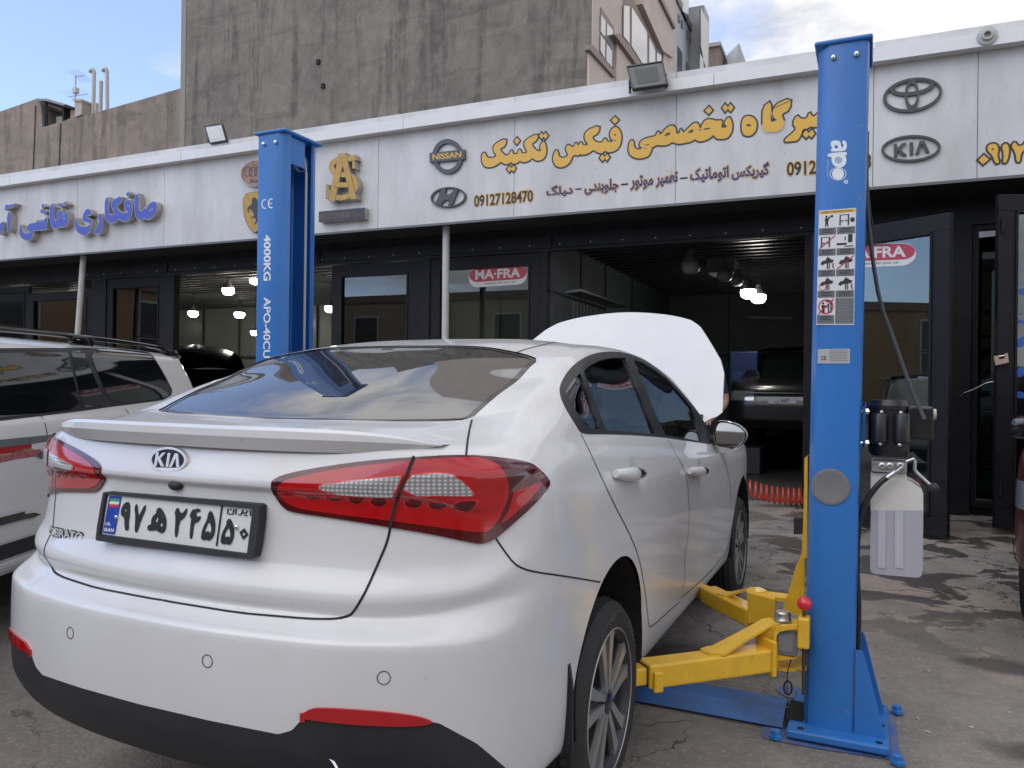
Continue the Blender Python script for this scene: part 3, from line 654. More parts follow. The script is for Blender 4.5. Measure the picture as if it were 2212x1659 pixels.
DIG = [([(335, 360), (350, 290), (385, 235), (425, 218), (448, 240), (450, 330), (445, 400), (430, 480), (437, 565), (400, 585), (385, 540), (383, 415), (350, 400)], [(382, 320), (397, 300), (410, 320), (405, 345), (388, 345)]),
 ([(508, 290), (540, 232), (555, 392), (567, 392), (645, 240), (648, 320), (585, 450), (542, 602), (510, 600), (522, 400)],),
 ([(672, 580), (675, 510), (720, 505), (718, 450), (745, 390), (785, 360), (780, 330), (820, 278), (880, 360), (905, 440), (905, 530), (885, 590), (850, 615), (800, 590), (775, 570), (745, 582)], [(765, 460), (795, 405), (812, 430), (795, 485)], [(825, 515), (850, 470), (868, 510), (855, 538)]),
 ([(1010, 355), (1050, 280), (1075, 350), (1110, 365), (1130, 340), (1170, 292), (1160, 370), (1120, 430), (1072, 455), (1045, 660), (1012, 658), (1027, 400)],),
 ([(1197, 395), (1240, 312), (1260, 318), (1300, 300), (1335, 320), (1330, 345), (1290, 345), (1275, 380), (1300, 410), (1340, 395), (1330, 440), (1290, 480), (1252, 485), (1232, 682), (1198, 680), (1217, 460), (1225, 430)],),
 ([(1345, 660), (1360, 560), (1425, 430), (1425, 385), (1465, 318), (1510, 420), (1522, 540), (1505, 640), (1460, 702), (1430, 705), (1405, 690), (1375, 700), (1350, 690)], [(1395, 600), (1395, 560), (1445, 452), (1475, 540), (1470, 600), (1445, 612), (1430, 580), (1410, 607)]),
 ([(1590, 710), (1605, 610), (1668, 500), (1660, 470), (1700, 418), (1745, 500), (1760, 600), (1745, 690), (1710, 755), (1680, 758), (1660, 742), (1625, 752), (1595, 735)], [(1640, 660), (1640, 615), (1690, 530), (1712, 600), (1712, 655), (1695, 672), (1678, 645), (1660, 668)]),
 ([(1825, 600), (1885, 552), (1935, 630), (1872, 695)], [(1852, 620), (1880, 592), (1903, 625), (1875, 650)])]
for dg in DIG:
    q = MB(); q.prism([pq(p, 1 if len(p) > 4 else 0) for p in dg], PL, .005, .0068); q.build('plate_digit', BLACKL, pf)
def stroke(P, wd):
    P = [Vector(p) for p in P]; A = []; B = []
    for i, p in enumerate(P):
        d = (P[min(i+1, len(P)-1)]-P[max(i-1, 0)]).normalized(); n = Vector((-d.y, d.x))*wd/2; A.append(tuple(p+n)); B.append(tuple(p-n))
    return A+B[::-1]
q = MB()
for s_, P in enumerate(([(1680, 308), (1674, 368), (1740, 375), (1754, 315)], [(1782, 312), (1775, 378)], [(1812, 380), (1842, 378), (1862, 345), (1868, 318)], [(1850, 352), (1905, 362), (1925, 330)], [(1967, 325), (1960, 394)], [(1712, 310), (1716, 322)], [(1886, 385), (1896, 392)], [(1908, 388), (1918, 395)], [(1608, 262), (1538, 772)])):
    q.prism([[onplate(ZP(*p)) for p in stroke(P, 13)]], PL, .005, .0066+.0001*s_)
q.build('plate_lettering', BLACKL, pf)
q = MB()
for p in ((282, 415), (1790, 540)): a, b = onplate(ZP(*p)); q.lathe([(0, .006), (.004, .0055), (.0055, .003), (.0055, .0001)], PL(a, b, .005), (0, -1, 0), 14)
q.build('plate_screw', CHROME, pf, smooth=True)
# --- emblem, badge, camera, sensors
def hitp(p): h = BV2.ray_cast(Vector(CAM), Vector(ray(*p)).normalized()); return h[0], h[1]
ec, en = hitp(D(368, 994)); en = Vector((0, -1, .18)).normalized(); ea = Vector((1, 0, 0)); eb = en.cross(ea)*-1 if en.cross(ea).z < 0 else en.cross(ea)
def EM(a, b, d): return ec+ea*a+eb*b+en*d
def ell(a, b, n=40): return [(a*math.cos(2*math.pi*k/n), b*math.sin(2*math.pi*k/n)) for k in range(n)]
q = MB(); q.prism([ell(.066, .0335), ell(.058, .0275)], EM, -.01, .009); BCH = mat('badge_chrome', (.8, .8, .81), .38, .55); em = q.build('emblem', BCH, car, smooth=False)
q = MB(); q.prism([ell(.060, .029)], EM, -.01, .006); q.build('emblem_field', mat('emblem_black', (.006, .006, .008), .35), em)
q = MB(); K = [[(-.046, -.018), (-.046, .018), (-.037, .018), (-.037, .004), (-.022, .018), (-.012, .018), (-.028, .002), (-.010, -.018), (-.021, -.018), (-.037, -.001), (-.037, -.018)], [(-.004, -.018), (-.004, .018), (.005, .018), (.005, -.018)], [(.008, -.018), (.021, .018), (.032, .018), (.044, -.018), (.034, -.018), (.0265, .007), (.017, -.018)]]
for k in K: q.prism([k], EM, .005, .0085)
q.build('emblem_letters', BCH, em)
bc, bn = hitp(D(146, 1154)); bn = Vector((-.12, -1, .1)).normalized(); ba = Vector((0, 0, 1)).cross(bn)*-1; ba = ba.normalized() if ba.x > 0 else -ba.normalized(); bb_ = Vector((0, 0, 1))
q = MB()
for of, dd in ((.0, .005),): text_quad(q, 'CERATO', [(-.088, .013), (.088, .013), (.088, -.011), (-.088, -.011)], lambda a, b, d: bc+ba*a+bb_*b+bn*d, .007, .022)
bdg = q.build('model_badge', BCH, car)
q = MB(); text_quad(q, 'CERATO', [(-.091, .016), (.091, .016), (.091, -.014), (-.091, -.014)], lambda a, b, d: bc+ba*a+bb_*b+bn*d, .004, .05); q.build('badge_edge', mat('badge_dark', (.10, .10, .11), .3, .6), bdg)
cc_, cn = hitp(D(380, 1045)); q = MB(); q.sphere(tuple(cc_+Vector((0, -.0, -.004))), .016, 8, (1.5, .9, .8)); q.build('rear_camera', BLKP, car, smooth=True)
for p in ((152, 1367), (448, 1428), (829, 1464)):
    c, n = hitp(D(*p)); q = MB(); q.lathe([(.0012, .0135), (.0012, .0155), (-.002, .0155)], c, n, 28); q.lathe([(-.002, .0135), (.0012, .0135)], c, n, 28); o = q.build('parking_sensor', mat('sensor_ring', (.10, .10, .11), .5), car)
# --- handles
for pts in (((720, 1212), (800, 1212), (918, 1212)), ((1314, 1192), (1360, 1192), (1424, 1196))):
    a, _ = hitp(Z7(*pts[0])); b, _ = hitp(Z7(*pts[2])); 
    for sx_ in (1, -1):
        A = Vector((a.x*sx_, a.y, a.z)); B = Vector((b.x*sx_, b.y, b.z)); n = 14; o = Vector((sx_, 0, 0))
        q = MB(); L_ = (B-A).length
        q.tube([A+(B-A)*(i/n)+o*(.012+.024*math.sin(math.pi*min(i/n*1.15+.02, 1))) for i in range(n+1)], .02, 12, True, [.004+.020*math.sin(math.pi*(.08+.84*i/n))**.55 for i in range(n+1)])
        h = q.build('door_handle', WHITE, car, smooth=True)
        q = MB(); q.tube([A+(B-A)*(.50+.44*i/5)+o*(.030+.0135*math.sin(math.pi*(.55+.4*i/5)))+Vector((0, 0, .003)) for i in range(6)], .0165, 12, True, [.0195, .0200, .0190, .0175, .0155, .011]); q.build('handle_cap', BLKG, h, smooth=True)
# --- mirrors
for sx_ in (1, -1):
    MR = lambda x, y, z: (sx_*x, y, z)
    out_ = [(.845, 1.125), (.862, 1.142), (.905, 1.143), (.965, 1.128), (1.005, 1.095), (1.016, 1.065), (1.0, 1.03), (.975, 1.004), (.93, .998), (.86, 1.004), (.848, 1.02), (.838, 1.07)]
    def ring(sc__, y): cx, cz = .93, 1.07; return [MR(cx+(p[0]-cx)*sc__, y, cz+(p[1]-cz)*sc__) for p in chaikin(out_, 1)]
    rings = [ring(.93, 1.905), ring(1.0, 1.9), ring(1.02, 1.93), ring(.95, 1.99), ring(.7, 2.04), ring(.3, 2.06)]
    q = MB(); n = len(rings[0]); V = [v for r in rings for v in r]; F = [(i*n+k, i*n+(k+1) % n, (i+1)*n+(k+1) % n, (i+1)*n+k) for i in range(1, 5) for k in range(n)]+[tuple(5*n+k for k in range(n))]
    q.add(V, F); mir = q.build('door_mirror', WHITE, car, smooth=True)
    q = MB(); q.add(V[:2*n]+ring(.86, 1.925), [(i*n+k, i*n+(k+1) % n, (i+1)*n+(k+1) % n, (i+1)*n+k) for i in (0,) for k in range(n)]+[(k, (k+1) % n, 2*n+(k+1) % n, 2*n+k) for k in range(n)]); q.build('mirror_rim', BLKG, mir, smooth=True)
    q = MB(); P = ring(.90, 1.912); q.add([(x, y+(abs(x)-.84)*.10+(z-1.07)*.17, z) for x, y, z in P], [tuple(range(n))]); q.build('mirror_glass', mat('mirror', (.55, .58, .6), .02, 1.), mir)
    q = MB(); q.tube([MR(.80, 1.97, 1.03), MR(.87, 1.96, 1.035)], .026, 10); q.build('mirror_foot', BLKP, mir, smooth=True)
# --- exhaust tip
q = MB(); q.lathe([(.12, .052), (0, .054), (-.004, .051), (.0, .046), (.12, .044)], (ony(D(694, 1655), -.97)[0], -.97, ony(D(694, 1655), -.97)[2]-.022), (0, 1, .0), 32); q.build('exhaust_pipe', CHROME, car, smooth=True)
# --- bonnet, hinged open
_bn = np.array([0, -1., 1.1]); _bp = np.array([0, 2.16, 1.08])
def onbon(p): d = ray(*p); X = CAM+d*(((_bp-CAM)@_bn)/(d@_bn)); return X
half = [onbon(D(*p)) for p in ((1325, 675), (1400, 675), (1450, 680), (1502, 693), (1530, 735), (1562, 792), (1558, 850), (1556, 890), (1554, 897), (1525, 906))]
xm = half[0][0]; half = [(abs(p[0]-0*xm), p[2]) for p in half]; half[0] = (0., half[0][1]+.004); half += [(half[-1][0]*.97, 1.1), (0., 1.08)]
bo = chaikin(half+[(-x, z) for x, z in half[1:-1]][::-1], 1)
ztop = max(z for x, z in half)
bbm = bmesh.new(); nx_, nz_ = 48, 36; vs = []
for j in range(nz_+1):
    z = 1.06+(ztop+.03-1.06)*j/nz_; vs.append([bbm.verts.new((-.9+1.8*i/nx_, 0, z)) for i in range(nx_+1)])
for j in range(nz_):
    for i in range(nx_): bbm.faces.new((vs[j][i], vs[j][i+1], vs[j+1][i+1], vs[j+1][i]))
clip(bbm, gxy(bo, (0, 2)), True)
for v in bbm.verts:
    x, z = v.co.x, v.co.z
    v.co.y = 2.13+(z-1.08)*1.1+.09*(x/.8)**2+.03*((z-1.4)/.35)**2
r = bmesh.ops.extrude_face_region(bbm, geom=list(bbm.faces))
for v in [g for g in r['geom'] if isinstance(g, bmesh.types.BMVert)]: v.co.y += .022
bmesh.ops.recalc_face_normals(bbm, faces=bbm.faces)
bm_obj('bonnet', bbm, WHITE, car, mirror=False)
q = MB(); q.tube([(.68, 2.25, 1.02), (.70, 2.28, 1.16)], .012, 8); q.tube([(-.68, 2.25, 1.02), (-.70, 2.28, 1.16)], .012, 8); q.build('bonnet_hinge', BLKP, car)
q = MB(); q.bbox((-.68, 2.3, .75), (.68, 3.3, .88), .05); q.build('engine_bay', INTD, car)
# antenna speck and washer jets
# ================================================================== GROUND
def ground_mat():
    m = bpy.data.materials.new('concrete_yard'); m.use_nodes = True; t = m.node_tree; b = t.nodes['Principled BSDF']; l = t.links.new
    g = N(t, 'ShaderNodeNewGeometry')
    def noise(s, d=8, r=.6, dist=0): n = N(t, 'ShaderNodeTexNoise', i={'Scale': s, 'Detail': d, 'Roughness': r, 'Distortion': dist}); l(g.outputs['Position'], n.inputs['Vector']); return n.outputs['Fac']
    def ramp(x, a, c, lo=0., hi=1.): r = N(t, 'ShaderNodeMapRange', i={'From Min': a, 'From Max': c, 'To Min': lo, 'To Max': hi}); l(x, r.inputs['Value']); return r.outputs[0]
    def mix(f, c1, c2, bt='MIX'):
        n = N(t, 'ShaderNodeMixRGB', blend_type=bt)
        if isinstance(f, float): n.inputs['Fac'].default_value = f
        else: l(f, n.inputs['Fac'])
        for c, k in ((c1, 'Color1'), (c2, 'Color2')):
            if isinstance(c, tuple): n.inputs[k].default_value = (*c, 1)
            else: l(c, n.inputs[k])
        return n.outputs[0]
    def op(o, a, c):
        n = N(t, 'ShaderNodeMath', operation=o)
        for i, v in enumerate((a, c)):
            if isinstance(v, (int, float)): n.inputs[i].default_value = v
            else: l(v, n.inputs[i])
        return n.outputs[0]
    c = mix(ramp(noise(1.1), .38, .66), (.195, .175, .157), (.30, .272, .248))
    c = mix(ramp(noise(5.5, 8, .66), .35, .68, 0, .55), c, (.145, .13, .118))
    c = mix(ramp(noise(.9, 4, .5, 1.2), .52, .62, 0, .5), c, (.37, .295, .238))
    c = mix(ramp(noise(38, 4, .7), .5, .78, 0, .5), c, (.46, .42, .38))
    c = mix(ramp(noise(70, 4, .8), .58, .70, 0, .7), c, (.05, .045, .042))
    # damp / oil stains near the shop door (they have a place and an edge of their own)
    sp = N(t, 'ShaderNodeSeparateXYZ'); l(g.outputs['Position'], sp.inputs[0])
    near = op('MULTIPLY', ramp(sp.outputs['Y'], 1.6, 3.2), ramp(sp.outputs['X'], -.2, 1.0))
    wet = ramp(op('ADD', noise(1.9, 10, .62, .7), op('MULTIPLY', near, .075)), .575, .588)
    wet = op('MULTIPLY', wet, op('MULTIPLY', near, .85))
    c = mix(wet, c, (.055, .048, .045))
    # oil spots by the lift and slab joints
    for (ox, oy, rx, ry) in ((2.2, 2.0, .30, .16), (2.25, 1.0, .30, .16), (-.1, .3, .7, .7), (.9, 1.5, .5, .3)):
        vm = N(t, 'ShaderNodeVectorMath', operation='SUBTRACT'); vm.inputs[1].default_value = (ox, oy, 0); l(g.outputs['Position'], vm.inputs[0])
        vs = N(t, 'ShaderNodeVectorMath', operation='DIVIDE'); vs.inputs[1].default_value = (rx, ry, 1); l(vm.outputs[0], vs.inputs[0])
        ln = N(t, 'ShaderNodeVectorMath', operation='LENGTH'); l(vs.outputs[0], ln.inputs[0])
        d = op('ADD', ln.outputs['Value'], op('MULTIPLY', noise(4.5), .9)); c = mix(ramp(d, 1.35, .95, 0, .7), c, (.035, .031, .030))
    # cracks
    ns = N(t, 'ShaderNodeTexNoise', i={'Scale': 2.2, 'Detail': 6, 'Roughness': .6}); l(g.outputs['Position'], ns.inputs['Vector'])
    vm = N(t, 'ShaderNodeVectorMath', operation='MULTIPLY_ADD'); vm.inputs[1].default_value = (.55, .55, .55); l(ns.outputs['Color'], vm.inputs[0]); l(g.outputs['Position'], vm.inputs[2])
    vo = N(t, 'ShaderNodeTexVoronoi', feature='DISTANCE_TO_EDGE', i={'Scale': .75}); l(vm.outputs[0], vo.inputs['Vector'])
    ck = op('MULTIPLY', ramp(vo.outputs['Distance'], .0, .006, .8, 0), ramp(noise(1.3, 2), .42, .55))
    c = mix(ck, c, (.02, .018, .017))
    l(c, b.inputs['Base Color'])
    rr = ramp(wet, 0, .85, .82, .28); l(rr, b.inputs['Roughness'])
    h = op('ADD', op('MULTIPLY', noise(5.5, 10, .7), 1.0), op('MULTIPLY', noise(60, 4, .7), .35)); h = op('SUBTRACT', h, op('MULTIPLY', ck, .5))
    bp = N(t, 'ShaderNodeBump', i={'Strength': .75, 'Distance': .03}); l(h, bp.inputs['Height']); l(bp.outputs[0], b.inputs['Normal'])
    return m
gnd = mk('ground', [(-150, -120, 0), (150, -120, 0), (150, 250, 0), (-150, 250, 0)], [(0, 1, 2, 3)], ground_mat()); tag(gnd, kind='structure')
Z4 = zz(1500, 1300, 800); ZB = zz(1740, 1420, 360, 2133)
PAINT = mat('floor_paint_blue', (.05, .11, .33), .6, noise=(9, .9, (.17, .16, .16)))
q = MB()
for P in ([(1095, 1490), (1150, 1398), (1330, 1402), (1900, 1270), (2040, 1330), (2055, 1480), (2085, 1670), (2000, 1655), (1800, 1622), (1500, 1580), (1300, 1540), (1180, 1522)], [(1205, 1165), (1260, 1148), (1400, 1160), (1390, 1240), (1280, 1225)]):
    q.prism([[tuple(onz(Z4(*p), .004)[:2]) for p in chaikin(P, 2)]], lambda a, b, d: (a, b, .004), 0, 0, sides=False)
tag(q.build('floor_paint', PAINT), kind='structure')
random.seed(3); q = MB()
for _ in range(60):   # cigarette ends, chips of stone
    x = random.uniform(1.3, 4.2); y = random.uniform(-.6, 5.2); a = random.uniform(0, 3.14); l_ = random.uniform(.006, .022); r = .003
    q.tube([(x, y, .004), (x+l_*math.cos(a), y+l_*math.sin(a), .005)], r, 6)
tag(q.build('litter', mat('litter_white', (.55, .53, .48), .8)), kind='stuff')
# ================================================================== SHOP ROW
shop = thing('shop_building', 'low row of garage shops with white metal sign fascia and black steel window frames', 'shop')
DARKF = mat('black_steel_frame', (.009, .009, .012), .5, 0, spec=.22, noise=(7, .5, (.022, .019, .022)), bump=(300, .2))
DARKB = mat('black_lintel', (.010, .011, .015), .5, 0, spec=.25, noise=(5, .6, (.028, .03, .04)))
ACP = mat('white_cladding', (.60, .60, .605), .45, .0, .1, .2, noise=(1.9, .85, (.43, .43, .43), .3), speck=(22, .69, (.2, .19, .18), .6))
ACP2 = mat('white_coping', (.70, .70, .71), .4, .0, .2, .2, noise=(2.5, .4, (.56, .56, .57), .3))
SOF = mat('soffit_dark', (.035, .035, .038), .6)
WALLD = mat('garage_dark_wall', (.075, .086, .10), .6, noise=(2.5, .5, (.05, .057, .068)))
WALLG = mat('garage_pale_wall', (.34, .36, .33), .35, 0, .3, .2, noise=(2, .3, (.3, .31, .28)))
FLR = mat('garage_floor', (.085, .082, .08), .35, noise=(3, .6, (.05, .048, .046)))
def fbox(mb, s0, s1, Y0, Y1, z0, z1): return mb.box((s0, Y0, z0), (s1, Y1, z1), FW)
YF, YW = 6.40, 7.10; ZS = 3.40
zt = onf(S(1200, 268.5), 6.27)[1]; zb = onf(S(1200, 294.5), 6.27)[1]
SL, SR = -22., 9.
seams = [SL, -17]+[onf(S(x, y), YF)[0] for x, y in ((193, 560), (410, 540), (668, 480), (946, 430), (1286, 400), (1690, 330), (2184, 250), (2445, 200))]+[5.2, 7., SR]
for a, b in zip(seams, seams[1:]):
    q = MB(); fbox(q, a+.003, b-.003, YF, YF+.03, ZS, zb+.25); q.build('fascia_panel', ACP, shop)
q = MB(); fbox(q, SL, SR, YF+.033, YF+.06, ZS+.02, zb+.2); fbox(q, SL, SR, YF+.035, 14.4, ZS, ZS+.06); q.build('soffit', SOF, shop)
q = MB(); fbox(q, SL, SR, YF-.012, YF+.0, ZS-.03, ZS-.001); q.build('drip_edge', mat('drip', (.12, .12, .12), .4, .6), shop)
cj = [SL]+[onf(S(x, y), 6.27)[0] for x, y in ((24, 440), (452, 390), (1008, 300), (1785, 180))]+[3.6, 6, SR]
for a, b in zip(cj, cj[1:]):
    q = MB(); fbox(q, a+.003, b-.003, 6.27, 6.75, zb, zt); q.build('coping', ACP2, shop)
q = MB(); fbox(q, SL, SR, 6.76, 14.5, 3.5, zb); q.build('roof', mat('roofing', (.12, .12, .12), .9), shop)
# lintel band with rivets
q = MB(); fbox(q, SL, SR, YW, YW+.08, 3.08, ZS); q.build('lintel', DARKB, shop)
q = MB()
for x0, x1 in ((-11, -8.9), (-8.85, -5.8), (-5.75, -2.1), (-2.05, 1.1)): fbox(q, x0, x1, YW-.022, YW-.001, 3.12, 3.29)
q.build('lintel_board', DARKB, shop)
q = MB()
for s_ in np.arange(-10.8, 1.1, .42): q.lathe([(0, .012), (.01, .008), (.012, .0005)], FW(s_, YW-.022, 3.16), (0, -1, 0), 8)
q.build('rivets', STEEL, shop)
# wall columns
q = MB()
for a, b in ((-22, -14.2), (-10.72, -10.36), (-8.98, -8.76), (-4.11, -3.92), (1.0, 1.12), (2.42, 2.66), (5.2, 9), (-2.26, -2.16)):
    q = MB(); fbox(q, a, b, YW, YW+.12, 0, 3.08); q.build('column', DARKF, shop)
GLF = glass('shop_glass', (.42, .47, .44), ior=1.9)
def window(s0, s1, z0, z1, fw=.14, parent=shop, Y=YW+.02, label=None):
    q = MB(); fbox(q, s0, s1, Y, Y+.06, z1-fw, z1); fbox(q, s0, s1, Y, Y+.06, z0, z0+fw*1.2); fbox(q, s0, s0+fw, Y+.0, Y+.06, z0+fw*1.2, z1-fw); fbox(q, s1-fw, s1, Y, Y+.06, z0+fw*1.2, z1-fw)
    g = .022
    for a in ((s0+fw, s1-fw, z1-fw-g, z1-fw), (s0+fw, s1-fw, z0+fw*1.2, z0+fw*1.2+g), (s0+fw, s0+fw+g, z0+fw*1.2+g, z1-fw-g), (s1-fw-g, s1-fw, z0+fw*1.2+g, z1-fw-g)): fbox(q, a[0], a[1], Y-.012, Y+.02, a[2], a[3])
    w_ = q.build('window', DARKF, parent)
    q = MB(); fbox(q, s0+fw+.002, s1-fw-.002, Y+.03, Y+.036, z0+fw*1.2, z1-fw-.002); q.build('pane', GLF, w_); return w_
window(-14.2, -12.4, .0, 3.05, .1); window(-12.4, -10.73, .0, 2.9, .12)
window(-10.36, -8.98, .0, 3.07); window(-5.60, -4.12, .0, 3.07, .16); window(-3.92, -2.27, .0, 3.07, .14)
window(2.67, 3.15, .1, 3.07, .03); window(3.16, 5.2, .1, 3.07, .1)
q = MB(); fbox(q, 1.12, 2.42, YW+.02, YW+.1, .0, .25); fbox(q, 1.12, 2.42, YW+.02, YW+.08, 2.2, 3.08); fbox(q, 2.42, 5.2, YW+.12, YW+.2, 0, .12); q.build('sill', DARKF, shop)
# leaves of open steel doors
def leaf(p0, p1, z0, z1, label, fw=.15):
    d = thing('shop_door', label, 'door', FW(p0[0], p0[1], 0))
    A = Vector((p0[0], p0[1])); Bv = Vector((p1[0], p1[1])); Ln = (Bv-A).length; u = (Bv-A)/Ln; n_ = Vector((-u.y, u.x))
    def mp(a, b, z): p = A+u*a+n_*b; return FW(p.x, p.y, z)
    q = MB()
    for a in ((0, Ln, z1-fw, z1), (0, Ln, z0, z0+fw*1.15), (0, fw, z0+fw*1.15, z1-fw), (Ln-fw, Ln, z0+fw*1.15, z1-fw)): q.bbox((a[0], 0, a[2]), (a[1], .06, a[3]), .004, mp)
    g = .02
    for a in ((fw, Ln-fw, z1-fw-g, z1-fw), (fw, Ln-fw, z0+fw*1.15, z0+fw*1.15+g), (fw, fw+g, z0+fw*1.15, z1-fw), (Ln-fw-g, Ln-fw, z0+fw*1.15, z1-fw)): q.box((a[0], -.012, a[2]), (a[1], .02, a[3]), mp)
    fr_ = q.build('door_frame', DARKF, d)
    q = MB(); q.box((fw+.01, .03, z0+fw*1.15), (Ln-fw-.01, .036, z1-fw), mp); q.build('pane', GLF, d); 
    q = MB()
    for z in (z0+.3, z1-.35): q.tube([mp(0.03 if label[0] != 'd' else Ln-.03, -.02, z), mp(0.03 if label[0] != 'd' else Ln-.03, -.02, z+.14)], .016, 8)
    q.build('hinge', DARKF, d); return d, mp, Ln
kk = 1.03
lr = (2.295, 5.37); ll = (1.13, 6.07)
leaf1, mpl1, L1n = leaf(ll, lr, .03, 2.88, 'black framed glass door leaf standing open behind the hydraulic pump', .15)
q = MB(); V = [mpl1(L1n-.20, .028, 2.22), mpl1(L1n-.20, .028, 2.235), mpl1(L1n-.62, .028, 2.60), mpl1(L1n-.62, .028, 2.585)]
leaf2, mpl2, L2n = leaf((2.74, 5.95), (3.82, 6.35), .06, 3.13, 'open black framed glass door leaf with a brass padlock on its edge', .15)
# interiors
def room(s0, s1, Y1, m, mc, z1=3.4, name='interior'):
    q = MB(); t = .1
    fbox(q, s0-t, s0, YW+.13, Y1, 0, z1); fbox(q, s1, s1+t, YW+.13, Y1, 0, z1); fbox(q, s0-t, s1+t, Y1, Y1+t, 0, z1); q.build('room_wall', m, shop)
    q = MB(); fbox(q, s0, s1, YW+.1, Y1, .004, .008); q.build('room_floor', FLR, shop)
    q = MB(); fbox(q, s0, s1, YW+.09, Y1, z1-.09, z1-.05)
    n = int((Y1-YW)/.28)
    for k in range(n): fbox(q, s0, s1, YW+.3+k*.28, YW+.37+k*.28, z1-.16, z1-.09)
    q.build('room_ceiling', mc, shop)
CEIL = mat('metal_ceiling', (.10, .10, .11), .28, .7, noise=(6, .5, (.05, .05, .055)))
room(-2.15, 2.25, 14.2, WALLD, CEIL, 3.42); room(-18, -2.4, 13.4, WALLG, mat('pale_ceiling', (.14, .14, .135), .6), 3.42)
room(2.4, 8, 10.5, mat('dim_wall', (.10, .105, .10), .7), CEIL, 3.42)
q = MB(); fbox(q, -2.14, 2.24, 14.13, 14.19, 1.98, 2.02)
for s_ in (-.9, .9): fbox(q, s_, s_+.012, 14.16, 14.195, 0, 3.3)
q.build('wall_joint', mat('joint', (.015, .016, .02), .6), shop)
for Y in (8.4, 9.6, 11.2):
    q = MB(); fbox(q, -2.145, -2.13, Y, Y+.012, 0, 3.3); q.build('wall_joint', mat('joint', (.015, .016, .02), .6), shop)
q = MB(); fbox(q, -17.9, -2.42, 13.33, 13.39, 1.95, 2.0)
for s_ in np.arange(-17, -2.5, 1.25): fbox(q, s_, s_+.03, 13.34, 13.392, 0, 3.3)
q.build('wall_joint', mat('joint2', (.10, .10, .09), .6), shop)
# slender white steel pipes propping the canopy
PIPE = mat('white_pipe', (.52, .51, .50), .5, noise=(8, .5, (.36, .35, .34)))
for a, b in (((-3.39, 6.6), (-3.375, 6.6)), ((-10.27, 6.6), (-10.5, 6.55))):
    q = MB(); q.tube([FW(a[0], a[1], ZS-.005), FW(b[0], b[1], .0)], .047, 14); q.build('canopy_pipe', PIPE, shop, smooth=True)
# ================================================================== BUILDINGS BEHIND
RENDER = mat('cement_render', (.17, .155, .14), .9, noise=(1.6, .85, (.105, .098, .09), .35), bump=(6, .9))
def render_mat(name, c1, c2, c3):
    m = bpy.data.materials.new(name); m.use_nodes = True; t = m.node_tree; b = t.nodes['Principled BSDF']; l = t.links.new; b.inputs['Roughness'].default_value = .92
    g = N(t, 'ShaderNodeNewGeometry')
    def nz(s, sc_=(1, 1, 1), d=9): mp_ = N(t, 'ShaderNodeMapping', i={'Scale': sc_}); n = N(t, 'ShaderNodeTexNoise', i={'Scale': s, 'Detail': d, 'Roughness': .62, 'Distortion': .4}); l(g.outputs['Position'], mp_.inputs[0]); l(mp_.outputs[0], n.inputs['Vector']); return n.outputs['Fac']
    def rmp(x, a, c, lo=0., hi=1.): r = N(t, 'ShaderNodeMapRange', i={'From Min': a, 'From Max': c, 'To Min': lo, 'To Max': hi}); l(x, r.inputs['Value']); return r.outputs[0]
    def mx_(f, a, c):
        n = N(t, 'ShaderNodeMixRGB'); l(f, n.inputs['Fac'])
        if isinstance(a, tuple): n.inputs['Color1'].default_value = (*a, 1)
        else: l(a, n.inputs['Color1'])
        n.inputs['Color2'].default_value = (*c, 1); return n.outputs[0]
    c = mx_(rmp(nz(.55), .4, .62), c1, c2); c = mx_(rmp(nz(1.0, (2.6, 2.6, .2)), .50, .60, 0, .8), c, c3); c = mx_(rmp(nz(3.2, (1, 1, .8)), .42, .68, 0, .45), c, tuple(x*1.35 for x in c1)); c = mx_(rmp(nz(1.3, (.3, .3, 2.2)), .55, .66, 0, .45), c, c3)
    l(c, b.inputs['Base Color'])
    bp = N(t, 'ShaderNodeBump', i={'Strength': .8, 'Distance': .06}); l(nz(4.5, (1, 1, .6), 10), bp.inputs['Height']); l(bp.outputs[0], b.inputs['Normal']); return m
YT = 14.6
tall = thing('concrete_building', 'tall windowless building with streaky grey cement rendered wall behind the shops', 'building')
sL = onf(S(454, 200), YT)[0]; sRt = onf(S(1477, 230), YT)[0]
q = MB(); fbox(q, sL, sRt, YT, YT+14, 0, 13.2); fbox(q, sL+5, sRt, YT+.01, YT+13, 13.2, 14.1); q.build('wall', render_mat('render_grey', (.205, .183, .16), (.15, .137, .122), (.085, .078, .072)), tall)
q = MB(); fbox(q, sL-.03, sL+.16, YT-.015, YT, 0, 13.2); q.build('corner_strip', mat('corner_grey', (.26, .24, .22), .9), tall)
q = MB()
for p in ((796, 154), (808, 214)): a = onf(S(*p), YT-.02); fbox(q, a[0]-.05, a[0]+.05, YT-.06, YT+.0, a[1]-.07, a[1]+.05)
q.build('pipe_stub', GAPM, tall)
# beige stone building: its side runs back from the corner
def onS(p, s0=None):   # plane s = const
    s0 = sRt if s0 is None else s0; nn = np.array([math.cos(PH), math.sin(PH), 0]); d = ray(*p); X = CAM+d*((s0-nn@CAM)/(nn@d)); return (-X[0]*math.sin(PH)+X[1]*math.cos(PH), X[2])
ZR = zz(1450, 0, 500)
STONE = mat('beige_stone', (.50, .42, .36), .55, noise=(1.2, .5, (.42, .35, .30), 3.))
STONE2 = mat('brown_trim', (.24, .19, .165), .6)
GLW = mat('window_dark_glass', (.10, .11, .12), .08, 0, .5, .02); GLL = mat('window_pale_glass', (.33, .33, .35), .15, 0, .6)
beige = thing('beige_building', 'beige stone clad apartment building with projecting bays behind the floodlight', 'building')
Y1 = onS(ZR(1045, 500))[0]
q = MB(); fbox(q, sRt-6, sRt+.02, YT+.005, Y1, 0, 19); q.build('wall', STONE, beige)
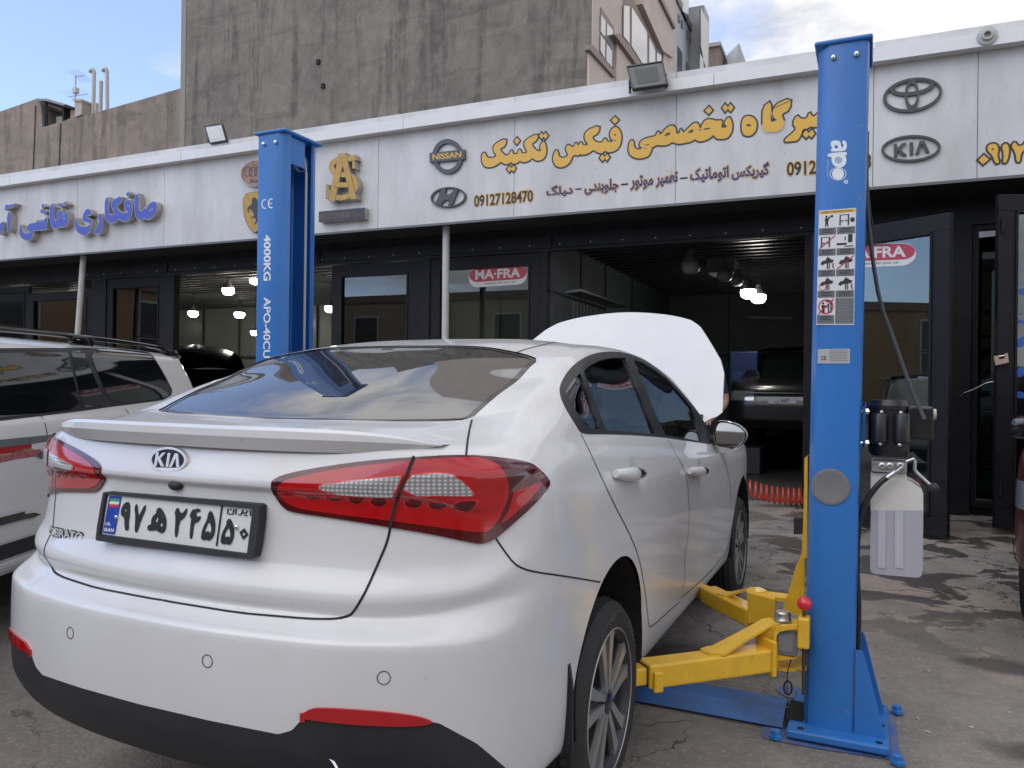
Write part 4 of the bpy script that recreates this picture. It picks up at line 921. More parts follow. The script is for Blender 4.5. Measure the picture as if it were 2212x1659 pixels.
def side_prism(poly, s0, s1, m, parent, name, Z=ZR, sp=None):
    q = MB(); sp = s1 if sp is None else sp
    q.prism([[onS(Z(*p), sp) for p in poly]], lambda a, b, d: FW(d, a, b), s0, s1); return q.build(name, m, parent)
W1 = side_prism([(232, 80), (380, 300), (372, 760), (225, 590)], sRt+.01, sRt+.04, STONE2, beige, 'window')
for P in ([(236, 160), (284, 235), (280, 420), (232, 350)], [(300, 255), (362, 330), (358, 540), (296, 440)], [(232, 385), (278, 455), (275, 650), (228, 560)], [(296, 480), (356, 565), (354, 740), (292, 670)]):
    side_prism(P, sRt+.03, sRt+.055, GLL, W1, 'pane')
side_prism([(105, 490), (145, 495), (402, 820), (400, 858), (380, 850), (105, 545)], sRt+.02, sRt+.14, STONE2, beige, 'ledge')
side_prism([(105, 560), (385, 855), (380, 1000), (100, 1050)], sRt+.02, sRt+.07, STONE, beige, 'bay')
side_prism([(378, 380), (440, 368), (672, 700), (620, 705), (415, 420)], sRt+.02, sRt+.2, STONE2, beige, 'ledge')
side_prism([(410, 425), (620, 705), (620, 1000), (400, 1000)], sRt+.02, sRt+.10, STONE, beige, 'bay')
W2 = side_prism([(495, -60), (570, -60), (745, 310), (925, 560), (925, 850), (700, 850), (480, 420)], sRt+.02, sRt+.05, STONE2, beige, 'window')
for P in ([(488, 60), (548, 70), (548, 480), (486, 400)], [(575, 80), (742, 355), (742, 780), (572, 510)], [(768, 400), (832, 480), (832, 850), (764, 820)], [(852, 520), (900, 590), (900, 850), (850, 850)]):
    side_prism(P, sRt+.04, sRt+.07, GLL, W2, 'pane')
side_prism([(690, 40), (740, -60), (870, -60), (1058, 320), (1030, 640), (920, 560)], sRt+.02, sRt+.18, STONE, beige, 'bay')
side_prism([(870, -60), (900, -60), (1060, 300), (1055, 322)], sRt+.19, sRt+.26, STONE2, beige, 'ledge')
side_prism([(925, 560), (1035, 665), (1032, 860), (920, 860)], sRt+.02, sRt+.09, STONE, beige, 'bay')
gray = thing('grey_building', 'pale grey building with small windows and foil wrapped duct beyond the beige one', 'building')
Y2 = onS(ZR(1290, 500), sRt+.25)[0]; Y3 = onS(ZR(1425, 500), sRt+.5)[0]
zg = onS(ZR(1060, 20))[1]
GREYW = mat('pale_grey_stone', (.42, .45, .48), .6, noise=(1, .4, (.34, .36, .39)))
q = MB(); fbox(q, sRt-6, sRt+.01, Y1+.01, Y2, 0, zg); q.build('wall', GREYW, gray)
q = MB(); fbox(q, sRt-6, sRt+.08, Y1+.01, Y2, zg, zg+.25); q.build('cornice', STONE2, gray)
zg2 = onS(ZR(1360, 20), sRt+.5)[1]
q = MB(); fbox(q, sRt-6, sRt+.5, Y2, Y3, 0, zg2); q.build('tower', mat('tower_grey', (.36, .37, .38), .6), gray)
for P in ([(1090, 150), (1110, 180), (1108, 260), (1090, 235)], [(1125, 215), (1145, 245), (1143, 325), (1123, 300)], [(1187, 330), (1208, 365), (1206, 440), (1185, 415)], [(1222, 395), (1240, 420), (1238, 495), (1220, 470)], [(1087, 510), (1133, 590), (1130, 840), (1085, 840)], [(1182, 680), (1222, 745), (1220, 830), (1180, 830)]):
    o = side_prism(P, sRt+.0, sRt+.04, GLW, gray, 'window')
for P in ([(1325, 80), (1415, 270), (1400, 800), (1365, 700), (1330, 520)], [(1318, 590), (1357, 660), (1355, 810), (1315, 810)]):
    side_prism(P, sRt+.49, sRt+.53, mat('tower_glass', (.16, .17, .18), .2), gray, 'window', sp=sRt+.5)
FOIL = mat('duct_foil', (.6, .6, .6), .35, .8, bump=(9, 1.)); q = MB(); q.tube([FW(sRt-.5, Y2-1.2, zg), FW(sRt-.5, Y2-1.2, zg+5)], .7, 12); q.build('foil_duct', FOIL, gray, smooth=True)
far = thing('brown_building', 'small far brown rendered building right of the grey tower', 'building')
a = onf(ZR(1430, 510), 60); b = onf(ZR(1545, 470), 60)
q = MB(); fbox(q, a[0]-3, b[0], 60, 75, 0, b[1]-.3); q.build('wall', mat('brown_render', (.19, .15, .13), .9, noise=(.6, .6, (.12, .10, .09))), far)
q = MB(); fbox(q, a[0]-3, b[0]+.1, 59.8, 75, b[1]-.3, b[1]); q.build('parapet', mat('par', (.3, .29, .27), .8), far)
pale = thing('pale_building', 'low pale building with a dark window furthest right over the coping', 'building')
a2 = onf(ZR(1700, 740), 62)
q = MB(); q.prism([[(b[0]+.1, 0), (a2[0], 0), (a2[0], a2[1]), (b[0]+1.2, onf(ZR(1600, 500), 62)[1]), (b[0]+.1, b[1]-.4)]], lambda a, z, d: FW(a, d, z), 74, 62); q.build('wall', GREYW, pale)
q = MB()
for P in ([(1610, 640), (1630, 670), (1628, 745), (1608, 740)], [(1652, 715), (1668, 740), (1666, 760), (1650, 755)]): q.prism([[onf(ZR(*p), 62) for p in P]], lambda a, z, d: FW(a, d, z), 62, 61.9)
q.build('window', GLW, pale)
q = MB(); c1 = onf(ZR(1760, 700), 50); c2 = onf(ZR(1820, 740), 50); fbox(q, c1[0], c2[0], 50, 51, 0, c1[1]); o = q.build('chimney_stack', mat('stack', (.36, .32, .28), .8)); tag(o, 'squat beige chimney peeping over the coping left of the right lift post', 'chimney')
# low brown building on the left
brown = thing('plastered_building', 'low brown plastered building with roof hut at the far left', 'building')
ZA = zz(0, 0, 900); YB = 17.
def onb(p): return onf(ZA(*p), YB)
q = MB(); q.prism([[onb(p) for p in [(-400, 800), (0, 686), (235, 603), (250, 650), (262, 782), (395, 742), (440, 722), (560, 700), (1108, 543), (1108, 700)]]+[(sL, 0), (onb((-400, 800))[0]-3, 0)]], lambda a, z, d: FW(a, d, z), YB+3, YB)
q.build('wall', render_mat('render_brown', (.26, .215, .18), (.20, .168, .142), (.13, .107, .09)), brown)
q = MB(); q.prism([[onb(p) for p in [(385, 655), (468, 680), (468, 718), (385, 745)]]], lambda a, z, d: FW(a, d, z), YB+2, YB+.3); q.build('hut_wall', mat('peach', (.5, .38, .30), .8), brown)
q = MB(); q.prism([[onb(p) for p in [(268, 690), (380, 680), (380, 745), (268, 782)]]], lambda a, z, d: FW(a, d, z), YB+1.5, YB+.5); q.build('hut_tank', mat('tank_white', (.55, .55, .55), .6), brown)
q = MB(); q.prism([[onb(p) for p in [(248, 612), (300, 610), (418, 645), (405, 655), (300, 625), (248, 622)]]], lambda a, z, d: FW(a, d, z), YB+2, YB-.1); q.build('hut_roof', mat('sheet_roof', (.22, .22, .24), .6), brown)
q = MB()
for x in (283, 272): a = onb((x, 780)); b_ = onb((x, 612)); fbox(q, a[0]-.02, a[0]+.02, YB+.02, YB+.06, a[1], b_[1])
fbox(q, onb((375, 0))[0], onb((385, 0))[0], YB+.1, YB+1.4, onb((380, 745))[1], onb((380, 650))[1]); q.build('hut_post', GAPM, brown)
q = MB(); q.prism([[onb(p) for p in [(467, 622), (512, 625), (508, 705), (470, 722)]]], lambda a, z, d: FW(a, d, z), YB+.6, YB-.05); q.prism([[onb(p) for p in [(463, 612), (515, 614), (515, 628), (463, 625)]]], lambda a, z, d: FW(a, d, z), YB+.65, YB-.1); q.build('chimney', mat('chim', (.42, .37, .33), .8), brown)
q = MB(); a = onb((200, 780)); q.tube([FW(onb((222, 650))[0], YB-.02, onb((222, 650))[1]), FW(onb((180, 1040))[0], YB-.02, 3.)], .015, 6); q.tube([FW(onb((375, 760))[0], YB-.02, onb((375, 760))[1]), FW(onb((340, 1040))[0], YB-.02, 3.)], .015, 6); q.build('cable', GAPM, brown)
VP = mat('vent_pipe', (.42, .40, .36), .6)
for i, (x0, y0, x1, y1, hook) in enumerate(((525, 708, 533, 420, 1), (543, 700, 547, 618, 0), (570, 695, 576, 480, 0), (617, 682, 612, 415, 1))):
    a = onb((x0, y0)); b_ = onb((x1, y1)); pts = [FW(a[0], YB+.3, a[1]-1), FW(b_[0], YB+.3, b_[1])]
    if hook: pts += [FW(b_[0]-.05, YB+.3, b_[1]+.08), FW(b_[0]-.18, YB+.3, b_[1]+.07), FW(b_[0]-.22, YB+.3, b_[1]-.02)]
    q = MB(); q.tube(pts, .065, 10); o = q.build('vent_pipe', VP, smooth=True)
    tag(o, ['hooked vent pipe nearest the chimney on the brown roof', 'shortest vent pipe stub on the brown roof', 'straight vent pipe between two hooked ones on the brown roof', 'rightmost hooked vent pipe on the brown roof'][i], 'pipe', 'vent pipes on the roof')
ant = thing('tv_antenna', 'television aerial on a thin mast above the roof hut', 'antenna'); q = MB(); a = onb((385, 645)); b_ = onb((388, 435))
q.tube([FW(a[0], YB+.5, a[1]-.3), FW(b_[0], YB+.5, b_[1])], .025, 6); q.build('mast', VP, ant)
for (x0, y0, x1, y1) in ((385, 442, 445, 432), (345, 566, 465, 548)):
    q = MB(); A = Vector(FW(onb((x0, y0))[0], YB+.5, onb((x0, y0))[1])); B_ = Vector(FW(onb((x1, y1))[0], YB+.5, onb((x1, y1))[1])); q.tube([A, B_], .015, 5)
    for k in range(9): c = A+(B_-A)*(k/8); q.tube([c+Vector((-.02, -.3, .12)), c+Vector((.02, .3, -.12))], .004, 4)
    q.build('boom', VP, ant)
q = MB(); c = onb((388, 528)); fbox(q, c[0]-.09, c[0]+.09, YB+.42, YB+.58, c[1]-.1, c[1]+.1); q.build('mast_box', mat('mbox', (.5, .5, .48), .6), ant)
# ================================================================== ACROSS THE STREET (seen in the glass and paint)
def block(name, label, x0, x1, y0, y1, h, col, rows=3, cols=4):
    t = thing(name, label, 'building', ((x0+x1)/2, (y0+y1)/2, 0)); q = MB(); q.box((x0, y0, 0), (x1, y1, h)); q.build('wall', mat(name+'_m', col, .85, noise=(.8, .5, tuple(c*.75 for c in col))), t)
    q = MB(); q.box((x0-.1, y0-.1, h), (x1+.1, y1+.1, h+.35)); q.build('parapet', STONE2, t)
    for r in range(rows):
        for c in range(cols):
            if x1 < -20:
                cy = y0+(y1-y0)*(c+.5)/cols; cz = 1.6+r*(h-2)/rows; w_ = MB(); w_.box((x1+.001, cy-.9, cz), (x1+.05, cy+.9, cz+1.4)); o = w_.build('window', mat('frame_white', (.6, .6, .58), .5), t); w_ = MB(); w_.box((x1+.04, cy-.82, cz+.08), (x1+.07, cy+.82, cz+1.32)); w_.build('pane', GLW, o)
            cx = x0+(x1-x0)*(c+.5)/cols; cz = 1.6+r*(h-2)/rows; w_ = MB(); w_.box((cx-.7, y1+.001, cz), (cx+.7, y1+.05, cz+1.4)); o = w_.build('window', mat('frame_white', (.6, .6, .58), .5), t); w_ = MB(); w_.box((cx-.62, y1+.04, cz+.08), (cx+.62, y1+.07, cz+1.32)); w_.build('pane', GLW, o)
block('brick_building', 'ochre brick building across the street behind the camera', -9, 6, -24, -15, 5.6, (.36, .24, .15), 2, 5)
block('cream_building', 'cream building with white windows across the street behind the camera', -30, -11, -26, -16, 5.3, (.42, .36, .29), 2, 5)
block('tan_building', 'tan brick building left of the yard behind the camera', -36, -23, -14, 3, 4.7, (.42, .29, .18), 2, 3)
block('yellow_building', 'yellowish building at the right across the street behind the camera', 9, 26, -26, -15, 5.2, (.42, .32, .2), 2, 5)
def tree(name, label, x, y, h, r, seed):
    rd = random.Random(seed); t = thing(name, label, 'tree', (x, y, 0), 'street trees behind the camera'); q = MB(); q.tube([(x, y, 0), (x+.1, y, h*.3), (x-.05, y+.1, h*.55), (x, y, h*.8)], .2, 8, True, [.22, .17, .12, .05])
    for k in range(6): a = k*1.05; q.tube([(x, y, h*.4), (x+math.cos(a)*r*.7, y+math.sin(a)*r*.7, h*.7)], .06, 5, True, [.08, .02])
    q.build('trunk', mat('bark', (.08, .06, .045), .9), t); V = []; F = []
    cl = [(x+rd.gauss(0, r*.45), y+rd.gauss(0, r*.45), h*.68+rd.gauss(0, h*.13), rd.uniform(.4, .8)) for _ in range(34)]
    for cx, cy, cz, cr in cl:
        for _ in range(110):
            p = Vector((rd.gauss(0, 1), rd.gauss(0, 1), rd.gauss(0, 1))).normalized()*cr*rd.uniform(.6, 1); p += Vector((cx, cy, cz)); a = Vector((rd.gauss(0, 1), rd.gauss(0, 1), rd.gauss(0, 1))).normalized()*.09; b_ = a.cross(Vector((rd.gauss(0, 1), rd.gauss(0, 1), rd.gauss(0, 1)))).normalized()*.06; n_ = len(V); V += [p+a, p+b_, p-a, p-b_]; F.append((n_, n_+1, n_+2, n_+3))
    mk('crown', V, F, mat('foliage', (.045, .075, .025), .7, noise=(2, .6, (.08, .11, .04))), t)
for i, (x, y, h) in enumerate(((-6.5, -12.5, 5.), (1.5, -13, 4.4), (12, -12.5, 5.2))): tree('street_tree', ['bushy tree left of the camera across the street', 'bushy tree straight behind the camera', 'tallest bushy tree right of the camera across the street'][i], x, y, h, 1.7, 11+i)
# ================================================================== SIGNS ON THE FASCIA
GOLD = mat('gold_vinyl', (.66, .38, .035), .35, 0, .3, .1)
DKL = mat('dark_vinyl', (.03, .028, .03), .4)
NAVY = mat('navy_vinyl', (.035, .022, .16), .4)
def FP(a, b, d): return FW(a, YF-d, b)
def fpoly(P, Z, it=1, Y=YF): return [onf(Z(*p), Y) for p in (chaikin(P, it) if it else P)]
ZA_ = zz(1190, 330, 410); ZB_ = zz(1540, 260, 520)
def piece(parent, groups, Z, name='letter', edge=.018, it=1, fill=GOLD, back=DKL):
    for g in groups:
        out_ = fpoly(g[0], Z, it); holes = [fpoly(h, Z, it) for h in g[1:]]
        q = MB(); q.prism([offset_poly(out_, edge)]+[offset_poly(h, -edge*.6) for h in holes], FP, 0, .004); o = q.build(name, back, parent)
        q = MB(); q.prism([out_]+holes, FP, .004, .006); q.build('letter_face', fill, o)
        for h in holes:
            q = MB(); q.prism([h], FP, .0, .003); q.build('letter_hole', DKL, o)
s1 = thing('shop_lettering', 'large gold Persian letters with black outline across the white fascia', 'sign')
piece(s1, [
 ([(80, 330), (85, 300), (105, 282), (125, 285), (135, 315), (160, 350), (215, 354), (292, 332), (235, 255), (245, 168), (410, 82), (402, 185), (318, 228), (350, 275), (400, 322), (445, 312), (468, 262), (488, 248), (500, 300), (560, 305), (575, 250), (597, 236), (612, 270), (622, 297), (708, 276), (652, 195), (660, 112), (838, 20), (828, 110), (742, 163), (790, 225), (830, 264), (888, 258), (858, 210), (908, 118), (938, 165), (952, 250), (940, 320), (905, 370), (850, 390), (800, 382), (765, 345), (720, 390), (640, 412), (592, 385), (560, 420), (500, 432), (480, 402), (430, 437), (380, 432), (340, 395), (290, 442), (220, 474), (150, 477), (105, 452), (83, 400)],),
 ([(1045, 330), (1065, 265), (1085, 248), (1105, 262), (1115, 325), (1150, 352), (1200, 350), (1252, 318), (1208, 225), (1245, 168), (1292, 206), (1322, 202), (1345, 150), (1362, 152), (1378, 198), (1405, 145), (1425, 140), (1445, 187), (1528, 177), (1463, 100), (1478, -10), (1668, -92), (1655, 15), (1553, 70), (1620, 140), (1702, 150), (1730, 95), (1750, 90), (1770, 135), (1850, 137), (1905, 118), (1835, 108), (1808, 60), (1812, 0), (1848, -55), (1900, -67), (1945, -15), (1963, 60), (1955, 150), (1920, 225), (1860, 264), (1780, 277), (1745, 248), (1700, 292), (1640, 277), (1585, 235), (1520, 292), (1430, 312), (1410, 290), (1380, 322), (1345, 305), (1300, 324), (1285, 380), (1240, 442), (1170, 477), (1100, 472), (1060, 432), (1042, 380)], [(1852, 42), (1878, 28), (1900, 42), (1878, 54)])], ZA_)
piece(s1, [([(520, 125), (555, 78), (592, 120), (555, 168)],), ([(855, 55), (885, 12), (913, 46), (940, 10), (972, 50), (940, 95), (912, 64), (888, 95)],), ([(420, 500), (455, 458), (482, 491), (510, 455), (537, 492), (510, 538), (482, 507), (455, 542)],),
 ([(1672, 350), (1705, 305), (1737, 341), (1770, 303), (1803, 340), (1770, 390), (1740, 357), (1708, 395)],), ([(1876, -203), (1924, -159), (1876, -108), (1828, -159)],)], ZA_, 'letter_dot', it=0)
piece(s1, [
 ([(135, 460), (150, 400), (172, 385), (190, 405), (190, 450), (215, 487), (290, 482), (345, 470), (275, 468), (250, 440), (265, 395), (330, 362), (425, 345), (442, 298), (458, 298), (470, 338), (530, 262), (580, 230), (620, 235), (640, 275), (642, 322), (680, 312), (688, 263), (710, 295), (718, 312), (780, 248), (830, 203), (870, 203), (890, 250), (887, 287), (905, 287), (908, 240), (950, 168), (1010, 163), (1060, 180), (1138, 176), (1113, 257), (1193, 250), (1148, 205), (1200, 133), (1230, 180), (1240, 250), (1220, 322), (1180, 367), (1100, 374), (1060, 362), (1040, 325), (990, 372), (920, 397), (870, 397), (845, 370), (800, 402), (720, 417), (660, 427), (600, 402), (550, 437), (480, 442), (440, 432), (400, 457), (378, 457), (380, 490), (350, 552), (290, 577), (220, 580), (160, 552), (137, 510)], [(290, 438), (340, 428), (368, 438), (330, 442)], [(505, 345), (550, 303), (587, 310), (565, 335)], [(755, 315), (800, 270), (832, 280), (815, 305)], [(918, 282), (960, 252), (1022, 258), (980, 270)]),
 ([(1335, 240), (1345, 170), (1375, 132), (1430, 128), (1480, 160), (1500, 220), (1485, 292), (1440, 337), (1380, 342), (1345, 310)], [(1380, 230), (1405, 210), (1447, 226), (1415, 244)]),
 ([(1558, 200), (1563, 34), (1655, -36), (1640, 187), (1675, 194), (1722, 182), (1663, 130), (1680, 15), (1862, -68), (1848, 62), (1755, 110), (1782, 165), (1784, 230), (1750, 282), (1680, 302), (1600, 302), (1565, 272)],),
 ([(1795, 390), (1805, 370), (1880, 310), (1922, 262), (1878, 210), (1925, 118), (1960, 158), (2010, 162), (2032, 152), (2060, 88), (2082, 130), (2110, 137), (2150, 95), (2185, 118), (2240, 125), (2300, 90), (2360, 130), (2370, 210), (2300, 240), (2130, 246), (2060, 240), (2040, 262), (1980, 268), (1975, 320), (1930, 392), (1870, 397), (1805, 405)],)], ZB_)
piece(s1, [([(948, 72), (988, 28), (1025, 68), (988, 110)],), ([(1132, 42), (1160, 3), (1190, 38), (1218, 1), (1250, 40), (1220, 80), (1190, 50), (1162, 84)],), ([(1985, 325), (2020, 280), (2050, 313), (2085, 275), (2112, 315), (2080, 357), (2050, 332), (2022, 364)],)], ZB_, 'letter_dot', it=0)
q = MB(); q.prism([[onf(ZB_(*p), YF) for p in stroke([(1672, 62), (1682, 45), (1850, -32)], 7)]], FP, .006, .0075); q.build('gaf_stroke', DKL, s1)
# small navy text (presentation forms, written in visual order)
s2 = thing('service_lettering', 'small navy Persian service list below the gold letters', 'sign')
def ftext(parent, txt, Z, quad, fill, name='word', off=.02, edge=None, eoff=.06, d=.004):
    qd = [onf(Z(*p), YF) for p in quad]
    q = MB(); bb = text_quad(q, txt, qd, FP, d+.002, off)
    o = q.build(name, fill, parent)
    if edge:
        V, F = text_geo(txt, off+eoff); q = MB()
        x0, x1, y0, y1 = bb; P = []
        for x, y in V:
            u = (x-x0)/(x1-x0); v = (y-y0)/(y1-y0); a = [qd[3][i]*(1-u)+qd[2][i]*u for i in (0, 1)]; b = [qd[0][i]*(1-u)+qd[1][i]*u for i in (0, 1)]
            P.append(FP(a[0]*(1-v)+b[0]*v, a[1]*(1-v)+b[1]*v, d))
        q.add(P, F); q.build('word_edge', edge, o)
GE = mat('gold_edge', (.55, .36, .10), .4)
W_ = {  # visual left-to-right order
 'diag': '\ufb93\ufe8e\ufef4\ufea9', 'jelo': '\ufbfd\ufeaa\ufee8\ufe91\ufeee\ufee0\ufe9f', 'motor': '\ufead\ufeee\ufe97\ufeee\ufee3', 'tamir': '\ufeae\ufef4\ufee4\ufecc\ufe97', 'auto': '\ufb8f\ufef4\ufe97\ufe8e\ufee3\ufeee\ufe97\ufe8d', 'girbox': '\ufeb2\ufedc\ufe91\ufeae\ufef4\ufb94'}
ftext(s2, W_['diag'], ZA_, [(950, 728), (1305, 700), (1308, 858), (950, 885)], NAVY, off=.028, edge=GE)
ftext(s2, W_['jelo'], ZA_, [(1465, 665), (1920, 625), (1925, 815), (1465, 850)], NAVY, off=.028, edge=GE)
ftext(s2, W_['motor'], ZB_, [(155, 770), (395, 750), (397, 900), (155, 922)], NAVY, off=.028, edge=GE)
ftext(s2, W_['tamir'], ZB_, [(425, 735), (655, 718), (660, 870), (425, 893)], NAVY, off=.028, edge=GE)
ftext(s2, W_['auto'], ZB_, [(790, 690), (1198, 655), (1200, 815), (790, 850)], NAVY, off=.028, edge=GE)
ftext(s2, W_['girbox'], ZB_, [(1230, 655), (1630, 612), (1632, 785), (1230, 815)], NAVY, off=.028, edge=GE)
for Z, P in ((ZA_, [(1338, 772), (1425, 765)]), (ZA_, [(1958, 710), (2052, 702)]), (ZB_, [(682, 792), (760, 785)]), (ZB_, [(55, 858), (130, 850)])):
    q = MB(); q.prism([[onf(Z(*p), YF) for p in stroke(P, 16)]], FP, 0, .005); q.build('dash', DKL, s2)
s3 = thing('phone_number', 'black phone number 09127128470 with gold edge under the oval car logos', 'sign')
ftext(s3, '09127128470', zz(600, 250, 900), [(1440, 588), (1800, 553), (1800, 624), (1440, 658)], BLACKL, 'digits', .02, GOLD, .045)
s4 = thing('phone_number', 'black phone number partly hidden behind the right blue lift post', 'sign')
ftext(s4, '0912', ZB_, [(1818, 622), (2128, 598), (2128, 746), (1818, 768)], BLACKL, 'digits', .02, GOLD, .045)
ftext(s4, '3', zz(1900, 50, 660), [(882, 1128), (930, 1124), (930, 1240), (882, 1245)], BLACKL, 'digits', .02, GOLD, .045)
s5 = thing('phone_number', 'gold Persian digits at the right end of the white fascia', 'sign'); ZC = zz(1900, 50, 660)
piece(s5, [([(1905, 1060), (1935, 1038), (1980, 1040), (1998, 1080), (1985, 1140), (2005, 1195), (1975, 1205), (1945, 1130), (1910, 1100)], [(1935, 1085), (1950, 1072), (1962, 1084), (1950, 1095)]), ([(2025, 1060), (2060, 1030), (2088, 1070), (2080, 1150), (2060, 1198), (2035, 1195), (2045, 1120)],), ([(2105, 1055), (2135, 1020), (2160, 1060), (2200, 1055), (2230, 1015), (2245, 1060), (2190, 1110), (2180, 1150), (2175, 1190), (2150, 1188), (2140, 1110)],)], ZC, 'digit')
piece(s5, [([(1830, 1175), (1875, 1132), (1918, 1168), (1868, 1210)],)], ZC, 'digit', it=0)
# raised logos -----------------------------------------------------------
LOGO = mat('logo_black', (.035, .037, .042), .35, 0, .3)
def logo(name, label, cat='logo sign'): return thing(name, label, cat)
def ellq(Z, c, w, h, tilt=0., n=40):
    P = []
    for k in range(n):
        t = 2*math.pi*k/n; x = w*math.cos(t); y = h*math.sin(t); P.append((c[0]+x, c[1]+y-x*tilt))
    return [onf(Z(*p), YF) for p in P]
Z2_ = zz(600, 250, 900)
l1 = logo('ring_logo', 'black ring logo crossed by a bar with gold capitals on the fascia')
q = MB(); q.prism([ellq(Z2_, (1281, 350), 93, 107), ellq(Z2_, (1281, 350), 68, 80)], FP, 0, .03); q.build('ring', LOGO, l1)
bar = [(1172, 330), (1388, 308), (1390, 368), (1174, 390)]
q = MB(); q.prism([[onf(Z2_(*p), YF) for p in bar]], FP, .0, .036); q.build('bar', LOGO, l1)
q = MB(); text_quad(q, 'NISSAN', [onf(Z2_(*p), YF) for p in [(1192, 338), (1368, 321), (1368, 356), (1192, 374)]], FP, .0375, .02); q.build('capitals', GOLD, l1)
l2 = logo('oval_logo', 'black oval logo with a slanted H below the ring logo')
q = MB(); q.prism([ellq(Z2_, (1285, 600), 108, 63, .05), ellq(Z2_, (1285, 600), 98, 54, .05)], FP, 0, .03); q.build('ring', LOGO, l2)
q = MB()
q.prism([[onf(Z2_(*p), YF) for p in chaikin([(1202, 642), (1225, 600), (1240, 552), (1275, 545), (1265, 588), (1300, 580), (1330, 542), (1350, 545), (1330, 600), (1310, 650), (1280, 655), (1300, 615), (1255, 622), (1240, 655)], 1)]], FP, 0, .03); q.build('slanted_letter', LOGO, l2)
l3 = logo('triple_oval_logo', 'black logo of three interlaced ovals right of the right lift post')
q = MB(); q.prism([ellq(ZC, (1276, 635), 247, 142, .13), ellq(ZC, (1279, 632), 222, 120, .13)], FP, 0, .03); q.build('ring', LOGO, l3)
q = MB(); q.prism([ellq(ZC, (1272, 638), 60, 130), ellq(ZC, (1272, 632), 40, 88)], FP, 0, .028); q.build('inner_ring', LOGO, l3)
q = MB(); q.prism([ellq(ZC, (1275, 573), 185, 66, .13), ellq(ZC, (1275, 565), 147, 42, .13)], FP, 0, .026); q.build('inner_ring', LOGO, l3)
l4 = logo('oval_logo', 'black oval logo with the capitals KIA on the fascia')
q = MB(); q.prism([ellq(ZC, (1264, 1082), 248, 112, .05), ellq(ZC, (1264, 1082), 226, 92, .05)], FP, 0, .03); q.build('ring', LOGO, l4)
for P in ([(1120, 1045), (1145, 1043), (1152, 1080), (1190, 1038), (1225, 1035), (1175, 1088), (1228, 1138), (1192, 1142), (1150, 1100), (1148, 1146), (1124, 1148)], [(1250, 1032), (1282, 1030), (1282, 1132), (1255, 1134)], [(1302, 1128), (1335, 1022), (1375, 1018), (1418, 1112), (1388, 1116), (1352, 1042), (1330, 1124)]):
    q = MB(); q.prism([[onf(ZC(*p), YF) for p in P]], FP, 0, .03); q.build('capital', LOGO, l4)
# blue box letters
s6 = thing('box_lettering', 'blue faced metal box letters in Persian at the left end of the fascia', 'sign'); ZL = zz(0, 460, 430)
BLF = mat('blue_face', (.055, .075, .42), .4); BOXS = mat('box_letter_side', (.50, .48, .44), .35, .5, noise=(12, .6, (.25, .22, .18)))
DB = .11
def box_letters(parent, groups, Z, it, face, side, db=DB, name='letter', edge=.008):
    for g in groups:
        pl = [[onf(Z(*p), YF-db) for p in (chaikin(h, it) if it else h)] for h in g]
        q = MB(); q.prism([offset_poly(pl[0], edge)]+[offset_poly(h, -edge) for h in pl[1:]], FP, 0, db); o = q.build(name, side, parent)
        q = MB(); q.prism(pl, FP, db, db+.002); q.build('letter_face', face, o)
box_letters(s6, [
 ([(1727, 155), (1785, 115), (1783, 340), (1808, 354), (1838, 347), (1850, 300), (1872, 330), (1915, 262), (1960, 228), (2000, 230), (2018, 265), (2010, 340), (1980, 400), (1920, 452), (1880, 457), (1855, 435), (1815, 465), (1770, 457), (1737, 400)], [(1910, 345), (1950, 302), (1972, 315), (1940, 348)]),
 ([(1345, 210), (1395, 160), (1395, 385), (1430, 400), (1482, 386), (1432, 290), (1440, 215), (1562, 150), (1562, 235), (1490, 280), (1530, 352), (1590, 373), (1662, 362), (1615, 340), (1598, 280), (1610, 222), (1650, 198), (1690, 238), (1700, 330), (1690, 412), (1650, 467), (1580, 487), (1530, 440), (1490, 492), (1420, 502), (1370, 482), (1350, 430)], [(1634, 275), (1650, 266), (1666, 284), (1648, 291)]),
 ([(1190, 637), (1240, 570), (1285, 480), (1253, 430), (1290, 368), (1318, 440), (1320, 530), (1300, 612), (1270, 642)],),
 ([(963, 540), (970, 460), (985, 433), (1002, 520), (1040, 547), (1100, 552), (1150, 532), (1162, 502), (1075, 480), (1060, 440), (1075, 380), (1110, 325), (1150, 322), (1172, 360), (1174, 402), (1112, 408), (1112, 428), (1172, 450), (1177, 520), (1160, 602), (1110, 657), (1050, 657), (990, 612)],),
 ([(635, 290), (690, 243), (692, 440), (715, 472), (745, 457), (728, 400), (740, 355), (765, 338), (795, 350), (807, 390), (800, 440), (845, 462), (813, 410), (858, 343), (877, 400), (872, 490), (845, 542), (800, 562), (765, 530), (735, 572), (680, 572), (645, 520)], [(752, 430), (765, 420), (778, 432), (764, 443)]),
 ([(250, 600), (260, 530), (275, 523), (282, 590), (310, 632), (360, 637), (412, 622), (345, 598), (343, 550), (385, 508), (470, 500), (488, 453), (512, 498), (530, 453), (548, 494), (575, 448), (608, 423), (607, 500), (592, 590), (555, 583), (530, 597), (500, 588), (460, 602), (425, 590), (432, 640), (400, 712), (350, 727), (290, 707), (255, 660)],),
 ([(92, 385), (137, 343), (137, 560), (105, 637), (94, 560)],), ([(-30, 560), (0, 515), (35, 478), (37, 590), (20, 632), (-30, 650)],)], ZL, 1, BLF, BOXS)
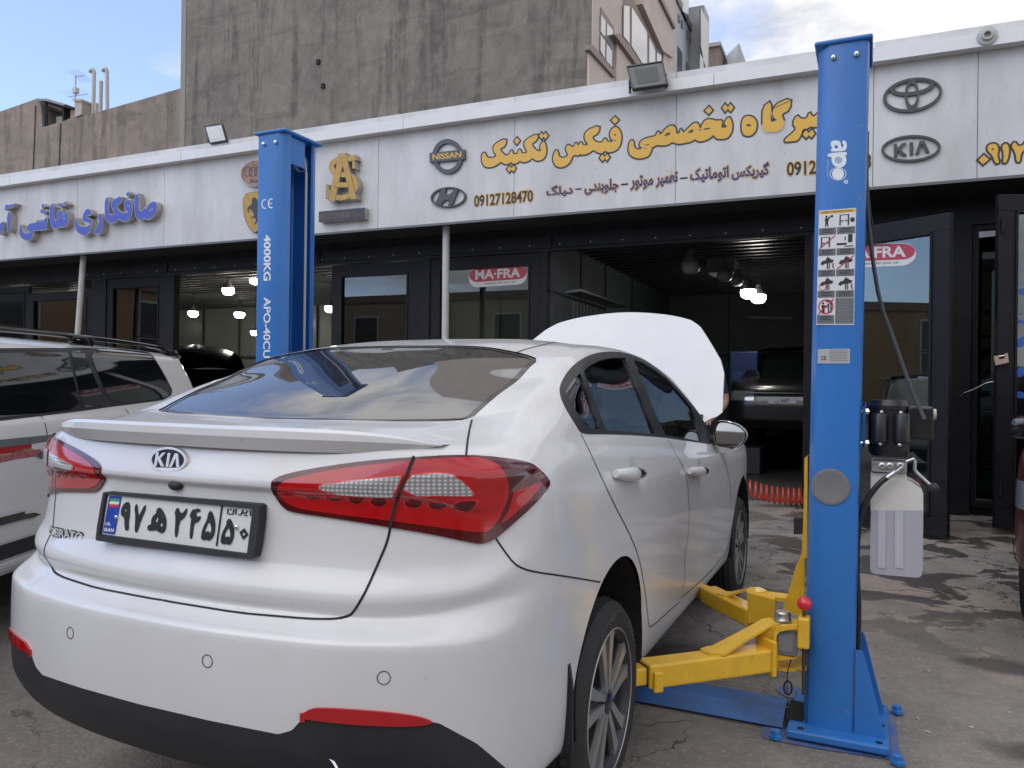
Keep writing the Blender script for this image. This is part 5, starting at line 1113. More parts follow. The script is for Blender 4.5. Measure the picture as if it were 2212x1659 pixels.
box_letters(s6, [([(1622, 128), (1648, 101), (1668, 125), (1642, 167)],), ([(730, 275), (748, 248), (768, 266), (790, 248), (807, 280), (785, 297), (760, 283)],), ([(822, 252), (842, 226), (862, 255), (840, 280)],), ([(535, 280), (550, 256), (577, 285), (548, 314)],), ([(515, 350), (535, 325), (562, 345), (585, 328), (602, 350), (575, 378), (550, 368), (535, 375)],), ([(60, 332), (75, 262), (110, 272), (150, 262), (187, 253), (165, 290), (130, 312), (100, 300), (78, 335)],)], ZL, 0, BLF, BOXS)
# AS monogram and phone plate
ZS_ = zz(600, 370, 340); BRONZE = mat('worn_gold_face', (.34, .19, .055), .35, .5, noise=(16, .8, (.50, .33, .06)))
s7 = thing('monogram_sign', 'gold box letter monogram of interlaced A and S over a small black plate', 'sign')
Sp = [(1880, 150), (1790, 178), (1700, 168), (1600, 180), (1500, 245), (1482, 330), (1540, 405), (1640, 430), (1760, 440), (1850, 480), (1890, 570), (1870, 680), (1800, 760), (1700, 805), (1580, 812), (1480, 770), (1440, 700)]
def bst(P, wd, db, nm='letter', it=2):
    pl = [onf(ZS_(*p), YF-db) for p in stroke(chaikin(P, it, False), wd)]
    q = MB(); q.prism([offset_poly(pl, .006)], FP, 0, db); o = q.build(nm, BOXS, s7); q = MB(); q.prism([pl], FP, db, db+.002); q.build('letter_face', BRONZE, o)
    q = MB(); q.prism([offset_poly(pl, .004)], FP, db-.001, db+.001); q.build('letter_edge', DKL, o)
bst(Sp, 78, .110); bst([(1650, 150), (1490, 860)], 95, .1135, it=0); bst([(1690, 160), (1850, 830)], 88, .1165, it=0); bst([(1540, 600), (1760, 600)], 70, .1195, it=0); bst([(1660, 90), (1664, 150)], 125, .107, it=0)
bst([(1425, 600), (1420, 820)], 40, .104, it=0); bst([(1840, 130), (1850, 330)], 40, .104, it=0)
s8 = thing('phone_plate', 'small black box plate with a dim brown phone number under the monogram', 'sign')
P = [onf(ZS_(*p), YF-.09) for p in [(1283, 1035), (2030, 968), (2030, 1150), (1283, 1208)]]
q = MB(); q.prism([P], FP, 0, .09); q.build('plate_box', BOXS, s8); q = MB(); q.prism([P], FP, .09, .092); q.build('plate_face', mat('plate_dark', (.03, .028, .034), .3), s8)
def ptext(txt, quad, off): 
    qd = [onf(ZS_(*p), YF-.09) for p in quad]; q = MB(); text_quad(q, txt, qd, FP, .0935, off); q.build('plate_text', mat('dim_copper', (.16, .10, .07), .5), s8)
ptext('09127299808', [(1302, 1078), (1788, 1035), (1788, 1125), (1302, 1170)], .01); ptext('\ufeea\ufee8\ufeb4\ufea4\ufee3 :', [(1822, 1055), (2010, 1040), (2010, 1100), (1822, 1115)], .008)
# copper oval with rings, and shield, half behind the left post
COP = mat('copper_face', (.30, .155, .10), .35, .5, noise=(10, .8, (.16, .10, .08)))
s9 = thing('oval_box_sign', 'copper oval box sign with linked rings beside the left blue post', 'sign')
def ell2(c, w, h, Y, n=40, tl=.06): return [onf(ZS_(c[0]+w*math.cos(2*math.pi*k/n), c[1]+h*math.sin(2*math.pi*k/n)-w*math.cos(2*math.pi*k/n)*tl), Y) for k in range(n)]
q = MB(); q.prism([ell2((250, 410), 243, 212, YF-.06)], FP, 0, .06); q.build('oval_box', mat('pale_rim', (.5, .49, .46), .5), s9)
q = MB(); q.prism([ell2((250, 408), 235, 205, YF-.06)], FP, .06, .062); q.build('oval_face', COP, s9)
for i, x in enumerate((125, 215, 305, 395)):
    q = MB(); q.prism([ell2((x, 385), 72, 82, YF-.06, 28), ell2((x, 385), 58, 68, YF-.06, 28)], FP, .062, .063+.0006*i); q.build('linked_ring', DKL, s9)
q = MB(); text_quad(q, 'Audi', [onf(ZS_(*p), YF-.06) for p in [(155, 505), (345, 490), (345, 555), (155, 572)]], FP, .064, .02); q.build('oval_text', DKL, s9)
s10 = thing('shield_sign', 'gold shield box sign with a dark rearing horse beside the left blue post', 'sign')
SH = chaikin([(50, 770), (235, 705), (420, 760), (420, 1000), (370, 1200), (300, 1330), (240, 1375), (200, 1350), (110, 1230), (55, 1050)], 1)
pl = [onf(ZS_(*p), YF-.05) for p in SH]
q = MB(); q.prism([offset_poly(pl, .008)], FP, 0, .05); q.build('shield_box', DKL, s10); q = MB(); q.prism([pl], FP, .05, .052); q.build('shield_face', BRONZE, s10)
q = MB(); q.prism([[onf(ZS_(*p), YF-.05) for p in chaikin([(200, 830), (215, 800), (270, 815), (300, 870), (330, 900), (325, 980), (290, 1080), (300, 1180), (250, 1250), (225, 1245), (265, 1180), (240, 1130), (180, 1150), (175, 1130), (235, 1100), (205, 1030), (150, 985), (145, 1040), (155, 1065), (130, 1050), (118, 990), (140, 945), (185, 930), (195, 880)], 1)]], FP, .052, .0535); q.build('horse', DKL, s10)
# flange on the coping
fl = thing('pipe_flange', 'round grey metal flange bolted on the white coping near the right edge', 'flange')
c = onf(ZC(1902, 136), 6.27); q = MB(); q.lathe([(0, .088), (.02, .086), (.026, .06), (.05, .045), (.05, .03), (.01, .028), (.01, .001)], FW(c[0], 6.27, c[1]), (0, -1, 0), 32); q.build('disc', mat('flange_grey', (.40, .40, .39), .5), fl, smooth=True)
# floodlights
def flood(label, quad, Z, Y, lens, legs):
    t = thing('floodlight', label, 'floodlight', (0, 0, 0), 'floodlights on the coping'); n_ = Vector((0, -1, 0))
    P = [Vector(ony(Z(*p), Y+dy)) for p, dy in quad]; c = sum(P, Vector())/4
    nn = (P[1]-P[0]).cross(P[3]-P[0]).normalized(); nn = -nn if nn.y > 0 else nn
    def quadp(k, d): return [c+(p-c)*k+nn*d for p in P]
    q = MB(); q.add(quadp(1, 0)+quadp(1, -.05)+quadp(.8, -.09), [(0, 1, 5, 4), (1, 2, 6, 5), (2, 3, 7, 6), (3, 0, 4, 7), (4, 5, 9, 8), (5, 6, 10, 9), (6, 7, 11, 10), (7, 4, 8, 11), (8, 9, 10, 11)]); q.add(quadp(1, 0)+quadp(.92, .0)+quadp(.92, -.01), [(0, 1, 5, 4), (1, 2, 6, 5), (2, 3, 7, 6), (3, 0, 4, 7), (4, 5, 9, 8), (5, 6, 10, 9), (6, 7, 11, 10), (7, 4, 8, 11)])
    q.build('housing', mat('flood_black', (.015, .016, .018), .4), t)
    q = MB(); q.add(quadp(.92, -.012), [(0, 1, 2, 3)]); lp = q.build('lens', lens[0], t); q = MB(); q.add(quadp(.62, -.008), [(0, 1, 2, 3)]); q.build('led_panel', lens[1], lp)
    q = MB(); b0 = (P[3]+P[2])/2; wv = (P[2]-P[3])*.5
    for s_ in (-1, 1): q.tube([c+wv*s_*1.03+nn*-.03, c+wv*s_*1.03+nn*-.03+Vector((0, .02, -.16)), Vector(((c+wv*s_*1.0).x, c.y+.06, legs))], .012, 6)
    q.build('bracket', mat('flood_black', (.015, .016, .018), .4), t)
flood('small floodlight with pale lens on the coping left of the left lift post', [((1252, 773), 0), ((1360, 757), 0), ((1390, 862), -.08), ((1285, 880), -.08)], zz(0, 0, 900), 6.33, (mat('lens_pale', (.42, .43, .42), .25, 0, .6), mat('led_pale', (.50, .51, .49), .4)), zt-.02)
flood('large floodlight with grey lens on the coping below the beige building', [((508, 730), 0), ((918, 668), 0), ((970, 925), -.12), ((575, 982), -.12)], ZR, 6.22, (mat('lens_grey', (.085, .09, .095), .45, 0, .1), mat('led_grey', (.05, .055, .055), .5)), zt-.03)
# stickers on the panes
RED_S = mat('sticker_red', (.42, .03, .045), .35); WH_S = mat('sticker_white', (.60, .60, .58), .4)
def sticker(label, mp2, quad, d):
    """quad: 4 corner 2-D coords, mp2(a,b,depth)"""
    t = thing('window_sticker', label, 'sticker')
    def bil(u, v): return tuple((quad[3][i]*(1-u)+quad[2][i]*u)*(1-v)+(quad[0][i]*(1-u)+quad[1][i]*u)*v for i in (0, 1))
    def cap(mx_, my, top=1., bot=0.):
        P = []; r = .5-my; hx = .16
        for k in range(9): a = math.pi/2+math.pi*k/8; P.append((hx+hx*math.cos(a)*(1-mx_*4), (top+bot)/2+(top-bot)/2*math.sin(a)*(1-2*my)))
        for k in range(9): a = -math.pi/2+math.pi*k/8; P.append((1-hx+hx*math.cos(a)*(1-mx_*4), (top+bot)/2+(top-bot)/2*math.sin(a)*(1-2*my)))
        return [bil(*p) for p in P]
    q = MB(); q.prism([cap(0, 0)], mp2, 0, d); b = q.build('sticker_base', WH_S, t)
    q = MB(); q.prism([cap(.02, .06, 1, .22)], mp2, d, d+.001); q.build('sticker_field', RED_S, t)
    q = MB(); text_quad(q, 'MA\u00b7FRA', [bil(.12, .86), bil(.88, .86), bil(.88, .38), bil(.12, .38)], mp2, d+.0022, .03); q.build('sticker_text', WH_S, t)
    q = MB(); text_quad(q, 'cosmetics for your car', [bil(.27, .22), bil(.80, .22), bil(.80, .07), bil(.27, .07)], mp2, d+.0012, .004); q.build('sticker_slogan', BLACKL, t)
YP = YW+.045
sticker('red and white oval sticker on the window left of the garage opening', lambda a, b, d: FW(a, YP-d, b), [onf(Z2_(*p), YP) for p in [(1405, 1032), (1768, 1010), (1768, 1130), (1405, 1155)]], .003)
# on the open leaf: find leaf-plane coords of a pixel
def onleaf(mpl, p):
    A = Vector(mpl(0, .03, 0)); u = (Vector(mpl(1, .03, 0))-A); n_ = Vector((-u.y, u.x, 0)).normalized(); d = Vector(ray(*p)); X = Vector(CAM)+d*((A-Vector(CAM)).dot(n_)/d.dot(n_)); return ((X-A).dot(u), X.z)
ZD = zz(1900, 500, 660)
sticker('faded red and white oval sticker on the open door leaf', lambda a, b, d: mpl1(a, .03-d, b), [onleaf(mpl1, ZD(*p)) for p in [(640, 370), (1312, 355), (1312, 545), (640, 575)]], .003)
t = thing('door_lettering', 'blue Persian letters on the glass of the right door leaf', 'sign'); BLS = mat('sticker_blue', (.02, .10, .42), .4)
ZE = zz(2300, 450, 260, 784)
for P in ([(745, 830), (770, 810), (800, 830), (800, 870), (760, 870)], [(720, 1055), (735, 1035), (750, 1060), (800, 1050), (800, 1082), (735, 1085)], [(705, 1240), (740, 1200), (770, 1180), (800, 1170), (800, 1250), (720, 1270)], [(705, 1470), (730, 1420), (800, 1400), (800, 1470), (720, 1490)], [(755, 1010), (765, 1000), (775, 1012), (765, 1022)], [(700, 1600), (740, 1590), (800, 1610), (800, 1650), (705, 1640)]):
    q = MB(); q.prism([[onleaf(mpl2, ZE(*p)) for p in chaikin(P, 2)]], lambda a, b, d: mpl2(a, .03-d, b), 0, .002); q.build('letter', BLS, t)
# ================================================================== TWO-POST LIFT
YL = .774
def post(name_label, xi, sg, group, lean=0., w_=.185):
    """xi = inner (car side) x ; sg=+1 post lies to +x"""
    t = thing('lift_post', name_label, 'lift post', (xi+sg*.09, .91, 0), group)
    y0, y1, th, H_ = YL, 1.055, .012, 2.615
    X = lambda a: xi+sg*a
    r = .02
    outl = [(0, .05+y0), (.018, y0+.012), (.045, y0), (w_-r, y0), (w_-.006, y0+.006), (w_, y0+r), (w_, y1-r), (w_-.006, y1-.006), (w_-r, y1), (.045, y1), (.018, y1-.012), (0, y1-.05)]
    inn = [(th, y1-.055), (.03, y1-.02), (.05, y1-th), (w_-r, y1-th), (w_-th, y1-r), (w_-th, y0+r), (w_-r, y0+th), (.05, y0+th), (.03, y0+.02), (th, y0+.055)]
    q = MB(); P = [(X(a), b) for a, b in outl+inn]
    q.prism([P], lambda a, b, d: (a+lean*d, b, d), .045, H_, back=True); q.build('column', BLUE, t, smooth=True)
    q = MB(); q.bbox((min(X(-.012), X(w_+.012))+lean*H_, y0-.012, H_), (max(X(-.012), X(w_+.012))+lean*H_, y1+.012, H_+.018), .008); q.build('top_plate', BLUE, t)
    for a in (.055, .135):
        q = MB(); q.lathe([(0, .011), (.009, .011), (.013, .007), (.014, .0005)], (X(a)+lean*H_, y0, H_-.05), (0, -1, 0), 6); q.build('bolt', CHROME, t)
    return t, X
lp, XR = post('blue lift post with safety stickers, yellow arms at its foot, in the right foreground', 1.388, 1, 'lift posts', .0105, .178)
lq, XL = post('blue lift post lettered 4000KG behind the white saloon', -1.151, -1, 'lift posts')
# left post: pulley bracket, cable
q = MB(); q.box((-1.30, .83, 2.44), (-1.17, .845, 2.61)); q.box((-1.175, .83, 2.47), (-1.165, .95, 2.61)); q.build('pulley_bracket', BLUE, lq)
q = MB(); q.lathe([(0, .05), (.02, .05)], (-1.19, .93, 2.50), (1, 0, 0), 20); q.tube([(-1.175, .975, .4), (-1.175, .975, 2.45), (-1.18, .96, 2.53)], .007, 6); q.build('cable', mat('cable_grey', (.45, .45, .43), .5, .4), lq)
# lettering on faces
def PF(a, b, d): return (a, YL-d, b)
def onp(p): X = ony(p, YL); return (X[0], X[2])
def vtext(parent, txt, corners, Z, off=.02, name='lettering', m=LET_W):   # text reading downwards ; corners: start-top-right, ... given as px of TL,TR,BR,BL of upright glyph box
    q = MB(); text_quad(q, txt, [onp(Z(*p)) for p in corners], PF, .0015, off); return q.build(name, m, parent)
ZK = zz(600, 370, 340); ZM = zz(600, 250, 900)
q = MB()
for k, c in enumerate(((405, 912), (510, 902))):
    P = [(c[0]+45*math.cos(a), c[1]+72*math.sin(a)) for a in [math.pi*(.36+1.28*i/14) for i in range(15)]]
    q.prism([[onp(ZK(*p)) for p in stroke(P, 17)]], PF, 0, .0015)
    if k: q.prism([[onp(ZK(*p)) for p in stroke([(470, 906), (522, 902)], 15)]], PF, 0, .0019)
q.build('ce_mark', LET_W, lq)
vtext(lq, '4000KG', [(190, 828), (190, 1110), (145, 1112), (148, 828)], ZM, .03); vtext(lq, 'APO-40CU', [(190, 1212), (186, 1585), (143, 1587), (147, 1212)], ZM, .02)
# right post logo "apo"
ZG = zz(1950, 60, 300, 1244)
def lay(P, holes=(), it=1, m=LET_W, d=.0015, nm='logo_mark'):
    q = MB(); q.prism([[onp(ZG(*p)) for p in (chaikin(P, it) if it else P)]]+[[onp(ZG(*p)) for p in chaikin(h, it)] for h in holes], PF, 0, d); return q.build(nm, m, lp)
def ringp(c, r0, r1, n=32): return [(c[0]+r0*math.cos(2*math.pi*k/n), c[1]+r1*math.sin(2*math.pi*k/n)) for k in range(n)]
lay([(525, 1255), (530, 1220), (560, 1207), (600, 1210), (628, 1222), (635, 1280), (655, 1282), (662, 1250), (645, 1238), (650, 1207), (680, 1215), (695, 1245), (690, 1290), (672, 1318), (530, 1325), (527, 1298), (545, 1292)], [[(560, 1262), (590, 1255), (605, 1275), (600, 1290), (570, 1292)]])
lay([(495, 1342), (672, 1325), (695, 1330), (690, 1360), (675, 1362), (690, 1400), (685, 1450), (650, 1485), (605, 1492), (560, 1470), (535, 1430), (535, 1375), (495, 1378)], [ringp((605, 1412), 36, 34, 16)])
lay(ringp((605, 1412), 27, 26, 20), [], 0, nm='logo_wheel'); lay(ringp((605, 1412), 9, 9, 12), [], 0, BLUE, .0022, 'logo_wheel')
for k in range(6): a = k*math.pi/3+.3; lay(ringp((605+17*math.cos(a), 1412+17*math.sin(a)), 5, 5, 8), [], 0, BLUE, .0022, 'logo_wheel')
lay(ringp((602, 1555), 86, 68), [ringp((602, 1555), 79, 61)], 0); lay(ringp((602, 1555), 62, 58), [], 0)
lay(ringp((685, 1637), 21, 20, 20), [], 0); 
q = MB(); text_quad(q, 'R', [onp(ZG(*p)) for p in [(695, 1628), (695, 1647), (675, 1647), (675, 1628)]], PF, .0024, .03); q.build('logo_mark', BLUE, lp)
vtext(lp, 'GARAGE EQUIPMENT', [(503, 1405), (498, 1595), (488, 1595), (492, 1405)], ZG, .0)
# safety sticker
ZD = zz(1900, 500, 660)
t = thing('safety_sticker', 'white and grey safety instruction sticker with yellow header on the right lift post', 'sticker')
SW = mat('st_white', (.66, .67, .68), .45); SG = mat('st_grey', (.135, .14, .15), .5); SY = mat('st_yellow', (.72, .42, .03), .45); SB = mat('st_black', (.02, .02, .022), .5); SR_ = mat('st_red', (.5, .02, .04), .45)
def lerp(a, b, t_): return tuple(x+(y-x)*t_ for x, y in zip(a, b))
TLc, TRc, BRc, BLc = [onp(ZD(*p)) for p in [(494, 90), (806, 66), (787, 1046), (472, 1046)]]
def SQ(u, v): return lerp(lerp(TLc, TRc, u), lerp(BLc, BRc, u), v)      # v down
def spoly(P, m, d, nm='picture', it=0, mbb=None):
    q = MB(); q.prism([[SQ(*p) for p in (chaikin(P, it) if it else P)]], PF, 0, d); return q.build(nm, m, t)
def rc(u0, v0, u1, v1): return [(u0, v0), (u1, v0), (u1, v1), (u0, v1)]
spoly(rc(0, 0, 1, 1), SW, .001, 'sheet'); spoly(rc(.015, .006, .985, .032), SY, .0016, 'header')
q = MB(); text_quad(q, 'SAFETY INSTRUCTIONS', [SQ(.09, .012), SQ(.90, .012), SQ(.90, .027), SQ(.09, .027)], PF, .0021, .01); q.build('header_text', SB, t)
rows = [.036, .221, .403, .585, .768, .995]
for r in range(5):
    v0, v1 = rows[r], rows[r+1]-.004; vs = v0+(v1-v0)*.66
    for c in range(2):
        u0, u1 = (.015, .478) if c == 0 else (.502, .985)
        if r == 4 and c == 1:
            spoly(rc(u0, v0, u1, v1), SG, .0014, 'caption')
            q = MB()
            for k in range(15): q.prism([[SQ(*p) for p in rc(u0+.06, v0+.01+k*.0142, u1-.05-(k % 3)*.04, v0+.0135+k*.0142)]], PF, 0, .0019)
            q.build('caption_lines', mat('cap', (.24, .25, .27), .5), t); continue
        spoly(rc(u0, vs, u1, v1), SG, .0014, 'caption')
        q = MB()
        for k in range(3): q.prism([[SQ(*p) for p in rc(u0+.09, vs+.012+k*.013, u1-.07-(k % 2)*.06, vs+.017+k*.013)]], PF, 0, .0019)
        q.build('caption_lines', SB, t)
        spoly(rc(u0+.004, v0+.002, u1-.004, vs), SW, .0014, 'panel')
        def U(x, y): return (u0+(u1-u0)*x, v0+(vs-v0)*y)
        B = []
        if (r, c) == (0, 0): B = [ringp((.42, .2), .07, .09, 12), [(.32, .36), (.36, .3), (.48, .3), (.62, .16), (.68, .2), (.55, .4), (.52, .62), (.56, .92), (.48, .92), (.44, .66), (.42, .92), (.34, .92), (.36, .6)], [(.66, .1), (.8, .08), (.82, .24), (.68, .26)]]
        elif (r, c) in ((0, 1), (1, 0)): B = [[(.12, .12), (.66, .10), (.66, .16), (.20, .17), (.20, .9), (.12, .9)], [(.58, .12), (.66, .12), (.66, .9), (.58, .9)], [(.22, .55), (.34, .5), (.36, .58), (.22, .65)], [(.44, .5), (.56, .54), (.56, .62), (.44, .58)]]+([ringp((.84, .52), .13, .17, 12)] if r == 0 else [])
        elif (r, c) == (1, 1): B = [[(.0, .62), (.55, .62), (.55, .78), (.0, .78)], [(.62, .0), (.86, .0), (.86, .6), (.62, .6)], [(.45, .85), (.9, .82), (.9, .9), (.4, .92)], [(.42, .2), (.46, .16), (.5, .2), (.48, .45), (.44, .45)]]
        elif (r, c) == (4, 0): B = [ringp((.34, .3), .07, .06, 12), [(.25, .42), (.36, .38), (.6, .5), (.58, .56), (.42, .52), (.44, .86), (.28, .86)], [(.62, .3), (.7, .3), (.7, .85), (.62, .85)], [(.76, .15), (.84, .15), (.84, .85), (.76, .85)], [(.5, .16), (.9, .12), (.9, .2), (.5, .24)]]
        else:
            B = [[(.14, .52), (.24, .34), (.42, .3), (.46, .16), (.66, .12), (.76, .26), (.88, .26), (.88, .44), (.14, .62)], [(.5, .04), (.58, .04), (.58, .95), (.5, .95)], [(.62, .45), (.68, .45), (.68, .95), (.62, .95)], ringp((.27, .58), .06, .08, 10), ringp((.76, .44), .06, .08, 10)]
            if (r, c) in ((2, 0), (3, 1)): B += [[(.84, .52), (.92, .56), (.88, .72), (.94, .95), (.86, .9), (.82, .74)]]
        for k, P in enumerate(B): spoly([U(*p) for p in P], SB, .0019+.00012*k, 'pictogram')
        if (r, c) in ((1, 0), (2, 1), (4, 0)): spoly([U(*p) for p in [(.04, .93), (.93, .02), (.96, .06), (.07, .98)]], SR_, .0032, 'red_bar')
        if (r, c) in ((3, 0), (4, 0)):
            cx, cy, ra, rb = (.28, .7, .2, .27) if r == 3 else (.5, .5, .44, .44)
            q = MB(); q.prism([[SQ(*U(*p)) for p in ringp((cx, cy), ra, rb, 28)], [SQ(*U(*p)) for p in ringp((cx, cy), ra*.86, rb*.86, 28)]], PF, 0, .0034); q.build('red_ring', SR_, t)
t = thing('rating_plate', 'small silver rating plate with CE mark on the right lift post', 'plate')
P = [onp(ZD(*p)) for p in [(484, 1250), (754, 1246), (752, 1370), (482, 1370)]]
q = MB(); q.prism([P], PF, 0, .0015); q.build('sheet', mat('plate_silver', (.50, .50, .50), .35, .3), t)
q = MB(); text_quad(q, 'CE', [onp(ZD(*p)) for p in [(512, 1308), (556, 1307), (556, 1340), (512, 1341)]], PF, .0022, .02); q.build('ce_text', SB, t)
q = MB()
for k in range(7): q.prism([[onp(ZD(*p)) for p in [(583, 1262+k*14), (735, 1260+k*14), (735, 1262.5+k*14), (583, 1265+k*14)]]], PF, 0, .002)
q.build('rule_lines', SB, t)
c = onp(ZD(590, 1062-0+0)); c = onp(zz(1900, 900, 660)(591, 1062)); q = MB(); q.lathe([(0, .068), (.004, .068), (.006, .060), (.004, .052), (.004, .001)], (c[0], YL, c[1]), (0, -1, 0), 48); q.build('access_cap', mat('cap_grey', (.17, .17, .175), .5), lp, smooth=True)
# base plate, gussets, bolts
q = MB(); q.bbox((1.335, .705, .012), (1.685, 1.13, .045), .008); q.build('base_plate', BLUE, lp)
for Y in (YL+.001, 1.03):
    q = MB(); q.prism([[(1.570, .045), (1.672, .045), (1.60, .335), (1.592, .352), (1.570, .352)]], lambda a, b, d: (a, d, b), Y+.014, Y); q.build('gusset', BLUE, lp)
for x, y in ((1.385, .735), (1.652, .735), (1.66, .90), (1.66, 1.10)):
    q = MB(); q.lathe([(0, .013), (.0018, .013), (.0018, .0005)], (x, y, .0445), (0, 0, 1), 16); q.build('bolt_hole', GAPM, lp)
for x, y in ((1.71, .68), (1.72, 1.16), (1.30, .70)):
    q = MB(); q.lathe([(0, .026), (.012, .026), (.014, .02), (.03, .019), (.032, .001)], (x, y, .006), (0, 0, 1), 6); q.build('anchor_bolt', BLUE, lp)
q = MB(); q.bbox((-1.40, .705, .012), (-1.08, 1.13, .045), .008); q.build('base_plate', BLUE, lq)
# floor cover between posts
fc = thing('floor_cover', 'flat blue painted steel cover plate on the ground at the foot of the post', 'cover plate', (0, .9, 0))
q = MB(); q.prism([[(.79, .012), (.80, .018), (.885, .048), (1.01, .048), (1.03, .010), (1.02, .010), (1.0, .040), (.89, .040), (.80, .010)]], lambda a, b, d: (d, a, b), -1.06, 1.315, back=True); q.build('cover_sheet', mat('worn_blue', (.045, .15, .42), .45, noise=(8, .8, (.06, .10, .20))), fc)
q = MB(); q.box((1.325, .80, .012), (1.388, .99, .05)); q.build('cover_gap', GAPM, fc)
# carriage + arms (yellow)
ca = thing('lift_carriage', 'yellow lift carriage with swing arms at the foot of the right blue post', 'lift arm', (1.35, .95, 0))
ZO = zz(1900, 900, 660)
def yprism(P, Z, Y0, Y1, name, m=YEL, parent=ca):
    q = MB(); q.prism([[(lambda X: (X[0], X[2]))(ony(Z(*p), Y0)) for p in P]], lambda a, b, d: (a, d, b), Y1, Y0, back=True); return q.build(name, m, parent)
yprism([(372, 825), (398, 806), (400, 830), (395, 1660), (350, 1660), (368, 1200)], ZO, .90, 1.0, 'carriage_tube')
yprism([(1608, 0), (1608, 715), (1280, 665), (1300, 560), (1360, 380), (1410, 230), (1470, 0), (1530, -130), (1568, -229), (1612, -240)], ZB, .97, .985, 'gusset')
yprism([(0, 0), (1, 0), (1, 1), (0, 1)], lambda x, y: ZO(282+78*x, 1325+(1380+80-1325)*y), 1.02, 1.08, 'rubber_pad', BLKP)
def arm(A, Bp, zt_, zb_, wd, name):
    A = Vector(A); Bv = Vector(Bp); u = (Bv-A); Ln = u.length; u /= Ln; n_ = Vector((-u.y, u.x))
    def mp(a, b, z): p = A+u*a+n_*b; return (p.x, p.y, z)
    q = MB(); q.bbox((0, -wd/2, zb_), (Ln, wd/2, zt_), .008, mp); return q.build(name, YEL, ca, smooth=False), mp, Ln
# rear arm: front (camera side) lower edge runs (.92,.31)->(1.288,.68)
d_ = Vector((1.288-.917, .68-.309)).normalized(); nn_ = Vector((-d_.y, d_.x)); off = nn_*.045
a1, m1, Ln1 = arm(Vector((.917, .309))+off, Vector((1.288, .68))+off, .34, .255, .09, 'outer_arm')
q = MB(); q.bbox((-.10, -.032, .268), (.02, .032, .328), .005, m1); q.build('inner_arm', YEL, a1)
q = MB(); q.box((-.004, -.036, .264), (.0, .036, .332), m1); q.build('arm_mouth', GAPM, a1)
q = MB(); q.bbox((.012, -.058, .245), (.05, -.044, .318), .006, m1); q.build('stop_tab', YEL, a1)
q = MB(); q.bbox((Ln1-.006, -.055, .242), (Ln1+.012, .05, .372), .004, m1); q.build('end_plate', YEL, a1)
# pivot yoke
q = MB()
pc = Vector((1.315, .80))
def disc(c, r, z0, z1, ex=None):
    P = [(c.x+r*math.cos(2*math.pi*k/28), c.y+r*math.sin(2*math.pi*k/28)) for k in range(28)]
    q.prism([P], lambda a, b, d: (a, b, d), z0, z1, back=True)
disc(pc, .058, .392, .408); q.box((1.30, .77, .392), (1.40, .90, .407)); q.build('pivot_plate', YEL, ca); q = MB(); disc(pc, .056, .245, .258)
q.box((1.29, .79, .2455), (1.40, .92, .2575)); q.build('pivot_plate', YEL, ca)
q = MB(); q.lathe([(0, .03), (.004, .033), (.02, .033), (.024, .03), (.045, .029), (.05, .024), (.05, .001)], (pc.x-.005, pc.y, .408), (0, 0, 1), 28); q.build('pivot_pin', STEEL, ca, smooth=True)
q = MB(); V = []
W4 = lambda px, z: onz(ZB(*px), z)
sa = [W4((62, 1190), .346), W4((150, 1160), .348), W4((240, 1147), .350), W4((640, 940), .385), W4((985, 748), .412), W4((1090, 735), .420), W4((1200, 765), .418), W4((1255, 800), .412)]
sb = [W4((100, 1230), .346), W4((200, 1262), .348), W4((430, 1272), .350), W4((780, 1040), .385), W4((1080, 870), .412), W4((1180, 835), .420), W4((1230, 830), .418), W4((1262, 825), .412)]
for a, b in zip(sa, sb): V += [tuple(a), tuple(b), (b[0], b[1], b[2]-.009), (a[0], a[1], a[2]-.009)]
F = []
for i in range(len(sa)-1):
    for k in range(4): F.append((4*i+k, 4*i+(k+1) % 4, 4*i+4+(k+1) % 4, 4*i+4+k))
F += [(3, 2, 1, 0), (4*len(sa)-4, 4*len(sa)-3, 4*len(sa)-2, 4*len(sa)-1)]
q.add(V, F); q.build('strap', YEL, ca)
# yoke web + grey end cap
yc = YL-.085
yprism([(1140, 1100), (1150, 960), (1180, 900), (1240, 860), (1500, 850), (1500, 905), (1360, 920), (1240, 945), (1195, 1000), (1188, 1080), (1205, 1150), (1205, 1500), (1150, 1500)], ZB, .70, .72, 'yoke')
yprism([(900, 1070), (920, 960), (1100, 880), (1220, 860), (1180, 900), (1150, 960), (1140, 1100), (1140, 1200)], ZB, .735, .80, 'yoke')
yprism(chaikin([(1190, 1060), (1195, 980), (1240, 935), (1330, 925), (1440, 940), (1500, 990), (1508, 1100), (1490, 1290), (1460, 1310), (1210, 1270)], 1), ZB, .715, .74, 'end_cap', mat('cap_grey2', (.15, .155, .165), .5))
yprism([(1225, 975), (1445, 990), (1440, 1255), (1225, 1225)], ZB, .712, .7149, 'end_cap_panel', mat('cap_grey3', (.19, .195, .205), .5))
yprism([(1205, 1290), (1460, 1330), (1490, 1300), (1480, 1340), (1210, 1375)], ZB, .72, .82, 'yoke')
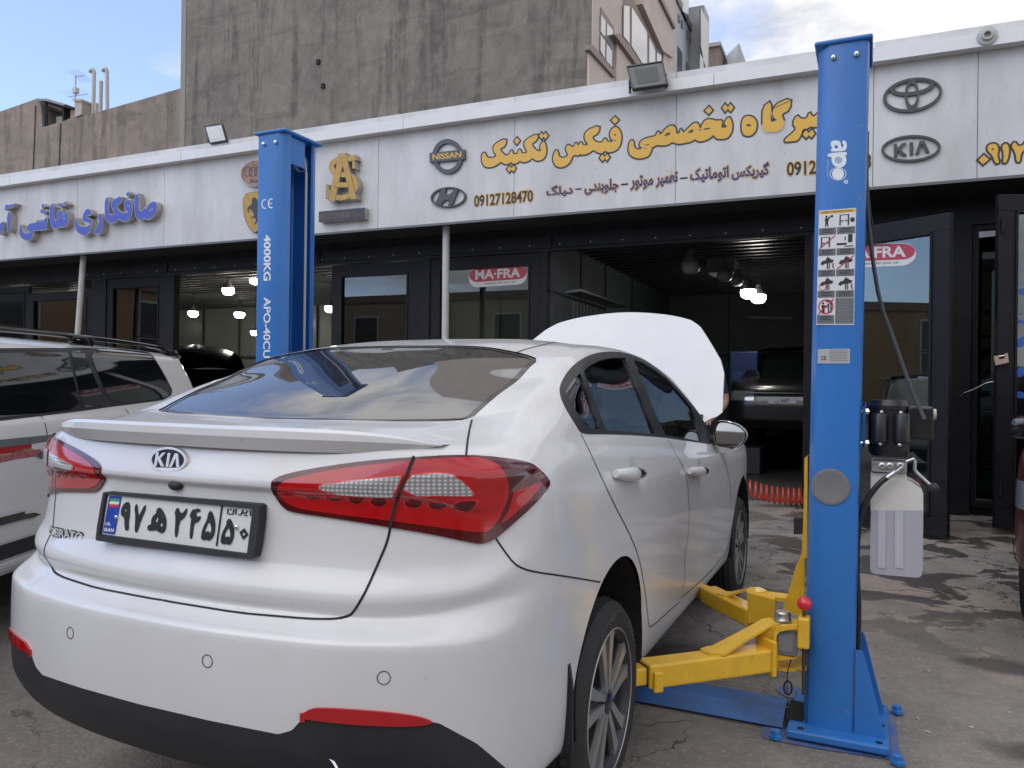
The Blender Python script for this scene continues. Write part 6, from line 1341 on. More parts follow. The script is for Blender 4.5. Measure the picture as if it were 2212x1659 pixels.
# release knob and its sleeve
def kn(px, y): return ony(ZB(*px), y)
q = MB(); a = kn((1525, 690), .765); b = kn((1690, 1140), .765); q.bbox((a[0], .70, b[2]), (b[0], .765, a[2]+.004), .006); q.build('sleeve', YEL, ca)
q = MB(); c = kn((1603, 690), .735); k_ = kn((1605, 528), .735); q.tube([(c[0], .735, c[2]-.3), (c[0], .735, k_[2])], .0065, 8); q.build('release_rod', mat('rod_dark', (.10, .08, .06), .5, .6), ca)
q = MB(); q.sphere((k_[0], .735, k_[2]), .027, 12); q.build('release_knob', mat('knob_red', (.62, .015, .04), .3, 0, .5), ca, smooth=True)
q = MB(); e0 = kn((1410, 1360), .74); e1 = kn((1350, 1660), .74); q.tube([tuple(e0), tuple((e0+e1)/2+np.array([-.004, 0, 0])), tuple(e1), tuple(e1+np.array([.0, 0, -.05]))], .002, 5); c = onz(Z4(1298, 1200), .03); q.tube([(c[0]+.016*math.cos(a), c[1]+.01*math.sin(a), .055+.025*math.sin(a)) for a in [i*math.pi/8 for i in range(17)]], .004, 6, False); q.build('pull_wire', BLKP, ca)
# front arm
d2 = Vector((1.12-.855, 1.188-1.499)).normalized(); n2_ = Vector((-d2.y, d2.x)); off2 = n2_*.045
a2_, m2, Ln2 = arm(Vector((.855, 1.499))+off2, Vector((1.12, 1.188))+off2, .34, .262, .09, 'outer_arm')
q = MB(); q.bbox((-.12, -.03, .27), (.02, .03, .33), .005, m2); q.build('inner_arm', YEL, a2_)
YH = 1.17
yprism([(752, 360), (1165, 470), (1160, 745), (1000, 760), (900, 800), (770, 820)], ZB, YH, YH+.11, 'pivot_housing')
q = MB(); T_ = [W4((750, 325), .408), W4((752, 298), .408), W4((940, 280), .408), W4((1045, 330), .408), W4((1050, 345), .408), W4((1365, 380), .408), W4((1340, 450), .408), W4((1100, 420), .408), W4((850, 400), .408), W4((760, 365), .408)]
q.prism([[(p[0], p[1]) for p in T_]], lambda a, b, d: (a, b, d), .390, .408, back=True); q.build('pivot_plate', YEL, ca)
sa = [W4((305, 360), .346), W4((400, 340), .347), W4((520, 345), .35), W4((720, 300), .405), W4((800, 290), .417), W4((940, 281), .417), W4((1042, 325), .417)]
sb = [W4((310, 372), .346), W4((410, 408), .347), W4((470, 405), .35), W4((745, 318), .405), W4((830, 345), .417), W4((930, 358), .417), W4((1035, 345), .417)]
q = MB(); V = []
for a, b in zip(sa, sb): V += [tuple(a), tuple(b), (b[0], b[1], b[2]-.009), (a[0], a[1], a[2]-.009)]
F = []
for i in range(len(sa)-1):
    for k in range(4): F.append((4*i+k, 4*i+(k+1) % 4, 4*i+4+(k+1) % 4, 4*i+4+k))
F += [(3, 2, 1, 0), (4*len(sa)-4, 4*len(sa)-3, 4*len(sa)-2, 4*len(sa)-1)]
q.add(V, F); q.build('strap', YEL, ca)
q = MB(); q.box((1.36, 1.0, .25), (1.385, 1.24, .40)); q.build('carriage_plate', YEL, ca)
# ================================================================== HYDRAULIC PUMP
YQ = .93
hp = thing('hydraulic_pump', 'black electric hydraulic pump with translucent oil tank bolted to the right lift post', 'pump', (1.72, YQ, 0))
def PQ(x, y): X = ony(ZO(x, y), YQ); return X
OILW = mat('tank_plastic', (.60, .59, .56), .35, 0, .2, .2, noise=(9, .3, (.52, .48, .42))); OILD = mat('tank_oil', (.37, .37, .42), .3, 0, .2, .2)
def pz(P, d0, d1, name, m, parent=hp, it=1, bev=0):
    q = MB(); q.prism([[(lambda X: (X[0], X[2]))(PQ(*p)) for p in (chaikin(P, it) if it else P)]], lambda a, b, d: (a, d, b), YQ+d1, YQ-d0, back=True); return q.build(name, m, parent)
tk = pz([(930, 1235), (1358, 1235), (1355, 1500), (1352, 1720), (1345, 1765), (1325, 1782), (1290, 1785), (955, 1755), (930, 1740), (922, 1700), (924, 1500)], .08, .10, 'oil_tank', OILD, it=0)
pz([(928, 1000), (945, 985), (1220, 990), (1270, 1010), (1345, 1060), (1357, 1100), (1358, 1250), (928, 1240), (925, 1150)], .0795, .0995, 'tank_shoulder', OILW, it=0)
pz([(928, 930), (1222, 935), (1222, 1000), (928, 1000)], .065, .07, 'tank_neck', OILW, it=0)
for x0, x1 in ((985, 1050), (1125, 1195)):
    pz([(x0, 1240), (x1, 1242), (x1, 1712), (x0, 1700)], .0835, .0, 'tank_groove', mat('tank_groove', (.44, .44, .49), .35), tk, it=0)
c0 = PQ(930, 830); c1 = PQ(1225, 935); q = MB(); q.bbox((c0[0], YQ-.075, c1[2]), (c1[0], YQ+.07, c0[2]), .006); vb = q.build('valve_block', mat('cast_alu', (.42, .41, .38), .4, .7, noise=(25, .5, (.28, .27, .25))), hp)
q = MB()
for x in (1022, 1085, 1172): a = PQ(x, 875); q.lathe([(0, .014), (.008, .014), (.01, .008), (.004, .007), (.004, .001)], (a[0], YQ-.075, a[2]), (0, -1, 0), 20)
q.build('valve_port', STEEL, vb, smooth=True)
q = MB()
a = PQ(940, 842); b = PQ(1210, 912)
for z in (a[2]-.004, b[2]-.008): q.box((a[0], YQ-.082, z), (b[0], YQ-.074, z+.008))
q.build('valve_rib', mat('cast_alu', (.42, .41, .38), .4, .7), vb)
MOTB = mat('motor_black', (.010, .010, .012), .38, 0, .15, .1)
a = PQ(1075, 800); b = PQ(1075, 335); rm = (PQ(1255, 560)[0]-PQ(905, 560)[0])/2; cx = PQ(1080, 560)[0]
q = MB(); H0, H1 = a[2], b[2]; q.lathe([(0, rm*.86), (.012, rm*.97), (.03, rm), ((H1-H0)*.82, rm), ((H1-H0)*.83, rm*1.03), ((H1-H0)*.9, rm*1.03), ((H1-H0)*.91, rm), (H1-H0-.012, rm*.98), (H1-H0, rm*.9), (H1-H0, .001)], (cx, YQ, H0), (0, 0, 1), 40); mt = q.build('motor', MOTB, hp, smooth=True)
for x0, x1 in ((930, 1075), (1110, 1258)):
    A = PQ(x0, 690); B_ = PQ(x1, 445); r_ = (B_[0]-A[0])/2; q = MB(); q.lathe([(0, r_*.8), (.008, r_), (B_[2]-A[2]-.008, r_), (B_[2]-A[2], r_*.85), (B_[2]-A[2], .001)], ((A[0]+B_[0])/2, YQ-rm-.0, A[2]), (0, 0, 1), 24); q.build('capacitor', MOTB, mt, smooth=True)
q = MB()
for p in ((1015, 432), (1172, 437), (1005, 690), (1162, 697)): a = PQ(*p); q.sphere((a[0], YQ-rm-.02, a[2]), .008, 6)
q.build('capacitor_screw', STEEL, mt)
A = PQ(1235, 385); B_ = PQ(1445, 670); q = MB(); q.bbox((A[0], YQ-.05, B_[2]), (B_[0], YQ+.06, A[2]), .008); cb = q.build('switch_box', MOTB, hp); A = PQ(1460, 455); q = MB(); q.lathe([(0, .02), (.018, .02), (.02, .001)], (A[0]-.012, YQ, A[2]), (1, 0, 0), 20); q.build('switch_button', mat('btn', (.6, .58, .5), .5), cb)
q = MB(); A = PQ(845, 355); B_ = PQ(880, 720); q.box((1.577, YQ-.06, B_[2]), (A[0]+.014, YQ-.045, B_[2]+.012)); q.box((1.577, YQ-.06, A[2]-.012), (A[0]+.014, YQ-.045, A[2])); q.box((A[0]+.008, YQ-.06, B_[2]), (A[0]+.018, YQ+.06, A[2])); q.build('mounting_bracket', BLUE, hp)
q = MB()
for y in (430, 693): A = PQ(905, y); q.tube([(1.577, YQ-.02, A[2]), (A[0]+.02, YQ-.02, A[2])], .005, 8); q.lathe([(0, .012), (.01, .012), (.01, .001)], (A[0]-.008, YQ-.02, A[2]), (1, 0, 0), 6)
q.build('mounting_bolt', CHROME, hp)
# lever, cap, hoses
def P3(x, y, d=0): X = ony(ZO(x, y), YQ-d); return (X[0], X[1], X[2])
q = MB(); q.tube([P3(1225, 850, .05), P3(1290, 826, .05), P3(1300, 845, .05), P3(1295, 915, .05), P3(1315, 945, .05), P3(1440, 1060, .06)], .006, 8); lv = q.build('lever', STEEL, hp, smooth=True)
q = MB(); q.sphere(P3(1456, 1072, .06), .019, 10); q.build('lever_knob', BLKP, lv, smooth=True)
q = MB(); A = Vector(P3(1285, 1015, .02)); B_ = Vector(P3(1350, 1060, .02)); dd = (B_-A).normalized(); q.tube([(A+B_)/2+Vector((dd.z, 0, -dd.x))*-.012, (A+B_)/2+Vector((dd.z, 0, -dd.x))*-.03], .028, 16)
q.build('filler_cap', BLKP, hp); q = MB(); A = Vector(P3(1295, 985, .03)); B_ = Vector(P3(1360, 1035, .03)); q.tube([A, B_], .006, 8); q.build('filler_ring', mat('cap_red', (.5, .03, .02), .5), hp)
q = MB(); q.tube([P3(1172, 880, .08), P3(1185, 900, .11), P3(1150, 925, .12), P3(1125, 940, .12)], .007, 8); q.tube([P3(1135, 935, .12), P3(1065, 985, .12)], .0115, 10); q.build('hose_fitting', STEEL, hp, smooth=True)
hs_ = [P3(1070, 982, .12), P3(1020, 1015, .12), P3(960, 1080, .12), P3(900, 1165, .115), P3(850, 1280, .11), P3(825, 1400, .10), P3(812, 1550, .09), P3(805, 1700, .08)]
h2 = [Vector(ony(Z4(*p), YL+.08)) for p in ((1795, 100), (1775, 200), (1775, 400), (1790, 600), (1782, 850), (1775, 1050), (1765, 1200))]
hh = [Vector(p) for p in hs_[:6]]+[Vector((v.x, v.y, v.z)) for v in h2[1:]]
hh = [Vector(v) for v in chaikin([tuple(p) for p in hh], 2, False)]
q = MB(); q.tube(hh, .0105, 12); q.build('hydraulic_hose', mat('hose_black', (.012, .012, .013), .4, 0, .3), hp, smooth=True)
# cable from post top down to the switch box
cbp = [S(2168, 330), S(2166, 430), S(2168, 520), S(2180, 640), S(2200, 760), S(2235, 850), S(2262, 930), S(2290, 1000), S(2312, 1050)]
q = MB(); q.tube([tuple(Vector(ony(p, YL+.24-.012*i))) for i, p in enumerate(chaikin(cbp, 1, False))], .0075, 8); c_ = q.build('power_cable', mat('cable_sleeve', (.035, .035, .037), .5), smooth=True); tag(c_, 'dark grey power cable drooping from the right lift post to the pump', 'cable')
q = MB(); q.tube([tuple(Vector(ony(p, YL+.25))) for p in [S(2168, 300), S(2167, 400), S(2172, 480), S(2178, 540), S(2186, 578)]], .003, 6); c_ = q.build('thin_wire', BLKP, smooth=True); tag(c_, 'thin loose black wire behind the top of the right lift post', 'wire')
# wires / padlock at the right leaf
pd = thing('padlock', 'brass block padlock hanging on the edge of the right door leaf', 'padlock')
A = Vector(mpl2(.03, -.03, 0)); ZE = zz(2300, 450, 260, 784)
def PDL(p, dy=0): X = ony(ZE(*p), A.y-.03+dy); return (X[0], X[2])
q = MB(); q.prism([[PDL(p) for p in [(555, 1328), (590, 1322), (597, 1352), (640, 1345), (635, 1312), (660, 1302), (670, 1375), (570, 1398)]]], lambda a, b, d: (a, d, b), A.y, A.y-.035, back=True); q.build('lock_body', mat('brass', (.52, .40, .33), .35, .7), pd)
q = MB(); a = PDL((596, 1330)); b = PDL((640, 1322)); q.tube([(a[0], A.y-.02, a[1]), (b[0], A.y-.02, b[1])], .008, 8); q.build('shackle', STEEL, pd)
q = MB(); X = [ony(ZE(*p), A.y-.25) for p in [(300, 1632), (330, 1605), (400, 1580), (450, 1555), (500, 1528), (552, 1520)]]; q.tube([tuple(x) for x in X], .003, 5); o = q.build('wire', STEEL); tag(o, 'thin bare wire stretched between the two open door leaves', 'wire')
# ================================================================== LAMPS IN THE SHOPS
BULB = mat('bulb_lit', (1, 1, 1), .4, emit=(1., .97, .86, 20)); BULB0 = mat('bulb_off', (.22, .22, .25), .4); BASE = mat('lamp_base', (.16, .16, .17), .5); CORD = mat('cord', (.02, .02, .02), .6)
def lamp(px, r, Yd, ztop, lit=True, label='', scale=1.):
    c = ony(px, Yd); t = thing('pendant_lamp', label, 'lamp', tuple(c), 'pendant lamps in the shops')
    q = MB(); q.lathe([(-r*.62, .001), (-r*.6, r*.45), (-r*.45, r*.75), (-r*.1, r*.98), (r*.35, r), (r*.5, r*.96)], tuple(c), (0, 0, 1), 20); q.build('bulb', BULB if lit else BULB0, t, smooth=True)
    q = MB(); q.lathe([(r*.5, r), (r*.85, r*.9), (r*1.3, r*.45), (r*1.9, r*.3), (r*2.0, .001)], tuple(c), (0, 0, 1), 20); q.build('socket', BASE, t, smooth=True)
    q = MB(); q.tube([(c[0], c[1], c[2]+r*1.9), (c[0], c[1], ztop)], .006, 5); q.build('cord', CORD, t)
ZL2 = zz(0, 600, 800); ZI = zz(1300, 600, 800)
for p, r, Yd, lb in (((135, 468), .105, 8.6, 'lit pendant lamp nearest the left edge of the photo behind the far left window'), ((523, 396), .09, 9.3, 'lit pendant lamp just left of the leaning white pipe'), ((1578, 355), .11, 8.6, 'large lit pendant lamp highest in the open bright workshop'), ((1335, 512), .105, 10.2, 'lit pendant lamp on a long cord, leftmost in the bright workshop'), ((1655, 520), .105, 10.2, 'lit pendant lamp on a long cord left of the left lift post'), ((5, 470), .10, 10., 'lit pendant lamp cut by the left edge of the photo'), ((8, 568), .10, 11.5, 'lowest lit pendant lamp at the left edge of the photo')):
    lamp(ZL2(*p), r, Yd, 3.33, True, lb)
for p, r, Yd, lb in (((90, 1115), .09, 8.8, 'lit pendant lamp half hidden behind the left edge of the left post, upper'), ((8, 1322), .08, 11.9, 'lit pendant lamp far back beside the left post'), ((90, 1432), .09, 11.5, 'lit pendant lamp half hidden behind the left edge of the left post, lower'), ((553, 1285), .10, 9.8, 'lit pendant lamp at the door edge right of the left post'), ((990, 1348), .105, 9.2, 'lit pendant lamp behind the window right of the left post')):
    lamp(ZM(*p), r, Yd, 3.33, True, lb)
lamp(ZI(1578, 372), .115, 9.8, 3.33, True, 'lit pendant lamp, left of the pair in the dark garage'); lamp(ZI(1648, 406), .115, 10.4, 3.33, True, 'lit pendant lamp, right of the pair in the dark garage')
lamp(ZI(1180, 195), .13, 8.2, 3.33, False, 'unlit pale pendant bulb nearest the front of the dark garage'); lamp(ZI(1415, 255), .11, 9.0, 3.33, False, 'unlit dark pendant bulb beside the hanging metal box'); lamp(ZI(1500, 290), .10, 9.6, 3.33, False, 'unlit dark pendant bulb nearest the lit pair')
def box_thing(name, label, cat, a, b, m, bv=.02):
    q = MB(); q.bbox(a, b, bv); o = q.build(name, m); tag(o, label, cat); return o
a = ony(ZI(1290, 90), 9.6); b = ony(ZI(1480, 220), 9.6); box_thing('ceiling_box', 'dim grey box hanging under the dark garage ceiling', 'box', (a[0], 9.6, b[2]), (b[0], 10.1, a[2]), mat('dim_box', (.12, .125, .13), .6))
a = ony(ZI(1580, 535), 14.05); b = ony(ZI(1885, 548), 14.05); q = MB(); q.tube([(a[0], 14.05, a[2]), (b[0], 14.05, b[2]+.02)], .03, 10); o = q.build('tube_light', mat('tube_off', (.3, .31, .33), .3)); tag(o, 'unlit tube light on the back wall of the dark garage', 'tube light')
# tool wall, blue chest
sh = thing('tool_shelf', 'dark wall shelf with spanners hanging left in the dark garage', 'shelf'); Y0 = 9.0
A = ony(ZI(165, 372), 7.6); B_ = ony(ZI(510, 440), 9.3); q = MB(); q.add([(-2.12, 7.4, A[2]), (-1.9, 7.4, A[2]+.02), (-1.9, 9.6, A[2]+.02), (-2.12, 9.6, A[2]), (-2.12, 7.4, A[2]-.03), (-1.9, 7.4, A[2]-.01), (-1.9, 9.6, A[2]-.01), (-2.12, 9.6, A[2]-.03)], [(0, 1, 2, 3), (4, 7, 6, 5), (0, 4, 5, 1), (1, 5, 6, 2), (2, 6, 7, 3)]); q.build('shelf_board', mat('shelf_alu', (.10, .105, .12), .35, .6), sh)
random.seed(5)
for k in range(14):
    y = 7.6+k*.14; l_ = random.uniform(.12, .3); q = MB(); q.tube([(-2.08, y, A[2]-.12), (-2.08, y, A[2]-.12-l_)], .012, 6); q.sphere((-2.08, y, A[2]-.12-l_), .022, 5); q.build('spanner', mat('dull_steel', (.10, .10, .11), .5, .6), sh)
ch = thing('tool_chest', 'dark blue tool chest at the back of the dark garage', 'tool chest', (-.45, 11.4, 0)); a = ony(ZI(1450, 770), 10.9); b = ony(ZI(1640, 1050), 10.9)
q = MB(); q.bbox((a[0], 10.9, .1), (b[0], 11.4, a[2]), .02); q.build('cabinet', mat('chest_blue', (.012, .03, .12), .4), ch)
for k in range(5):
    q = MB(); q.bbox((a[0]+.04, 10.88, .25+k*.28), (b[0]-.04, 10.9, .47+k*.28), .004); q.build('drawer', mat('chest_blue2', (.018, .05, .17), .35), ch)
# red coil hose on the garage threshold
ch_ = [(x, y) for x, y in ((1868, 1235), (1900, 1245), (1940, 1250), (1990, 1255))]
A = Vector(onz(S(1872, 1262), .02)); B_ = Vector(onz(S(2035, 1262), .02)); n = 12; pts = []
for i in range(n*16+1):
    t_ = i/(n*16); a = 2*math.pi*i/16; c = A+(B_-A)*t_; pts.append((c.x+.0, c.y+.10*math.cos(a), .11+.10*(1-t_)**3+.088*math.sin(a)))
q = MB(); q.tube(pts, .012, 6); o = q.build('coil_hose', mat('hose_red', (.62, .06, .03), .35, 0, .3), smooth=True); tag(o, 'red coiled air hose lying on the garage threshold', 'air hose')
# air conditioner and leaning pipe behind the right glass
ac = thing('air_cooler', 'white louvred air cooler behind the right hand glass', 'air cooler', (3.2, 7.7, 0)); q = MB(); q.bbox((2.6, 7.6, .2), (3.7, 8.3, 1.5), .02); q.build('cabinet', mat('cooler_white', (.78, .82, .80), .6), ac)
q = MB()
for k in range(20): fbox(q, 2.78, 3.6, 7.47, 7.485, .35+k*.05, .375+k*.05)
q.build('louvre', mat('louvre_dark', (.1, .11, .11), .6), ac); q = MB(); q.tube([(2.62, 7.5, 1.3), (3.1, 7.4, .1)], .025, 8); o = q.build('leaning_pipe', PIPE); tag(o, 'grey pipe leaning behind the right hand glass', 'pipe')
# ================================================================== OTHER VEHICLES
def gen_body(Ln, hw, prof, zoff=0.):
    """local frame: x half width, y from tail (0) to nose (Ln). prof rows: (z_tail, z_side, z_nose, in_side, in_tail, in_nose)"""
    cols = [(0, 0, 1, 0), (.5*hw, .0, 1, 0), (.8*hw, .05, .9, 0), (.95*hw, .16, .5, 0), (hw, .42, .12, 0)]
    n = 9
    for i in range(n): cols.append((hw, .8+(Ln-1.6)*i/(n-1), 0, 0))
    cols += [(.98*hw, Ln-.42, 0, .15), (.90*hw, Ln-.16, 0, .55), (.72*hw, Ln-.04, 0, .95), (.4*hw, Ln, 0, 1), (0, Ln, 0, 1)]
    G = []
    for zt_, zs_, zn_, is_, it_, in_ in prof:
        r = []
        for x, y, wt, wn in cols:
            ws = 1-wt-wn; zz_ = wt*zt_+ws*zs_+wn*zn_; k = x/hw
            yy = y
            if y <= Ln/2: yy = y+it_*(1-y/(Ln/2))**1.2
            else: yy = y-in_*((y-Ln/2)/(Ln/2))**1.2
            r.append((x-is_*k, yy, zz_+zoff))
        G.append(r)
    G.append([(0, (min(max(c[1], .2), Ln-.2)-Ln/2)*.25+Ln*.42, prof[-1][1]+.02+zoff) for c in cols])
    H = loft(G, 5, 5); H[:, 0, 0] = 0; H[:, -1, 0] = 0; H[-1, :, 0] = 0
    bm = grid_bm(H); bmesh.ops.recalc_face_normals(bm, faces=bm.faces); f = max(bm.faces, key=lambda f: f.calc_center_median().x)
    if f.normal.x < 0: bmesh.ops.reverse_faces(bm, faces=bm.faces)
    bm.normal_update(); return bm
def out_local(name, bm, m, root, off=0., rim=0., both=False, one=0):
    """one=+1/-1: only that side"""
    b = bm.copy(); b.normal_update()
    if off:
        ns = [v.normal.copy() for v in b.verts]
        for v, n in zip(b.verts, ns): v.co += n*off
    if not one:
        c = b.copy()
        for v in c.verts: v.co.x *= -1
        bmesh.ops.reverse_faces(c, faces=c.faces); me = bpy.data.meshes.new('t'); c.to_mesh(me); b.from_mesh(me); bpy.data.meshes.remove(me); c.free(); bmesh.ops.remove_doubles(b, verts=b.verts, dist=1e-4)
    elif one < 0:
        for v in b.verts: v.co.x *= -1
        bmesh.ops.reverse_faces(b, faces=b.faces)
    me = bpy.data.meshes.new(name); b.to_mesh(me); b.free(); me.materials.append(m); me.polygons.foreach_set('use_smooth', [True]*len(me.polygons)); me.set_sharp_from_angle(angle=R_(40))
    o = bpy.data.objects.new(name, me); COL.objects.link(o); o.parent = root; ORG[o.name] = Vector((0, 0, 0)); return o
def lpatch(name, full_, g, m, root, off, one=0, extra=()):
    b = full_.copy(); clip(b, g, True)
    for e in extra: clip(b, e, False)
    r = out_local(name, b, m, root, off, one=one); b.free(); return r
def put(o, parent): o.parent = parent; return o
def lwheel(root, x, y, r, sg, rimm=None):
    q = MB(); w_ = .11
    q.lathe([(-.2, r*.7), (-.2, r*.97), (-.17, r), (-.03, r), (0, r*.97), (.004, r*.8), (0, r*.70)], (x, y, r), (sg, 0, 0), 40); t = q.build('wheel', RUB, None, smooth=True); t.parent = root
    q = MB(); q.lathe([(-.06, .001), (-.06, r*.66), (-.01, r*.68), (0, r*.72)], (x, y, r), (sg, 0, 0), 36); d = q.build('rim', mat('rim_dark', (.06, .06, .065), .35, .6), None, smooth=True); d.parent = t
    q = MB()
    for k in range(5):
        a = 2*math.pi*k/5+.3
        for s_ in (-.13, .13):
            P = [(r*.1*math.cos(a+s_*3), r*.1*math.sin(a+s_*3)), (r*.68*math.cos(a+s_-.05), r*.68*math.sin(a+s_-.05)), (r*.68*math.cos(a+s_+.07), r*.68*math.sin(a+s_+.07)), (r*.14*math.cos(a+s_*3+.5), r*.14*math.sin(a+s_*3+.5))]
            q.prism([P], lambda u, v, d_: (x+sg*d_, y+u, r+v), -.04, -.006+.0008*(s_ > 0))
    d = q.build('spokes', rimm or MACH, None); d.parent = t
def put_car(name, label, T, zrot, loc, cat='car'):
    t = bpy.data.objects.new(name, None); COL.objects.link(t); t.location = loc; t.rotation_euler = (0, 0, zrot); t['label'] = label; t['category'] = cat; return t
# ---- white four wheel drive at the left. local +y (nose) points towards the camera side
fh = Vector((-math.sin(YAW), math.cos(YAW))); rh = Vector((math.cos(YAW), math.sin(YAW)))
HW = .95; AT = 6.72; BC = -2.53-HW
org = Vector((CAM[0], CAM[1]))+rh*BC+fh*AT
def toW(X):   # local (x,y,z): x towards +rh, y from tail towards the camera
    X = np.atleast_2d(X); W = np.zeros_like(X); W[:, 0] = org.x+rh.x*X[:, 0]-fh.x*X[:, 1]; W[:, 1] = org.y+rh.y*X[:, 0]-fh.y*X[:, 1]; W[:, 2] = X[:, 2]; return W
suv = bpy.data.objects.new('parked_suv', None); COL.objects.link(suv); suv.location = (org.x, org.y, 0)
suv['label'] = 'white four wheel drive with red side stripes and black roof rails at the left'; suv['category'] = 'car'
# local frame is left handed (x right, y towards camera) -> mirror x in building the mesh: use matrix basis with rotation only by flipping x of the half body
suv.rotation_euler = (0, 0, math.atan2(-fh.y, -fh.x)-math.pi/2)
# rotation maps local y -> -fh ; local x -> -rh, so the camera-facing side is local x<0 ('one=-1')
def glw(poly, pred=lambda X: X[:, 0] > .3):
    def g(X):
        v = seg_sd(proj(toW(X)), poly); return np.where(pred(X), v, -50.)
    return g
SU = gen_body(4.75, HW, [(.42, .36, .4, .10, .10, .1), (.55, .43, .5, .0, .0, 0), (.72, .60, .65, -.015, -.01, 0), (.88, .80, .82, -.01, .0, .02), (1.0, .98, .95, .0, .03, .08), (1.10, 1.07, 1.03, .015, .05, .2), (1.16, 1.135, 1.06, .045, .05, .95), (1.30, 1.29, 1.2, .09, .07, 1.25), (1.42, 1.42, 1.41, .145, .10, 1.6), (1.495, 1.50, 1.49, .19, .13, 1.9), (1.535, 1.54, 1.53, .28, .19, 2.1), (1.56, 1.575, 1.55, .55, .6, 2.3)])
ZQ = zz(0, 800, 450, 1149)
def archl(cy, r=.37, cz=.40): return lambda X: np.where((X[:, 0] > .6) & (X[:, 2] < .9), r-np.hypot(X[:, 1]-cy, np.maximum(X[:, 2]-cz, 0)+np.minimum(X[:, 2]-cz, 0)*.2), -1)
dl = [ZQ(*p) for p in [(-500, 160), (0, 180), (550, 178), (800, 183), (925, 193), (975, 225), (1040, 330), (1100, 445), (1095, 480), (1040, 512), (700, 556), (520, 582), (0, 645), (-500, 720)]]
gA = [ZQ(*p) for p in [(-480, 185), (0, 212), (428, 205), (470, 380), (510, 565), (15, 625), (-480, 690)]]
gB = [ZQ(*p) for p in [(452, 205), (530, 202), (600, 370), (672, 545), (528, 562), (490, 400)]]
gC = [ZQ(*p) for p in chaikin([(560, 188), (800, 190), (920, 200), (968, 228), (1035, 335), (1092, 447), (1085, 475), (1035, 502), (712, 545), (640, 385)], 1)]
b = SU.copy()
for g in (glw(dl), archl(.98), archl(3.75)): clip(b, g, False)
out_local('body', b, WHITE2, suv); b.free()
ws = lambda X: (X[:, 0] > .3)
TINT = mat('tinted_glass', (.006, .007, .008), .04, 0, .8, .01)
for o_ in (1, -1):
    lpatch('window_frame', SU, glw(dl), BLKP, suv, .001, one=o_)
    for nm, P in (('side_window', gA), ('side_window', gB), ('quarter_window', gC)): lpatch(nm, SU, glw(P), TINT, suv, .004, one=o_)
for nm, P, m_ in (('stripe_grey', [(-60, 770), (300, 735), (460, 712), (440, 755), (300, 775), (-60, 835)], mat('st_dkgrey', (.14, .15, .16), .35, 0, .5)), ('stripe_red', [(-60, 836), (200, 797), (440, 756), (437, 766), (200, 810), (-60, 850)], mat('st_red2', (.42, .02, .03), .35, 0, .5)), ('stripe_gold', [(-60, 856), (200, 817), (430, 775), (400, 790), (200, 832), (-60, 870)], mat('st_gold', (.45, .36, .2), .35, 0, .5)), ('stripe_brush', [(-60, 872), (230, 835), (270, 825), (230, 865), (120, 885), (-60, 925)], mat('st_brush', (.34, .06, .06), .4, 0, .5, noise=(30, .6, (.5, .3, .28)))), ('stripe_grey', [(275, 822), (360, 800), (330, 840), (285, 888), (190, 895), (240, 860)], mat('st_dkgrey', (.14, .15, .16), .35, 0, .5))):
    lpatch(nm, SU, glw([ZQ(*p) for p in P]), m_, suv, .0015, one=-1)
for o_ in (1, -1): lpatch('side_moulding', SU, glw([ZQ(*p) for p in [(-60, 1275), (250, 1222), (252, 1250), (-60, 1312)]], lambda X: (X[:, 0] > .8) & (X[:, 1] > .9)), BLKG, suv, .012, one=o_)
lpatch('sill_trim', SU, lambda X: np.where((X[:, 1] > 1.42) & (X[:, 1] < 3.3), .50-X[:, 2], -1), BLKP, suv, .01)
q = MB()
for x in (-.93,): q.bbox((-1.02, 1.4, .36), (-.86, 3.35, .42), .02); q.bbox((.86, 1.4, .36), (1.02, 3.35, .42), .02)
o = q.build('running_board', mat('board_grey', (.45, .45, .45), .4, .3), None); o.parent = suv
q = MB(); q.bbox((-.75, .3, .3), (.75, 4.4, .5), .05); q.build('underbody', INTD, None).parent = suv
def rail(sx_):
    q = MB(); x = sx_*.70; pts = [(x*.98, .22, 1.53), (x, .38, 1.565), (x, .75, 1.592), (x, 2.2, 1.60), (x, 3.2, 1.57), (x*.98, 3.4, 1.52)]
    q.tube(chaikin(pts, 2, False), .016, 10); q.bbox((x-.02, .26, 1.52), (x+.02, .50, 1.57), .012); q.bbox((x-.02, 1.55, 1.54), (x+.02, 1.80, 1.60), .012)
    o = q.build('roof_rail', BLKG, None, smooth=True); o.parent = suv
rail(1); rail(-1)
q = MB(); V = []; F = []
for i in range(21):
    u = -1+i/10; x = u*.66; e = 1-abs(u)**6*.6; V += [(x, .30, 1.55), (x, .12, 1.548), (x, -.04+.10*(abs(u)**3), 1.53), (x, -.01+.1*abs(u)**3, 1.51), (x, .16, 1.48)]
for i in range(20):
    for k in range(4): F.append((5*i+k, 5*i+k+1, 5*i+5+k+1, 5*i+5+k))
q.add(V, F); q.build('roof_spoiler', WHITE2, None, smooth=True).parent = suv
lpatch('rear_lamp', SU, lambda X: np.where(X[:, 1] < .5, np.minimum.reduce([X[:, 0]-.70, X[:, 2]-.86, 1.08-X[:, 2], .30-X[:, 1]]), -1), REDB, suv, .006)
for cy in (.98, 3.75):
    for sg in (1, -1): lwheel(suv, sg*.93, cy, .36, sg)
gq_ = MB()
